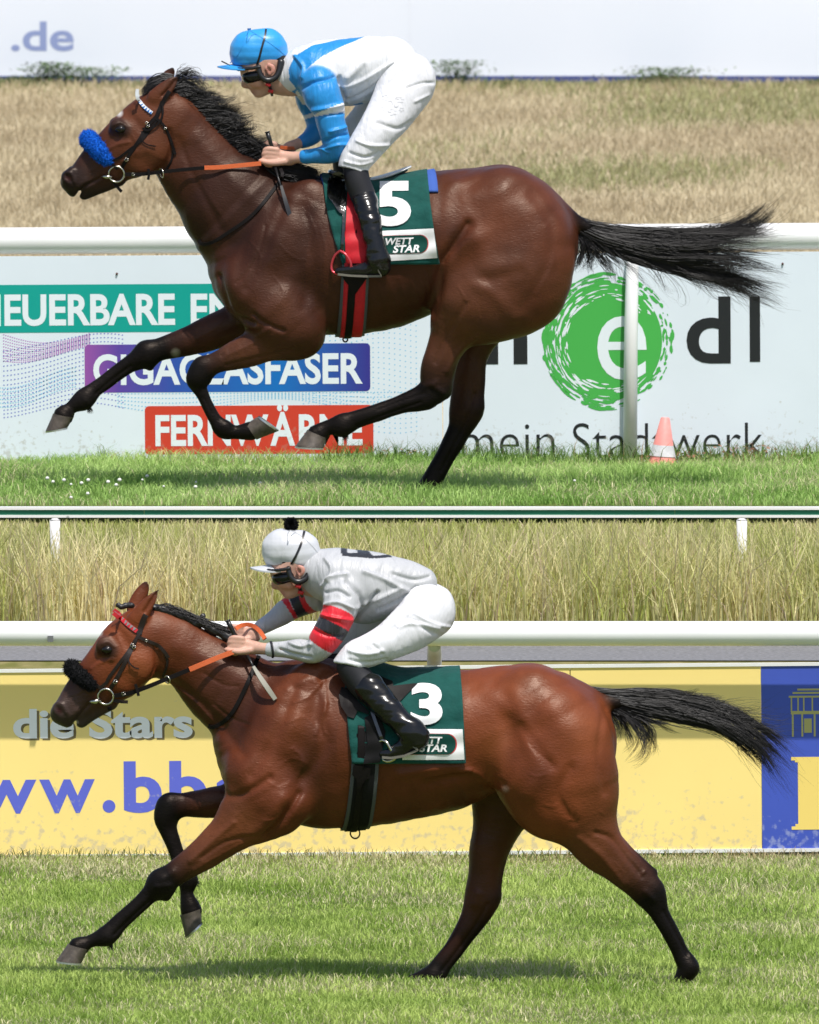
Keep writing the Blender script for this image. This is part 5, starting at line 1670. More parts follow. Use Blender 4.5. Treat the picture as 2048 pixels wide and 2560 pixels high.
# ------------------------------------------------------------------ far horse: saddlecloth, saddle, girth
def lin(fr, v, p0, p1, zc_px):
    """x of a slanting edge as a function of the wrap angle (0 = spine, pi/2 = level of zc)"""
    x0, x1 = fr.p(v, *p0)[0], fr.p(v, *p1)[0]
    return lambda a: x0 + (x1 - x0) * (1 - math.cos(min(a, math.pi / 2))) ** (zc_px or 1)
cl = empty('saddlecloth', (0, YU, ZU), 'bottle green saddlecloth bearing a white number five', 'saddlecloth')
zc = f.p('U4', 0, 783)[1]
clo5, VC, FC = wrap('cloth', S, lin(f, 'U4', (300, 140), (450, 780), 0), lin(f, 'U4', (1058, 150), (1150, 780), 0), zc, 0, math.pi / 2, .016, M_CLOTH, cl, 46, 84, .0055, 1, thick=.003)
SC = grid_surf(VC, FC)
M_PADB = mat('blue_pad_edge', srgb(62, 92, 165), 0.8, 0.2)
wrap('underpad', S, lin(f, 'U4', (286, 150), (330, 780), 0), lin(f, 'U4', (1104, 150), (1140, 780), .5), f.p('U4', 0, 320)[1], 0, math.pi / 2 * .9, .007, M_PADB, cl, 20, 60, 0, thick=.012)
P = np.array([f.p('U4', *q) for q in [(690, 545), (1104, 523), (1132, 736), (700, 763)]])
on_surf('white_panel', P, [(0, 1, 2, 3)], SC, .004, M_CWHITE, cl, S2=S, step=.009)
def pill(v, a, b, c, d, sl, name, m, off, S_, fr, par, grow=0):
    x0, z0, x1, z1 = px_box(fr, v, a, b, c, d)
    R = round_rect(x0 - grow, z0 - grow, x1 + grow, z1 + grow, (z1 - z0) / 2 * .95 + grow, 10)
    R[:, 1] += sl * (R[:, 0] - (x0 + x1) / 2)
    on_surf(name, R, [tuple(range(len(R)))], S_, off + .0008, m, par, step=.009)
pill('U4', 640, 572, 1068, 706, .03, 'logo_rim', M_CRED, .0045, SC, f, cl)
pill('U4', 640, 574, 1062, 704, .03, 'logo_pill', M_CGREEN, .006, SC, f, cl)
def cloth_text(body, v, a, b, c, d, m, par, S_, fr, bold, shear=0, slope=0, off=.0075):
    V2, F = text2d(body, px_box(fr, v, a, b, c, d), bold, shear)
    V2[:, 1] += slope * (V2[:, 0] - V2[:, 0].mean())
    return on_surf('lettering', V2, F, S_, off + .001, m, par, step=.012)
cloth_text('WETT', 'U4', 758, 590, 962, 640, M_CWHITE, cl, SC, f, .03, .2, .03)
cloth_text('STAR', 'U4', 812, 642, 1005, 696, M_CWHITE, cl, SC, f, .03, .2, .03)
cloth_text('5', 'U4', 690, 196, 942, 508, M_CWHITE, cl, SC, f, .035, 0, .02, .008)['label'] = 'white number five'
gi = empty('girth', (0, YU, ZU), 'red girth with grey edges round the dark bay barrel', 'girth')
M_GREY = mat('grey_elastic', (0.07, 0.075, 0.08), 0.7, bump=(200, 0.3, 0.003))
M_REDP = mat('red_girth', srgb(190, 30, 42), 0.6, 0.3, noise=(50, 0.1))
zg = f.p('U4', 0, 640)[1]
zbot, ztop = f.p('U4', 0, 1330)[1], f.p('U4', 0, 640)[1]
def band(fr, v, u0a, u0b, u1a, u1b):
    a0, a1, b0, b1 = fr.p(v, u0a, 0)[0], fr.p(v, u0b, 0)[0], fr.p(v, u1a, 0)[0], fr.p(v, u1b, 0)[0]
    g = lambda a: max(0, min(1, 1 - math.sin(min(a, math.pi))) if a > math.pi / 2 else 0)
    return (lambda a: a0 + (a1 - a0) * g(a)), (lambda a: b0 + (b1 - b0) * g(a))
for nm, m_, e, off in (('girth_sleeve', M_GREY, (450, 395, 645, 603), .006), ('red_panel', M_REDP, (468, 425, 625, 582), .010), ('centre_strap', M_LEATHER, (500, 455, 555, 505), .014)):
    xf, xb = band(f, 'U4', *e)
    for sd in (1, -1):
        V = []
        nu, nv = 8, 34
        for p in np.linspace(math.radians(72), math.pi * .995, nv):
            for i in range(nu):
                x = xf(p) + (xb(p) - xf(p)) * i / (nu - 1)
                h, n = S.radial(x, zg, p, -sd)
                d = Vector((0, -sd * math.sin(p), math.cos(p)))
                V.append(tuple(h + d * off))
        F = [(j * nu + i, j * nu + i + 1, (j + 1) * nu + i + 1, (j + 1) * nu + i) for j in range(nv - 1) for i in range(nu - 1)]
        o = mesh_np(nm, V, F, m_, gi)
        md = o.modifiers.new('thickness', 'SOLIDIFY'); md.thickness = .005
q = MB(); x, z = f.p('U4', 470, 1345); q.ring((x, 0, z), (.3, 1, 0), .011, .004, 18, 6); q.build('girth_loop', M_LEATHER, gi)
sad = empty('saddle', (0, YU, ZU), 'light racing saddle with silver cantle and red flap under the blue capped rider', 'saddle')
M_SILV = mat('silver_grey_leather', (0.62, 0.62, 0.63), 0.3, 0.6)
M_PATENT = mat('black_patent', (0.008, 0.008, 0.009), 0.12, 0.7, coat=0.6, bump=(22, 0.5, 0.010))
V, Q, C = solid([Chain([(*f.p('U2', 1150, 1100), 0, f.r('U2', 14), 7), (*f.p('U2', 1230, 1082), 0, f.r('U2', 16), 8), (*f.p('U2', 1330, 1048), 0, f.r('U2', 13), 9), (*f.p('U2', 1420, 1012), 0, f.r('U2', 8), 9)], (.5, .5, .5), .01, 4)], .004, 1)
mesh_np('cantle', V, Q, M_SILV, sad)
V, Q, C = solid([Chain([(*f.p('U2', 880, 1050), 0, f.r('U2', 20), 5), (*f.p('U2', 960, 1075), 0, f.r('U2', 20), 6), (*f.p('U2', 1080, 1118), 0, f.r('U2', 18), 7), (*f.p('U2', 1200, 1115), 0, f.r('U2', 14), 8), (*f.p('U2', 1400, 1035), 0, f.r('U2', 6), 10)], (.5, .5, .5), .01, 4)], .005, 1)
mesh_np('seat', V, Q, M_PATENT, sad)
P, F = poly_px(f, 'U4', [(345, 190), (385, 125), (440, 120), (480, 180), (475, 300), (462, 405), (430, 412), (385, 350), (345, 290)], 3)
on_surf('knee_panel', P, F, SC, .016, M_PATENT, sad, S2=S)
P, F = poly_px(f, 'U4', [(486, 270), (560, 300), (680, 560), (650, 770), (475, 775), (470, 600)])
on_surf('flap', P, F, SC, .009, M_REDP, sad, S2=S, step=.01)
P, F = poly_px(f, 'U4', [(446, 860), (640, 860), (600, 905), (545, 950), (535, 1010), (508, 1010), (510, 950), (470, 905)])
on_surf('girth_tab', P, F, S, .024, M_LEATHER, gi)

# ------------------------------------------------------------------ near horse: bridle
f, S = FL, S3
bri = empty('bridle', (0, 0, 0), 'dark bridle with black sheepskin noseband and red grey browband on the bright bay', 'bridle')
M_BLKF = mat('black_fleece', (0.010, 0.010, 0.011), 0.95, 0.15, noise=(60, 0.3))
sheepskin(f, 'L1', [(372, 832, -.070, 36), (318, 786, -.066, 50), (262, 742, -.046, 52), (232, 716, -.018, 50), (226, 710, 0, 50), (232, 716, .018, 50), (262, 742, .046, 52), (318, 786, .066, 50), (372, 832, .070, 36)], M_BLKF, bri, 4)
for (v, P, w) in (('L1', [(740, 350), (720, 440), (690, 500), (640, 580), (580, 660), (500, 770), (480, 810), (430, 850)], .014), ('L1', [(690, 500), (650, 590), (590, 710), (540, 800), (500, 870)], .017),
                  ('L1', [(395, 815), (425, 840), (455, 870)], .013)):
    strap('cheekpiece', f, v, P, w, .004, M_BRLEA, bri, S, .002, mirror=True)
strap('headpiece', f, 'L1', [(765, 320), (745, 360), (725, 420), (715, 460)], .024, .004, M_BRLEA, bri, S, .002, mirror=True)
strap('throatlatch', f, 'L1', [(710, 480), (770, 505), (850, 540), (900, 590), (925, 630)], .014, .004, M_BRLEA, bri, S, .004)
strap('throatlatch', f, 'L1', [(905, 610), (918, 660), (905, 720), (885, 770)], .010, .003, M_BRLEA, bri, S, .003)
strap('loose_strap', f, 'L1', [(640, 620), (645, 660), (680, 695), (715, 705)], .006, .002, M_BRLEA, bri, S, .006)
strap('browband', f, 'L1', [(530, 305), (580, 345), (640, 395), (700, 440)], .018, .005, mat('browband_red', srgb(190, 32, 44), 0.5), bri, S, .003, mirror=True)
M_BG = mat('browband_grey', (0.28, 0.28, 0.29), 0.4)
P = resample(np.array([f.p('L1', *q) for q in [(530, 305), (580, 345), (640, 395), (700, 440)]]), 40)
for k in range(8):
    i = int(2 + k / 7.0 * 32)
    x, z = P[i]
    tx, tz = P[min(i + 1, 39)] - P[max(i - 1, 0)]
    l = math.hypot(tx, tz); tx, tz = tx / l, tz / l
    h, n, ok = S.near(x, z, -.05)
    a, b = .007, .0085
    on = [(x - tx * a - tz * b, z - tz * a + tx * b), (x + tx * a - tz * b, z + tz * a + tx * b), (x + tz * b, z - tx * b)]
    mesh_np('browband_triangle', [(p[0], h.y - .0105, p[1]) for p in on], [(0, 1, 2)], M_BG, bri, smooth=False)
yr = ring_part(f, 'L1', 475, 910, 56, S, bri)
q = MB(); q.tube([pt(f, 'L1', 358, 948, -.066), pt(f, 'L1', 405, 944, -.076), pt(f, 'L1', 440, 935, yr)], [.006, .010, .005], 10); q.build('bit', M_STEEL, bri)
strap('chin_strap', f, 'L1', [(520, 935), (570, 945), (635, 950)], .014, .005, M_BRLEA, bri, None, y=-.06)
q = MB(); x, z = f.p('L1', 503, 1000); q.tube([(x - .008, -.05, z), (x + .008, -.05, z + .003)], [.009, .009], 10); q.build('curb_stop', M_LEATHER, bri)
strap('rein', f, 'L1', [(525, 905, yr), (640, 885, -.09), (760, 840, -.115), (930, 770, -.125), (1085, 705, -.13)], .018, .004, M_LEATHER, bri, None, m_pts=24)
strap('rein_grip', f, 'L1', [(1078, 708, -.131), (1180, 665, -.13), (1290, 620, -.12), (1400, 580, -.11)], .021, .006, M_ORANGE, bri, None, m_pts=24)
strap('rein_grip', f, 'L1', [(1405, 430, -.03), (1450, 405, .0), (1520, 408, .04), (1580, 450, .03), (1620, 505, -.02)], .018, .005, M_ORANGE, bri, None, m_pts=24)
strap('rein', f, 'L1', [(1575, 610, -.13), (1540, 700, -.16), (1460, 880, -.18), (1390, 1010, -.18), (1320, 1090, -.16), (1250, 1130, -.12), (1215, 1125, -.05)], .017, .004, M_LEATHER, bri, S, .006, m_pts=60)
for (u, w, s, a) in ((545, 800, .008, 1.0), (770, 505, .006, -.4), (665, 535, .007, 1.0), (605, 885, .007, .2), (680, 550, .007, 1.0)):
    buckle(f, 'L1', u, w, s, a, S, bri, .009 if w < 850 else .03)
q = MB(); x, z = f.p('L1', 918, 782); q.ring((x, -.122, z), (.7, .7, .3), f.r('L1', 28), .0028, 20, 6); q.build('martingale_ring', M_STEEL, bri)
strap('rein_stop', f, 'L1', [(688, 815), (700, 850), (712, 900)], .012, .006, M_LEATHER, bri, None, y=-.108)

# ------------------------------------------------------------------ near horse: saddlecloth, saddle, girth
cl = empty('saddlecloth', (0, 0, 0), 'bottle green saddlecloth bearing a white number three', 'saddlecloth')
clo3, VC, FC = wrap('cloth', S, lin(f, 'L4', (460, 300), (520, 850), 0), lin(f, 'L4', (1288, 225), (1336, 848), .5), f.p('L4', 0, 850)[1], 0, math.pi / 2, .016, M_CLOTH, cl, 46, 84, .0055, 5, thick=.003)
SC = grid_surf(VC, FC)
P = np.array([f.p('L4', *q) for q in [(880, 602), (1312, 602), (1326, 822), (880, 822)]])
on_surf('white_panel', P, [(0, 1, 2, 3)], SC, .004, M_CWHITE, cl, S2=S, step=.009)
pill('L4', 850, 632, 1272, 784, 0, 'logo_rim', M_CRED, .0045, SC, f, cl)
pill('L4', 850, 634, 1263, 782, 0, 'logo_pill', M_CGREEN, .006, SC, f, cl)
cloth_text('WETT', 'L4', 960, 655, 1168, 706, M_CWHITE, cl, SC, f, .03, .2)
cloth_text('STAR', 'L4', 1002, 710, 1202, 764, M_CWHITE, cl, SC, f, .03, .2)
cloth_text('3', 'L4', 940, 282, 1168, 572, M_CWHITE, cl, SC, f, .035, 0, 0, .008)['label'] = 'white number three'
gi = empty('girth', (0, 0, 0), 'black girth with padded edges round the bright bay barrel', 'girth')
M_BLKG = mat('black_girth', (0.010, 0.0095, 0.010), 0.6, 0.10)
zg = f.p('L4', 0, 700)[1]
for nm, m_, e, off in (('girth_sleeve', M_GREY, (520, 432, 716, 636), .006), ('padding', M_BLKG, (545, 462, 690, 610), .010), ('centre_strap', M_LEATHER, (560, 500, 610, 545), .014)):
    xf, xb = band(f, 'L4', *e)
    for sd in (1, -1):
        V = []
        nu, nv = 8, 34
        for p in np.linspace(math.radians(75), math.pi * .995, nv):
            for i in range(nu):
                x = xf(p) + (xb(p) - xf(p)) * i / (nu - 1)
                h, n = S.radial(x, zg, p, -sd)
                d = Vector((0, -sd * math.sin(p), math.cos(p)))
                V.append(tuple(h + d * off))
        F = [(j * nu + i, j * nu + i + 1, (j + 1) * nu + i + 1, (j + 1) * nu + i) for j in range(nv - 1) for i in range(nu - 1)]
        o = mesh_np(nm, V, F, m_, gi)
        md = o.modifiers.new('thickness', 'SOLIDIFY'); md.thickness = .005
P, F = poly_px(f, 'L4', [(530, 855), (655, 882), (645, 955), (600, 975), (570, 1080), (555, 1080), (550, 960), (520, 930)])
on_surf('girth_tab', P, F, S, .024, M_LEATHER, gi)
q = MB(); x, z = f.p('L4', 540, 1385); q.ring((x, 0, z), (.5, 1, 0), f.r('L4', 38), .0035, 22, 6); q.build('girth_loop', M_LEATHER, gi)
sad = empty('saddle', (0, 0, 0), 'black racing saddle with grey cantle under the silver capped rider', 'saddle')
M_GCANT = mat('blue_grey_leather', (0.20, 0.22, 0.27), 0.3, 0.6)
V, Q, C = solid([Chain([(*f.p('L2', 1200, 1120), 0, f.r('L2', 14), 7), (*f.p('L2', 1300, 1098), 0, f.r('L2', 16), 8), (*f.p('L2', 1420, 1085), 0, f.r('L2', 13), 9), (*f.p('L2', 1525, 1058), 0, f.r('L2', 8), 9)], (.5, .5, .5), .01, 4)], .004, 1)
mesh_np('cantle', V, Q, M_GCANT, sad)
V, Q, C = solid([Chain([(*f.p('L2', 860, 1120), 0, f.r('L2', 22), 5), (*f.p('L2', 1000, 1130), 0, f.r('L2', 22), 6), (*f.p('L2', 1150, 1120), 0, f.r('L2', 30), 5), (*f.p('L2', 1280, 1128), 0, f.r('L2', 22), 6), (*f.p('L2', 1500, 1085), 0, f.r('L2', 6), 10)], (.5, .5, .5), .01, 4)], .005, 1)
mesh_np('seat', V, Q, M_PATENT, sad)
P, F = poly_px(f, 'L4', [(424, 365), (445, 305), (482, 312), (560, 400), (640, 472), (640, 500), (560, 470), (532, 525), (490, 512), (440, 440)])
on_surf('knee_panel', P, F, SC, .012, M_LEATHER, sad, S2=S)
P, F = poly_px(f, 'L4', [(610, 520), (700, 470), (760, 620), (720, 840), (600, 850), (630, 700)])
on_surf('flap', P, F, SC, .009, M_BLKG, sad, S2=S, step=.01)
P, F = poly_px(f, 'L4', [(700, 225), (810, 268), (815, 300), (960, 285), (990, 285), (890, 380), (860, 408), (800, 340)])
on_surf('skirt', P, F, SC, .012, M_LEATHER, sad, S2=S)
SAD5, SAD3 = [o for o in bpy.data.objects if o.name.startswith('saddle') and o.type == 'EMPTY' and 'cloth' not in o.name]

# ------------------------------------------------------------------ riders
SKIN = (0.56, 0.33, 0.25)
M_SKIN = mat('skin', attr=True, rough=0.5, spec=0.35, noise=(25, 0.10), bump=(180, 0.15, 0.001))
M_SKIN.node_tree.nodes['Principled BSDF'].inputs['Subsurface Weight'].default_value = 0.12
M_SKIN.node_tree.nodes['Principled BSDF'].inputs['Subsurface Radius'].default_value = (0.01, 0.004, 0.002)
M_SATIN = mat('racing_silk', attr=True, rough=0.43, spec=0.4, bump=(10, 0.6, 0.028, (1.9, 1, 0.38), (0, .7, 0)), bump2=(20, 0.12, 0.010, (1.6, 1, .4), (0, -.6, 0)), sheen=0.15)
M_NYLON = mat('white_breeches', (0.68, 0.68, 0.71), 0.55, 0.3, bump=(9, 0.6, 0.028, (1.7, 1, .40), (0, -.9, 0)), bump2=(20, 0.10, 0.008, (1.6, 1, .4), (0, .6, 0)))
M_SOCK = mat('black_stretch', (0.018, 0.018, 0.022), 0.6, 0.3)
M_BOOT = mat('black_patent_boot', (0.007, 0.007, 0.008), 0.20, 0.45, bump=(11, 0.55, 0.016, (.7, 1, 1.8), (0, .4, 0)))
M_BLACKPL = mat('black_plastic', (0.012, 0.012, 0.013), 0.35, 0.5)
M_LENS = mat('goggle_lens', (0.006, 0.006, 0.007), 0.10, 0.4)
for _n in M_BOOT.node_tree.nodes:
    if _n.type == 'TEX_NOISE': _n.inputs['Detail'].default_value = 1.5
M_SOLE = mat('boot_sole', (0.16, 0.15, 0.12), 0.7)
def ball_leg(fr, v, rows, S, extra=0.0, side=-1):
    """leg points laid outside the horse's flank; rows (u, w, r, y or None)"""
    out = []
    for (u, w, r, y) in rows:
        x, z = fr.p(v, u, w)
        rr = fr.r(v, r)
        if y is None:
            h, n, ok = S.near(x, z, -.24)
            y = h.y - rr * .92 - extra
        out.append((x, z, y if side < 0 else -y, rr, 1.0))
    return out
def wrinkle(V, Q, amp, fq, seed, dirv):
    """soft cloth folds along the normal"""
    N = vnormals(V, Q)
    rng = np.random.default_rng(seed)
    o = np.zeros(len(V))
    for _ in range(7):
        k = rng.normal(0, 1, 3) * fq * np.array(dirv)
        ph = rng.uniform(0, 6.28)
        s = np.sin(V @ k + ph + 1.5 * np.sin(V @ (rng.normal(0, 1, 3) * fq * .4)))
        o += np.sign(s) * np.abs(s) ** 1.5
    return V + N * (o / 7 ** .5 * amp)[:, None]
def folds(V, Q, fr, strokes, gain=1.7):
    N = vnormals(V, Q)
    V = stroke_disp(V, N, [(a, b, c * .8, d * gain) for a, b, c, d in strokes], fr, (-1,))
    return V
def paint(V, C, fr, polys, near_only=True, N=None):
    from mathutils.geometry import intersect_point_tri_2d
    for (v, pts, col, cond) in polys:
        P = np.array([fr.p(v, *q) for q in pts])
        x, z = V[:, 0], V[:, 2]
        ins = np.zeros(len(V), bool)
        j = len(P) - 1
        for i in range(len(P)):
            c = ((P[i, 1] > z) != (P[j, 1] > z)) & (x < (P[j, 0] - P[i, 0]) * (z - P[i, 1]) / (P[j, 1] - P[i, 1] + 1e-12) + P[i, 0])
            ins ^= c
            j = i
        if cond is not None: ins &= cond(V)
        C[ins] = col
    return C
def dome_cap(name, fr, v, c0, r0, c1, r1, cut, kd, m, parent, seam_off=0):
    """helmet cover: rounded dome cut off along a shallow arc"""
    ch = [Chain([(*fr.p(v, *c0), 0, fr.r(v, r0), kd), (*fr.p(v, *c1), 0, fr.r(v, r1), kd)], (.5, .5, .5), .01, 1)]
    (cu, cv, cr) = cut
    x, z = fr.p(v, cu, cv + cr)
    R = fr.r(v, cr)
    ch.append(Chain([(x, z, -.3, R, 1), (x, z, .3, R, 1)], (.5, .5, .5), .012, 1, op='sub'))
    V, Q, C = solid(ch, .004, 2)
    V = wrinkle(V, Q, .0018, 34, 3, (1, 1, 1.3))
    o = mesh_np(name, V, Q, m, parent)
    return o, V, Q
def peak(fr, v, tip, back, wy, droop, m, parent):
    (xt, zt), (xb, zb) = fr.p(v, *tip), fr.p(v, *back)
    nr, na = 8, 21
    vs = []
    for th in (0, .006):
        for i in range(nr):
            s = i / (nr - 1)
            for k in range(na):
                a = -math.pi / 2 + math.pi * k / (na - 1)
                ex = (xb - xt) * (0.35 + 0.65 * s)
                x = xb - ex * math.cos(a)
                y = wy * (0.75 + .25 * s) * math.sin(a)
                z = zb + (zt - zb) * (0.35 + .65 * s) * math.cos(a) - droop * math.sin(a) ** 2 - th
                vs.append((x, y, z))
    h = nr * na
    F = [(i * na + k, i * na + k + 1, (i + 1) * na + k + 1, (i + 1) * na + k) for i in range(nr - 1) for k in range(na - 1)]
    G = [tuple(h + q for q in f_[::-1]) for f_ in F]
    E = [((nr - 1) * na + k, (nr - 1) * na + k + 1, h + (nr - 1) * na + k + 1, h + (nr - 1) * na + k) for k in range(na - 1)]
    return autosmooth(mesh_np('peak', vs, F + G + E, m, parent), 60)
def hand(fr, v, u, w, y, side=-1):
    """closed fist round the rein: palm, four bent fingers and a thumb; u, w = knuckle centre"""
    ch = []
    s = -side
    b = lambda a, c, r, kd, yy: (*fr.p(v, u + a, w + c), yy, fr.r(v, r), kd)
    ch.append(([b(150, 28, 42, .75, y), b(100, 20, 50, .62, y), b(50, 8, 52, .55, y)], .012))
    for i in range(4):
        dv = -44 + 27 * i
        ln = (0, 8, 6, -8)[i]
        ch.append(([b(58, dv + 8, 19, 1, y - .012), b(2 - ln, dv + 2, 19, 1, y - .015), b(-24 - ln, dv + 14, 17, 1, y - .004), b(-12, dv + 30, 15, 1, y + .016), b(18, dv + 36, 14, 1, y + .020)], .004))
    ch.append(([b(110, 42, 26, 1, y - .016), b(40, 52, 21, 1, y - .024), b(-10, 48, 19, 1, y - .022), b(-52, 38, 16, 1, y - .016)], .006))
    return [Chain(p, cols(len(p), (0, SKIN), (len(p) - 1, (.55, .29, .21))), k, 3) for p, k in ch]
def face_chains(fr, v, du, dv, mouth_open=False):
    """head of a rider looking left; the offsets move the measured head to its place"""
    b = lambda a, c, r, kd, y=0.0: (*fr.p(v, a + du, c + dv), y, fr.r(v, r), kd)
    L = []
    L.append(([b(440, 290, 140, .82), b(400, 350, 128, .82)], SKIN, .02))
    L.append(([b(385, 385, 100, .80), b(395, 440, 78, .82), b(412, 482, 55, .85)], SKIN, .02))
    L.append(([b(440, 450, 60, 1.0), b(405, 500, 40, .95), b(388, 520, 26, 1.1)], SKIN, .02))          # jaw and chin
    L.append(([b(318, 405, 12, 1.0), b(300, 440, 16, 1.0), b(297, 462, 19, 1.0), b(318, 472, 15, 1.4)], (.52, .27, .19), .010))   # nose
    L.append(([b(348, 484, 14, 1.6), b(352, 494, 12, 1.6)], (.42, .14, .12), .006))                      # lips
    L.append(([b(358, 505, 13, 1.6), b(366, 508, 13, 1.5)], (.42, .15, .13), .006))
    L.append(([b(330, 380, 24, 1.4, -.02), b(330, 380, 24, 1.4, .02)], SKIN, .015))                     # brow
    for sd in (-1, 1):
        L.append(([b(365, 435, 38, .8, sd * .040), b(400, 440, 40, .8, sd * .048)], (.55, .28, .20), .02))   # cheekbone
        L.append(([b(470, 325, 16, .6, sd * .082), b(490, 335, 17, .6, sd * .086), b(492, 362, 15, .6, sd * .086), b(474, 385, 12, .7, sd * .080)], (.55, .26, .20), .005))
        L.append(([b(462, 350, 20, .5, sd * .074), b(466, 370, 16, .5, sd * .074)], (.50, .22, .17), .005))
    L.append(([b(470, 400, 95, .80), b(540, 430, 100, .85), b(620, 430, 110, .95)], SKIN, .03))          # neck
    return [Chain(p, c, k, 3) for p, c, k in L]
def rider_common(fr, v, du, dv, parent, S_cap, cap_v, strap_pts):
    b = lambda a, c, r, y: (*fr.p(v, a + du, c + dv), y, fr.r(v, r), 1.0)
    gog = [Chain([b(398, 394, 38, -.060), b(358, 402, 44, -.050), b(330, 408, 44, -.032), b(316, 408, 36, -.008), b(316, 408, 36, .008), b(330, 408, 44, .032), b(358, 402, 44, .050), b(398, 394, 38, .060)], (.02, .02, .02), .01, 3)]
    V, Q, C = solid(gog, .0035, 2)
    mesh_np('goggles', V, Q, M_LENS, parent)
    lo = [Chain([b(445, 300, 118, -.0), b(470, 310, 112, 0)], (.02, .02, .02), .01, 1)]
    pads = []
    for sd in (-1, 1):
        pads.append(Chain([b(396, 335, 19, sd * .078), b(412, 392, 19, sd * .084), b(450, 424, 21, sd * .084), b(500, 412, 21, sd * .080), b(532, 370, 22, sd * .072), b(548, 305, 26, sd * .06)], (.02, .02, .02), .008, 4))
    for pd in pads:
        V, Q, C = solid([pd], .004, 2)
        mesh_np('ear_padding', V, Q, M_BLACKPL, parent)
    rim = [Chain([b(262, 352, 11, -.055), b(232, 352, 11, 0), b(262, 352, 11, .055)], (.02, .02, .02), .01, 4), Chain([b(262, 352, 11, -.055), b(330, 346, 12, -.080), b(400, 335, 14, -.086)], (.02, .02, .02), .01, 4),
           Chain([b(262, 352, 11, .055), b(330, 346, 12, .080), b(400, 335, 14, .086)], (.02, .02, .02), .01, 4)]
    V, Q, C = solid(rim, .004, 2)
    mesh_np('helmet_rim', V, Q, M_BLACKPL, parent)
    x, z = fr.p(v, 400 + du, 350 + 700 + dv)
    shell = [Chain([(*fr.p(v, 400 + du, 250 + dv), 0, fr.r(v, 140), .78), (*fr.p(v, 452 + du, 258 + dv), 0, fr.r(v, 142), .78)], (.02, .02, .02), .01, 1), Chain([(x, z, -.3, fr.r(v, 700), 1), (x, z, .3, fr.r(v, 700), 1)], (.02,) * 3, .01, 1, op='sub')]
    V, Q, C = solid(shell, .0045, 2)
    mesh_np('helmet_shell', V, Q, M_BLACKPL, parent)
    q = MB(); q.tube([b(455, 425, 1, -.080)[0:1] + (-.080,) + b(455, 425, 1, 0)[1:2], b(472, 470, 1, 0)[0:1] + (-.062,) + b(472, 470, 1, 0)[1:2], b(487, 530, 1, 0)[0:1] + (-.020,) + b(487, 530, 1, 0)[1:2]], [.009, .008, .007], 8)
    q.build('chin_strap', M_BLACKPL, parent)
    for k, (uu, ww, yy) in enumerate(((462, 455, -.074), (480, 500, -.050))):
        x, z = fr.p(v, uu + du, ww + dv)
        q = MB(); q.tube([(x - .012, yy - .006, z + .004), (x + .010, yy - .006, z - .004)], [.008, .008], 8); q.build('strap_stitching', mat('red_stitching', srgb(190, 40, 40), .6), parent)
def stirrup(fr, v, pts, y, m, parent, twist=.02):
    q = MB()
    P = []
    n = len(pts)
    for i, (u, w) in enumerate(pts):
        x, z = fr.p(v, u, w)
        P.append((x, y + twist * math.sin(2 * math.pi * i / n), z))
    P.append(P[0])
    P = resample(np.array(P), 40)
    q.tube([tuple(p) for p in P], .0062, 8, caps=False)
    return q.build('stirrup_iron', m, parent)
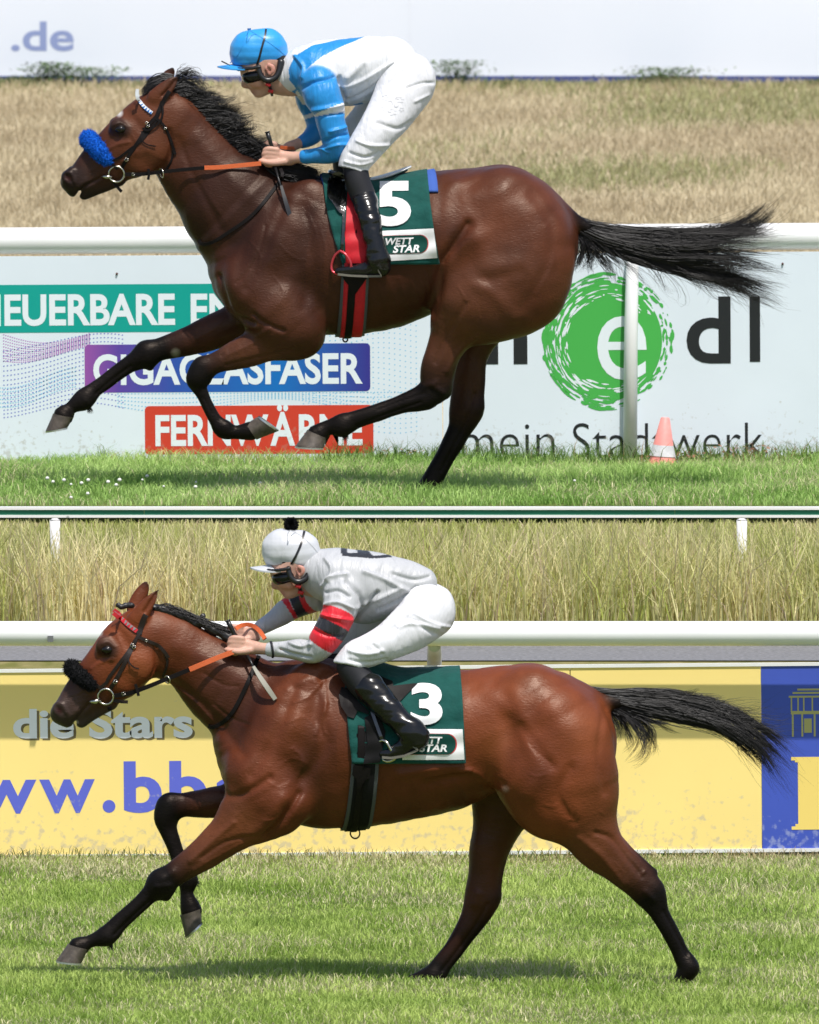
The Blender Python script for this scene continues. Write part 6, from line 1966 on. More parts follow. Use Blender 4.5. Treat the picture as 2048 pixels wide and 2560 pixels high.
def rider(fr, loc, v, label, S, cfg):
    root = empty('person', loc, label, 'person', 'jockeys')
    J = cfg['jacket']
    B_ = lambda rows, y=0.0: balls(fr, v, rows, y)
    # clothes
    ch = [Chain(B_(r_), c, k, 4, cfun=cf) for (r_, c, k, cf) in J]
    V, Q, C = solid(ch, .0052, 3, csig=.004)
    C = paint(V, C, fr, cfg['paint'])
    V = wrinkle(V, Q, .0022, 22, 5, (1.2, .7, 1.0))
    V = folds(V, Q, fr, cfg['jfolds'], 2.5)
    mesh_np('jacket', V, Q, M_SATIN, root, colors=C)
    # breeches
    near = B_(cfg['thigh'])
    far = [(p[0] + o_[0], p[1] + o_[1], -p[2], p[3], p[4]) for p, o_ in zip(near, cfg['far_shift'])]
    ch = [Chain(B_(cfg['hips']), (.8, .8, .8), .03, 3), Chain(near, (.8, .8, .8), .035, 4), Chain(far, (.8, .8, .8), .035, 4)]
    hx, hz = fr.p(v, *cfg['hem'])
    for y0, y1, (ox, oz) in ((-.5, -.02, (0, 0)), (.02, .5, cfg['far_shift'][-1])):
        ch.append(Chain([(hx + ox, hz + oz, y0, fr.r(v, 400), 1), (hx + ox, hz + oz, y1, fr.r(v, 400), 1)], (.8,) * 3, .006, 1, op='sub'))
    Vb, Qb, C = solid(ch, .0055, 3)
    Vb = wrinkle(Vb, Qb, .0014, 24, 9, (1, .6, 1))
    Vb = folds(Vb, Qb, fr, cfg['bfolds'])
    mesh_np('breeches', Vb, Qb, M_NYLON, root)
    SBr = Surf(Vb, Qb)
    # lower legs
    for sd in (-1, 1):
        lg = ball_leg(fr, v, cfg['shin'], S, .012, sd)
        bt = ball_leg(fr, v, cfg['boot'], S, .014, sd)
        if sd > 0:
            dx, dz = cfg['far_leg']
            lg = [(p[0] + dx, p[1] + dz, p[2], p[3], p[4]) for p in lg]
            bt = [(p[0] + dx, p[1] + dz, p[2], p[3], p[4]) for p in bt]
        Vs, Qs, C = solid([Chain(lg, (.02,) * 3, .02, 4)], .006, 2)
        mesh_np('sock', Vs, Qs, M_SOCK, root)
        ft = [(*p[:4], .82) for p in bt]
        nb = cfg['boot_split']
        Vs, Qs, C = solid([Chain(bt[:nb], (.02,) * 3, .02, 4), Chain(ft[nb - 1:], (.02,) * 3, .03, 4)], .0045, 2)
        Vs = wrinkle(Vs, Qs, .0022, 60, 11, (.5, .4, 1.3))
        bo = mesh_np('boot', Vs, Qs, M_BOOT, root)
        q = MB()
        P = [(p[0], p[2], p[1] - p[3] * .93) for p in ft[nb - 1:]]
        Rw = [p[3] * .75 for p in ft[nb - 1:]]
        vs, fs = [], []
        for (x, y, z), w in zip(P, Rw):
            w = max(w, .016) * .92
            vs += [(x, y - w, z - .006), (x, y + w, z - .006), (x, y + w, z + .004), (x, y - w, z + .004)]
        for i in range(len(P) - 1):
            fs += [(i * 4 + k, i * 4 + (k + 1) % 4, (i + 1) * 4 + (k + 1) % 4, (i + 1) * 4 + k) for k in range(4)]
        fs += [(0, 1, 2, 3), tuple((len(P) - 1) * 4 + k for k in (3, 2, 1, 0))]
        mesh_np('sole', vs, fs, M_SOLE, bo, smooth=False)
        if sd < 0:
            yst = bt[-1][2]
            stirrup(fr, v, cfg['iron'], yst, cfg['iron_m'], cfg['saddle'])
            P = [Vector((*fr.p(v, *q_), 0)) for q_ in cfg['leather']]
            pts, nr = [], []
            A = resample(np.array([fr.p(v, *q_) for q_ in cfg['leather']]), 16)
            for x, z in A:
                h, n, ok = S.near(x, z, -.25)
                pts.append(Vector((x, h.y - .034, z))); nr.append(Vector((0, -1, 0)))
            pts[-1].y = yst + .004
            ribbon('stirrup_leather', pts, nr, .014, .005, M_PATENT, cfg['saddle'])
    # body: one continuous figure under the clothes
    du, dv = cfg['head']
    ch = face_chains(fr, v, du, dv)
    for (r_, k) in cfg['core']:
        ch.append(Chain(B_(r_), SKIN, k, 3))
    for (u, w, y) in cfg['hands']:
        ch += hand(fr, v, u, w, y)
    Vh, Qh, C = solid(ch, .0042, 2, csig=.006)
    mesh_np('body', Vh, Qh, M_SKIN, root, colors=C)
    # helmet
    hm = cfg['cap_m']
    cap, Vc, Qc = dome_cap('helmet_cover', fr, v, *cfg['dome'], hm, root)
    Sc = Surf(Vc, Qc)
    peak(fr, v, *cfg['peak'], hm, cap)
    strap('helmet_band', fr, v, cfg['band'], .010, .003, M_BLACKPL, cap, Sc, .001, m_pts=20, mirror=True)
    for sm in cfg['seams']:
        strap('seam', fr, v, sm, .003, .0015, hm, cap, Sc, .0005, m_pts=16)
    rider_common(fr, v, du, dv, root, Sc, v, None)
    return root, cap, SBr, Surf(V, Q)
BLUE = srgb(28, 132, 200)
WHT = (0.70, 0.705, 0.73)
def sleeve5(t, V):
    c = np.tile(np.array(BLUE), (len(t), 1))
    c[(t > 1.98) & (t < 2.26)] = WHT
    return c
j5 = [([(640, 385, 138, 1.0), (760, 362, 185, 1.2), (900, 356, 205, 1.12), (1040, 347, 206, 1.05), (1180, 332, 200, 1.0), (1285, 318, 186, 1.0)], WHT, .02, None),
      ([(960, 470, 130, 1.0), (1060, 470, 125, 1.05), (1160, 420, 110, 1.1)], WHT, .05, None),
      ([(560, 385, 100, .80), (610, 385, 120, .85)], WHT, .03, None),
      ([(800, 450, 128, 1.0, -.13), (825, 520, 124, 1.0, -.165), (868, 605, 106, 1.0, -.175), (884, 700, 96, 1.0, -.18), (912, 800, 96, 1.0, -.18), (925, 868, 88, 1.0, -.175), (860, 915, 70, 1.0, -.16), (780, 930, 55, 1.0, -.13), (712, 936, 50, 1.0, -.11)], BLUE, .03, sleeve5),
      ([(740, 470, 110, 1.0, .13), (740, 560, 100, 1.0, .165), (770, 650, 84, 1.0, .175), (800, 745, 80, 1.0, .17), (760, 810, 62, 1.0, .14), (690, 852, 46, 1.0, .10)], BLUE, .03, sleeve5)]
cfg5 = dict(jacket=j5, head=(0, 0),
    paint=[('U2', [(596, 350), (640, 262), (760, 190), (930, 152), (1130, 128), (960, 195), (820, 262), (722, 345), (668, 430), (700, 520), (760, 600), (690, 600), (590, 525), (650, 480), (605, 420)], BLUE, lambda V: V[:, 1] < .30),
           ('U2', [(655, 490), (700, 560), (740, 610), (690, 600), (640, 530)], WHT, None),
           ('U2', [(985, 610), (1090, 575), (1110, 600), (1000, 640)], BLUE, None)],
    jfolds=[('U2', [(960, 470), (1100, 420), (1300, 300)], .012, .004), ('U2', [(1000, 560), (1150, 480), (1320, 320)], .010, -.004), ('U2', [(680, 480), (760, 430), (900, 400)], .010, -.006),
            ('U2', [(940, 400), (960, 500), (985, 590)], .010, -.008), ('U2', [(760, 615), (870, 600), (985, 575)], .012, .006), ('U2', [(780, 660), (880, 645), (970, 640)], .007, -.005),
            ('U2', [(880, 760), (960, 740), (1010, 720)], .008, .005), ('U2', [(830, 830), (920, 790), (1000, 780)], .008, -.005), ('U2', [(840, 880), (930, 850), (1010, 850)], .008, .004),
            ('U2', [(720, 900), (800, 880), (870, 900)], .007, .004), ('U2', [(640, 260), (700, 330), (690, 400)], .010, .005), ('U2', [(1100, 300), (1000, 400)], .02, .004)],
    hips=[(1300, 350, 165, 1.05), (1385, 425, 200, .95)],
    thigh=[(1390, 450, 195, .75, -.07), (1310, 600, 165, .85, -.13), (1205, 745, 138, .9, -.19), (1110, 870, 118, .95, -.215), (1040, 985, 106, .95, -.215), (1035, 1080, 106, .95, -.225)], hem=(920, 1398),
    far_shift=[(0, 0), (-.03, 0), (-.06, .0), (-.07, .0), (-.055, .02), (-.055, .02)],
    bfolds=[('U2', [(1200, 700), (1330, 740), (1420, 700)], .012, -.004), ('U2', [(1060, 820), (1150, 850), (1270, 850)], .009, .005), ('U2', [(1010, 900), (1120, 930), (1220, 890)], .009, -.005),
            ('U2', [(980, 960), (1080, 980), (1160, 960)], .007, .004), ('U2', [(1400, 470), (1500, 440), (1580, 440)], .008, -.004), ('U2', [(1250, 460), (1330, 380), (1400, 260)], .010, -.006), ('U2', [(1450, 560), (1540, 520)], .008, .003)],
    shin=[(1045, 975, 84, -.215), (1062, 1090, 86, -.228), (1110, 1220, 84, None), (1150, 1360, 66, None)],
    boot=[(1106, 1212, 88, None), (1132, 1300, 82, None), (1152, 1390, 74, None), (1182, 1520, 70, None), (1200, 1610, 72, None), (1225, 1668, 58, None), (1120, 1678, 50, None), (1020, 1690, 34, None), (930, 1694, 20, None)], boot_split=5,
    far_leg=(-.05, .02), iron=[(945, 1558), (908, 1596), (888, 1660), (900, 1702), (960, 1716), (1010, 1700), (1018, 1640), (985, 1582)], iron_m=mat('red_anodised_iron', srgb(205, 70, 80), .3, metal=.5),
    leather=[(968, 1080), (972, 1250), (968, 1420), (958, 1556)], saddle=SAD5,
    core=[([(620, 400, 100, 1.0), (900, 370, 150, 1.0), (1200, 340, 150, 1.0), (1380, 430, 150, 1.0)], .03), ([(1380, 450, 140, .8, -.08), (1205, 745, 100, 1, -.19), (1060, 950, 60, 1, -.215), (1070, 1090, 45, 1, -.24), (1110, 1220, 45, 1, -.26)], .03), ([(1380, 450, 140, .8, .08), (1150, 745, 80, 1, .19), (1030, 920, 55, 1, .215)], .03),
          ([(800, 460, 90, 1.0, -.13), (868, 605, 75, 1, -.175), (905, 850, 60, 1, -.175), (780, 930, 42, 1, -.13), (690, 940, 40, 1, -.105), (600, 946, 40, .85, -.09)], .015), ([(740, 480, 70, 1.0, .13), (775, 650, 50, 1, .172), (792, 740, 45, 1, .165), (750, 810, 38, 1, .135), (690, 850, 36, 1, .10), (600, 885, 38, 1, .06)], .015)],
    hands=[(462, 928, -.085), (450, 900, .07)],
    cap_m=mat('blue_silk_cap', srgb(40, 148, 220), .38, .5, bump=(20, .4, .006), sheen=.2),
    dome=((352, 240), 152, (440, 232), 155, (380, 318, 700), .80), peak=((118, 334), (330, 306), .080, .026),
    band=[(446, 85), (440, 130), (420, 200), (402, 270), (385, 322)], seams=[[(330, 92), (300, 170), (260, 250), (205, 312)], [(335, 90), (420, 140), (520, 210), (585, 270)]])
rider5, cap5, SB5, SJ5 = rider(FU, (0, YU, ZU), 'U2', 'jockey in blue cap and white and blue silks crouched on the dark bay', S5, cfg5)
q = MB(); x, z = FU.p('U2', 333, 90); q.tube([(x - .008, 0, z), (x + .008, 0, z + .003)], [.006, .006], 8); q.build('cap_button', mat('cap_button_blue', srgb(30, 90, 150), .5), cap5)
q = MB(); q.tube([pt(FU, 'U2', 148, 300, -.03), pt(FU, 'U2', 175, 312, -.045), pt(FU, 'U2', 205, 325, -.06)], [.003, .003, .002], 6); q.build('peak_clip', M_BLACKPL, cap5)
M_EMB = mat('grey_embroidery', (0.52, 0.52, 0.54), .6)
V2, F = text2d('DC', px_box(FU, 'U2', 1265, 535, 1340, 605), -.015)
V2[:, 1] += .5 * (V2[:, 0] - V2[:, 0].mean())
on_surf('monogram', V2, F, SB5, .002, M_EMB, rider5)
for k, (u, w, r0) in enumerate(((1250, 530, 30), (1350, 545, 32), (1300, 625, 36), (1360, 610, 22), (1235, 600, 22))):
    vs, fs = [], []
    for j in range(5):
        a0 = j * 1.2566 + k
        cx_, cz_ = FU.p('U2', u + r0 * .55 * math.cos(a0), w + r0 * .55 * math.sin(a0))
        rr = FU.r('U2', r0 * .30)
        n0 = len(vs)
        vs += [(cx_ + rr * math.cos(t_), cz_ + rr * .6 * math.sin(t_)) for t_ in np.linspace(0, 6.28, 8, endpoint=False)]
        fs.append(tuple(range(n0, n0 + 8)))
    on_surf('floral_print', np.array(vs), fs, SB5, .002, mat('pale_grey_print', (0.66, 0.66, 0.68), .6), rider5, step=.03)

SILV = (0.46, 0.465, 0.48)
REDS, BLKS = srgb(212, 28, 44), (0.018, 0.018, 0.024)
def sleeve3(t, V):
    c = np.tile(np.array(SILV), (len(t), 1))
    for a, b, q_ in ((1.15, 1.80, REDS), (1.80, 2.45, BLKS), (2.45, 3.1, REDS)):
        c[(t > a) & (t < b)] = q_
    return c
def sleeve3f(t, V):
    c = np.tile(np.array(SILV), (len(t), 1))
    for a, b, q_ in ((.35, 1.1, REDS), (1.1, 1.75, BLKS), (1.75, 2.1, REDS)):
        c[(t > a) & (t < b)] = q_
    return c
j3 = [([(705, 400, 160, 1.0), (800, 425, 190, 1.2), (900, 455, 215, 1.12), (1020, 478, 224, 1.05), (1150, 480, 196, 1.0), (1280, 480, 160, 1.0), (1380, 470, 108, 1.2)], SILV, .02, None),
      ([(930, 600, 120, 1.1), (1000, 620, 125, 1.1), (1120, 580, 120, 1.1), (1250, 560, 95, 1.2)], SILV, .05, None),
      ([(655, 440, 105, .80), (700, 430, 130, .85)], SILV, .03, None),
      ([(850, 550, 130, 1.0, -.13), (835, 640, 116, 1.0, -.17), (785, 745, 112, 1.0, -.185), (728, 845, 100, 1.0, -.185), (665, 920, 76, 1.0, -.175), (560, 906, 72, 1.0, -.15), (455, 905, 55, 1.0, -.125), (372, 908, 50, 1.0, -.11)], SILV, .03, sleeve3),
      ([(700, 560, 110, 1.0, .12), (610, 610, 90, 1.0, .15), (500, 660, 85, 1.0, .16), (400, 730, 66, 1.0, .14), (300, 780, 50, 1.0, .09)], SILV, .03, sleeve3f)]
cfg3 = dict(jacket=j3, head=(94, 30),
    paint=[('L2', [(835, 225), (1110, 235), (1190, 296), (1050, 296), (930, 290), (850, 278)], BLKS, lambda V: V[:, 1] > -.20),
           ('L2', [(880, 225), (945, 235), (955, 262), (890, 262)], SILV, lambda V: V[:, 1] > -.2), ('L2', [(1010, 235), (1080, 245), (1150, 280), (1060, 280)], SILV, lambda V: V[:, 1] > -.2)],
    jfolds=[('L2', [(930, 720), (1000, 640), (1090, 520)], .010, -.008), ('L2', [(960, 620), (1100, 560), (1250, 500)], .012, .005), ('L2', [(1100, 640), (1220, 580), (1350, 500)], .010, -.005),
            ('L2', [(1000, 380), (1150, 440), (1300, 520)], .012, .004), ('L2', [(880, 440), (960, 520), (985, 620)], .010, -.007), ('L2', [(720, 480), (780, 420), (880, 400)], .010, .005),
            ('L2', [(740, 520), (820, 500), (900, 540)], .008, -.005), ('L2', [(730, 600), (820, 580), (920, 620)], .008, .005), ('L2', [(700, 660), (800, 680), (920, 700)], .008, .004),
            ('L2', [(660, 760), (760, 800), (860, 800)], .008, -.004), ('L2', [(500, 860), (580, 880), (640, 860)], .008, .004), ('L2', [(430, 900), (520, 930), (640, 950)], .008, -.004),
            ('L2', [(740, 300), (780, 360), (760, 440)], .010, .005), ('L2', [(1200, 400), (1330, 440), (1440, 420)], .010, -.004)],
    hips=[(1340, 560, 130, 1.1), (1430, 650, 186, .95)],
    thigh=[(1430, 660, 182, .75, -.07), (1330, 745, 165, .85, -.13), (1180, 835, 130, .9, -.19), (1040, 900, 112, .95, -.215), (940, 945, 104, .95, -.22), (880, 1040, 112, .95, -.225)], hem=(806, 1384),
    far_shift=[(0, 0), (-.03, .02), (-.06, .03), (-.08, .03), (-.09, .02), (-.09, .02)],
    bfolds=[('L2', [(1230, 740), (1330, 720), (1500, 760)], .010, .005), ('L2', [(1300, 680), (1420, 760), (1540, 830)], .012, -.004), ('L2', [(1330, 650), (1450, 720), (1580, 760)], .008, .004),
            ('L2', [(900, 900), (1020, 920), (1120, 900)], .010, .005), ('L2', [(900, 960), (1020, 980), (1150, 960)], .008, -.004), ('L2', [(1060, 860), (1120, 920)], .008, -.003), ('L2', [(1330, 640), (1250, 720), (1100, 790)], .012, -.005)],
    shin=[(915, 945, 80, -.22), (905, 1010, 92, -.222), (985, 1120, 100, None), (1090, 1220, 92, None), (1180, 1310, 80, None)],
    boot=[(1030, 1150, 104, None), (1090, 1212, 98, None), (1160, 1285, 90, None), (1240, 1365, 84, None), (1325, 1450, 84, None), (1362, 1485, 76, None), (1270, 1545, 58, None), (1180, 1582, 36, None), (1120, 1592, 22, None)], boot_split=5,
    far_leg=(-.08, .03), iron=[(1120, 1500), (1092, 1520), (1092, 1580), (1110, 1620), (1160, 1642), (1210, 1615), (1180, 1560), (1150, 1510)], iron_m=M_STEEL,
    leather=[(1040, 1270), (1070, 1360), (1100, 1440), (1122, 1500)], saddle=SAD3,
    core=[([(690, 440, 105, 1.0), (900, 470, 150, 1.0), (1150, 490, 140, 1.0), (1420, 640, 130, 1.0)], .03), ([(1420, 660, 130, .8, -.08), (1180, 835, 95, 1, -.19), (960, 935, 45, 1, -.215), (930, 1010, 35, 1, -.21), (1000, 1120, 35, 1, -.225)], .03), ([(1420, 660, 130, .8, .08), (1080, 800, 70, 1, .19), (850, 910, 50, 1, .22)], .03),
          ([(850, 560, 90, 1.0, -.13), (785, 745, 75, 1, -.185), (680, 905, 58, 1, -.175), (455, 905, 42, 1, -.125), (340, 905, 40, 1, -.105), (260, 900, 40, .85, -.09)], .015), ([(700, 570, 70, 1.0, .12), (500, 660, 50, 1, .16), (400, 730, 42, 1, .14), (300, 780, 36, 1, .09), (230, 810, 36, 1, .06)], .015)],
    hands=[(122, 872, -.085), (110, 812, .06)],
    cap_m=mat('silver_satin_cap', (0.55, 0.56, 0.59), .32, .5, bump=(20, .4, .006), sheen=.2),
    dome=((452, 250), 146, (552, 268), 156, (480, 348, 800), .80), peak=((230, 364), (440, 338), .080, .026),
    band=[(596, 122), (575, 200), (540, 280), (498, 356)], seams=[[(500, 105), (460, 200), (445, 300), (445, 350)], [(500, 105), (590, 160), (670, 240), (700, 300)]])
rider3, cap3, SB3, SJ3 = rider(FL, (0, 0, 0), 'L2', 'jockey in silver cap with black pompom and red black armbands on the bright bay', S3, cfg3)
# pompom
x, z = FL.p('L2', 507, 76)
R = FL.r('L2', 44)
n = 900
d = RNG.normal(0, 1, (n, 3)); d /= np.linalg.norm(d, axis=1)[:, None]
t = np.linspace(0.1, 1, 4)[None, :, None]
P = np.array([x, 0, z]) + d[:, None] * t * R * RNG.uniform(.85, 1.15, (n, 1, 1)) + RNG.normal(0, .003, (n, 1, 3)) * t
strands('pompom', P, np.full((n, 4), .0022), M_BLKF, cap3)
q = MB(); q.ring((*FL.p('L2', 378, 908)[:1], -.115, FL.p('L2', 378, 908)[1]), (1, .12, .12), FL.r('L2', 52), .005, 24, 6); q.build('wrist_band', M_SOCK, rider3)

# whips, held in the near hands
def whip(fr, loc, v, handle, shaft, flap, y, label, mflap):
    w = empty('whip', loc, label, 'whip')
    g = lambda P, yy: [pt(fr, v, a, b, yy + c) for a, b, c in P]
    q = MB(); q.tube(g(handle, y), [.010, .010, .0085, .0085][:len(handle)], 10); q.build('handle', M_BLACKPL, w)
    q = MB(); h = g(handle, y)[0]; k = g(handle, y)[1]
    e = [h[i] + (h[i] - k[i]) * .12 for i in range(3)]
    q.tube([tuple(e), h], [.0125, .0125], 10); q.build('end_cap', M_BLACKPL, w)
    q = MB(); q.tube(g(shaft, y), [.0065, .005, .004], 8); q.build('shaft', M_BLACKPL, w)
    A = resample(np.array([(*fr.p(v, a, b), y + c) for a, b, c in flap]), 14)
    n = len(A)
    wd = [.010 + .012 * math.sin(math.pi * min(1, (i + 1) / n * .75)) for i in range(n)]
    ribbon('flap', [Vector((p[0], p[2], p[1])) for p in A], [Vector((.2, -1, .1))] * n, wd, .006, mflap, w)
whip(FU, (0, YU, ZU), 'U2', [(456, 775, 0), (470, 820, 0), (485, 870, 0), (500, 930, .01)], [(510, 1010, -.02), (530, 1080, -.05), (550, 1140, -.09)], [(548, 1130, -.088), (580, 1240, -.115), (615, 1350, -.13), (636, 1430, -.135)], -.088,
     'black whip held by the blue capped jockey over the dark bay shoulder', M_BLACKPL)
whip(FL, (0, 0, 0), 'L2', [(82, 718, 0), (102, 760, 0), (124, 806, 0), (150, 860, .01)], [(215, 950, -.02), (238, 990, -.04), (258, 1030, -.06)], [(255, 1022, -.058), (300, 1090, -.09), (350, 1160, -.11), (402, 1235, -.115)], -.088,
     'black whip with pale flap held by the silver capped jockey', mat('pale_whip_flap', (0.26, 0.25, 0.20), .5))

# ------------------------------------------------------------------ manes and tails
def g3(fr, v, pts, y0=0.0, y1=0.0):
    n = len(pts)
    return np.array([(fr.p(v, *q)[0], y0 + (y1 - y0) * i / (n - 1), fr.p(v, *q)[1]) for i, q in enumerate(pts)])
def hair(name, sets, parent):
    PP, RR = [], []
    for s in sets:
        P, R = s
        PP.append(P); RR.append(R)
    return strands(name, np.concatenate(PP), np.concatenate(RR), M_HAIR, parent)
M = 18
T5 = [g3(FU, 'U6', p, 0, y) for p, y in (
    ([(250, 185), (300, 215), (430, 255), (640, 285), (900, 300), (1100, 295), (1250, 250), (1370, 190), (1455, 112)], .03),
    ([(255, 190), (300, 222), (450, 275), (700, 310), (1000, 318), (1250, 300), (1400, 270), (1500, 150)], .05),
    ([(258, 195), (310, 235), (450, 295), (700, 330), (1000, 335), (1250, 310), (1400, 320), (1580, 330)], 0),
    ([(262, 200), (315, 245), (450, 318), (700, 372), (1000, 385), (1250, 392), (1560, 400)], -.04),
    ([(266, 205), (318, 255), (450, 335), (700, 412), (950, 452), (1200, 462), (1400, 480), (1545, 515)], -.02),
    ([(270, 210), (322, 265), (430, 350), (650, 432), (900, 490), (1150, 530), (1350, 590), (1530, 630)], .02),
    ([(274, 214), (325, 275), (420, 362), (640, 445), (850, 500), (1050, 560), (1250, 612), (1400, 690), (1520, 745)], .05))]
F5 = [g3(FU, 'U6', p, 0, y) for p, y in (
    ([(300, 260), (340, 330), (350, 400), (310, 500), (240, 615)], -.04), ([(310, 270), (370, 350), (390, 430), (350, 520), (280, 590)], .03), ([(320, 270), (400, 370), (450, 450), (470, 520), (520, 590), (600, 600)], .0),
    ([(330, 275), (470, 390), (560, 480), (620, 560), (560, 580)], .05), ([(340, 280), (500, 400), (620, 500), (730, 640), (830, 780), (850, 930)], -.03), ([(400, 320), (600, 430), (760, 500), (850, 600), (880, 640), (820, 620)], .02),
    ([(500, 370), (760, 460), (930, 560), (970, 660), (940, 690), (880, 560)], .0), ([(700, 430), (950, 520), (1080, 640), (1060, 780)], .03), ([(900, 490), (1150, 580), (1250, 720), (1350, 790), (1430, 740)], .0), ([(900, 490), (1200, 560), (1320, 760), (1400, 890)], -.03))]
hair('tail', [flow_hair(T5, 1700, M, .006, .010, .008, (.6, 1.02), .0017, clumps=34), flow_hair(T5, 500, M, .006, .018, .012, (.8, 1.05), .0011, clumps=60), flow_hair(T5, 160, M, .006, .03, .02, (.8, 1.05), .0008), flow_hair(T5[:2], 330, M, .006, .010, .008, (.85, 1.03), .0014, clumps=9), flow_hair(T5[4:], 330, M, .006, .016, .012, (.8, 1.04), .0013, clumps=16),
              flow_hair(F5[:4], 260, M, .004, .012, .008, (.5, 1.0), .0013, clumps=22), flow_hair(F5[3:], 150, M, .006, .02, .014, (.5, 1.0), .0009, clumps=26)], horse5)
def U1m(p, y0, y1): return g3(FU, 'U1', p, y0, y1)
MA5 = [U1m(p, -.012, y) for p, y in (
    ([(955, 190), (1010, 150), (1080, 160), (1150, 170), (1210, 200)], .05), ([(970, 235), (1050, 230), (1120, 240), (1200, 235)], -.03), ([(1000, 275), (1100, 265), (1200, 260), (1300, 240)], .03), ([(1060, 330), (1160, 330), (1290, 320), (1440, 300)], -.03),
    ([(1130, 385), (1240, 380), (1360, 385), (1490, 400)], .03), ([(1200, 450), (1300, 430), (1420, 440), (1500, 430)], -.04), ([(1270, 510), (1370, 490), (1460, 490), (1550, 500)], .02), ([(1350, 580), (1430, 550), (1520, 550), (1610, 560)], -.03),
    ([(1420, 640), (1500, 610), (1580, 610), (1650, 600)], .02), ([(1500, 690), (1570, 660), (1640, 650), (1720, 680)], -.03), ([(1580, 730), (1650, 710), (1740, 710), (1830, 730)], 0.02), ([(1680, 760), (1760, 745), (1850, 760), (1960, 800)], -.02))]
FO5 = [U1m(p, y, y1) for p, y, y1 in (([(960, 135), (900, 130), (830, 150), (760, 190), (725, 235)], .01, -.01), ([(950, 160), (890, 165), (830, 190), (770, 230), (740, 260)], -.02, -.04), ([(955, 120), (880, 110), (800, 140), (740, 210)], .03, .02))]
WI5 = [U1m(p, 0, y) for p, y in (([(980, 130), (1000, 70), (1060, 40), (1100, 50)], .03), ([(985, 140), (1060, 90), (1140, 100), (1200, 190)], 0), ([(990, 150), (1080, 130), (1150, 180), (1190, 235), (1110, 230)], -.03), ([(995, 170), (1060, 170), (1130, 220), (1180, 240)], .02))]
hair('mane', [flow_hair(MA5, 1500, 12, .010, .010, .004, (.45, .8), .0022), flow_hair(MA5, 1700, 12, .009, .014, .010, (.65, 1.1), .0013, clumps=60), flow_hair(MA5, 260, 12, .010, .03, .016, (.8, 1.2), .0008), flow_hair(FO5, 260, 12, .006, .006, .003, (.7, 1.0), .0022), flow_hair(WI5, 110, 12, .006, .012, .008, (.6, 1.05), .0010)], horse5)
W5 = [g3(FU, 'U2', p, -.03, y) for p, y in (([(430, 880), (520, 960), (650, 1010), (830, 1060)], -.05), ([(440, 930), (540, 1020), (660, 1050), (820, 1075)], -.07), ([(430, 970), (520, 1050), (640, 1080), (760, 1090)], -.08))]
hair('mane', [flow_hair(W5, 700, 12, .010, .012, .004, (.7, 1.0), .0024)], horse5)
T3 = [g3(FL, 'L7', p, 0, y) for p, y in (
    ([(200, 278), (300, 288), (480, 290), (700, 298), (860, 298), (930, 265), (985, 232)], .02), ([(205, 282), (300, 292), (480, 298), (750, 308), (950, 340), (1100, 380), (1250, 460), (1400, 550), (1560, 640)], .04),
    ([(210, 290), (310, 305), (480, 325), (750, 355), (1000, 415), (1200, 500), (1350, 610), (1470, 730), (1560, 840)], 0), ([(215, 298), (310, 325), (480, 365), (750, 415), (1000, 475), (1150, 530), (1270, 620), (1380, 745), (1450, 860), (1505, 930)], -.03),
    ([(220, 305), (310, 345), (450, 405), (650, 452), (850, 490), (1050, 520), (1180, 590), (1300, 700), (1400, 830), (1485, 935)], .02))]
F3 = [g3(FL, 'L7', p, 0, y) for p, y in (
    ([(240, 320), (300, 400), (350, 480), (385, 560), (402, 660)], -.03), ([(250, 330), (350, 430), (410, 520), (440, 600), (435, 660)], .03), ([(260, 340), (390, 440), (450, 530), (480, 620), (440, 700), (388, 770)], 0), ([(270, 345), (450, 460), (540, 540), (570, 630), (520, 710), (430, 750)], -.03),
    ([(300, 360), (500, 470), (620, 560), (630, 660), (560, 780), (480, 850)], .03), ([(320, 370), (520, 470), (680, 520), (780, 600)], 0), ([(420, 410), (620, 480), (780, 510), (870, 545)], .03))]
L3f = [g3(FL, 'L7', p, 0, y) for p, y in (([(950, 330), (1100, 340), (1250, 330), (1350, 280)], .03), ([(1000, 380), (1200, 400), (1380, 390), (1490, 320)], -.02), ([(1100, 450), (1300, 480), (1500, 490), (1650, 500)], .03), ([(1200, 510), (1400, 560), (1550, 640), (1650, 700)], 0), ([(1100, 540), (1150, 600), (1160, 680), (1125, 780)], .02))]
hair('tail', [flow_hair(T3, 1900, M, .006, .009, .006, (.62, 1.0), .0017, clumps=36), flow_hair(T3[1:], 200, M, .006, .03, .02, (.8, 1.05), .0010), flow_hair(F3, 380, M, .005, .010, .008, (.5, 1.0), .0012, clumps=26), flow_hair(L3f, 70, M, .006, .02, .012, (.6, 1.0), .0008)], horse3)
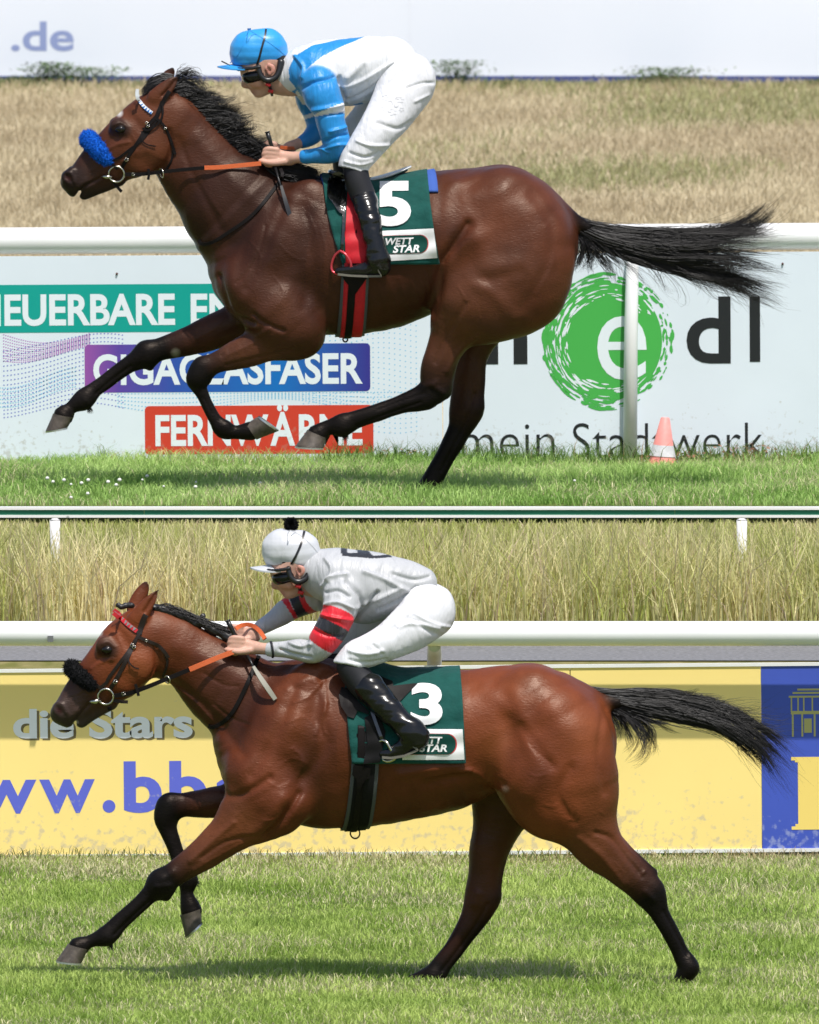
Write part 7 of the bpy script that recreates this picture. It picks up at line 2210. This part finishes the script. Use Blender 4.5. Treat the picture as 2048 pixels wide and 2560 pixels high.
# plaited mane of the near horse: a rolled ridge with knots
rid = [(820, 272), (880, 285), (940, 310), (1000, 320), (1060, 350), (1120, 380), (1180, 385), (1240, 430), (1300, 450), (1360, 490), (1420, 530)]
P = []
for i, (u, w) in enumerate(rid):
    P.append((*FL.p('L1', u, w + 8), -.008, FL.r('L1', 38 if i % 2 else 30), 1.0))
ch = [Chain(P, BK, .008, 5)]
for u, w in ((935, 278), (1172, 338), (1060, 345), (1290, 430), (1370, 475)):
    x, z = FL.p('L1', u, w)
    for k in range(5):
        a = k * 1.256
        ch.append(Chain([(x + .006 * math.cos(a), z + .006 * math.sin(a), -.012 + .004 * (k % 2), .0075, 1), (x + .002, z, -.012, .008, 1)], BK, .003, 1))
ch.append(Chain([(*FL.p('L1', 660, 262), 0, .014, 1), (*FL.p('L1', 620, 262), 0, .012, 1), (*FL.p('L1', 585, 275), -.01, .011, 1)], BK, .01, 3))
for k in range(5):
    x, z = FL.p('L1', 566, 258)
    a = k * 1.256
    ch.append(Chain([(x + .005 * math.cos(a), z + .005 * math.sin(a), -.01, .007, 1), (x, z, -.01, .0075, 1)], BK, .003, 1))
V, Q, C = solid(ch, .0035, 1)
V = wrinkle(V, Q, .0010, 150, 4, (1, 1, 1))
mane = mesh_np('mane', V, Q, M_HAIR, horse3)
MA3 = [g3(FL, 'L1', p, -.01, y) for p, y in (([(690, 262), (650, 240), (610, 262)], .0), ([(850, 280), (900, 270), (960, 300), (1010, 325)], -.02), ([(1000, 315), (1060, 330), (1120, 370), (1180, 390)], -.03), ([(1150, 375), (1230, 400), (1300, 440), (1360, 480)], -.02), ([(1300, 445), (1370, 460), (1430, 520), (1500, 560)], 0))]
for a in range(1, 4):
    hair('mane_hair', [flow_hair(MA3[a:a + 2], 260, 10, .008, .007, .002, (.5, 1.0), .0012)], mane)

# hair tufts behind the fetlocks
for fets, par in ((FET5, horse5), (FET, horse3)):
    for (x, y, z, n) in fets:
        k = 46
        d = np.stack([n[0] * .5 + RNG.normal(0, .25, k), RNG.normal(0, .35, k), n[1] * .5 - .9 + RNG.normal(0, .25, k)], 1)
        t = np.linspace(0, 1, 5)[None, :, None]
        P = np.array([x, y, z]) + RNG.normal(0, .006, (k, 1, 3)) + d[:, None] * t * RNG.uniform(.010, .024, (k, 1, 1))
        strands('fetlock_hair', P, np.full((k, 5), .0012) * np.array([1, 1, .8, .6, .2]), M_HAIR, par)
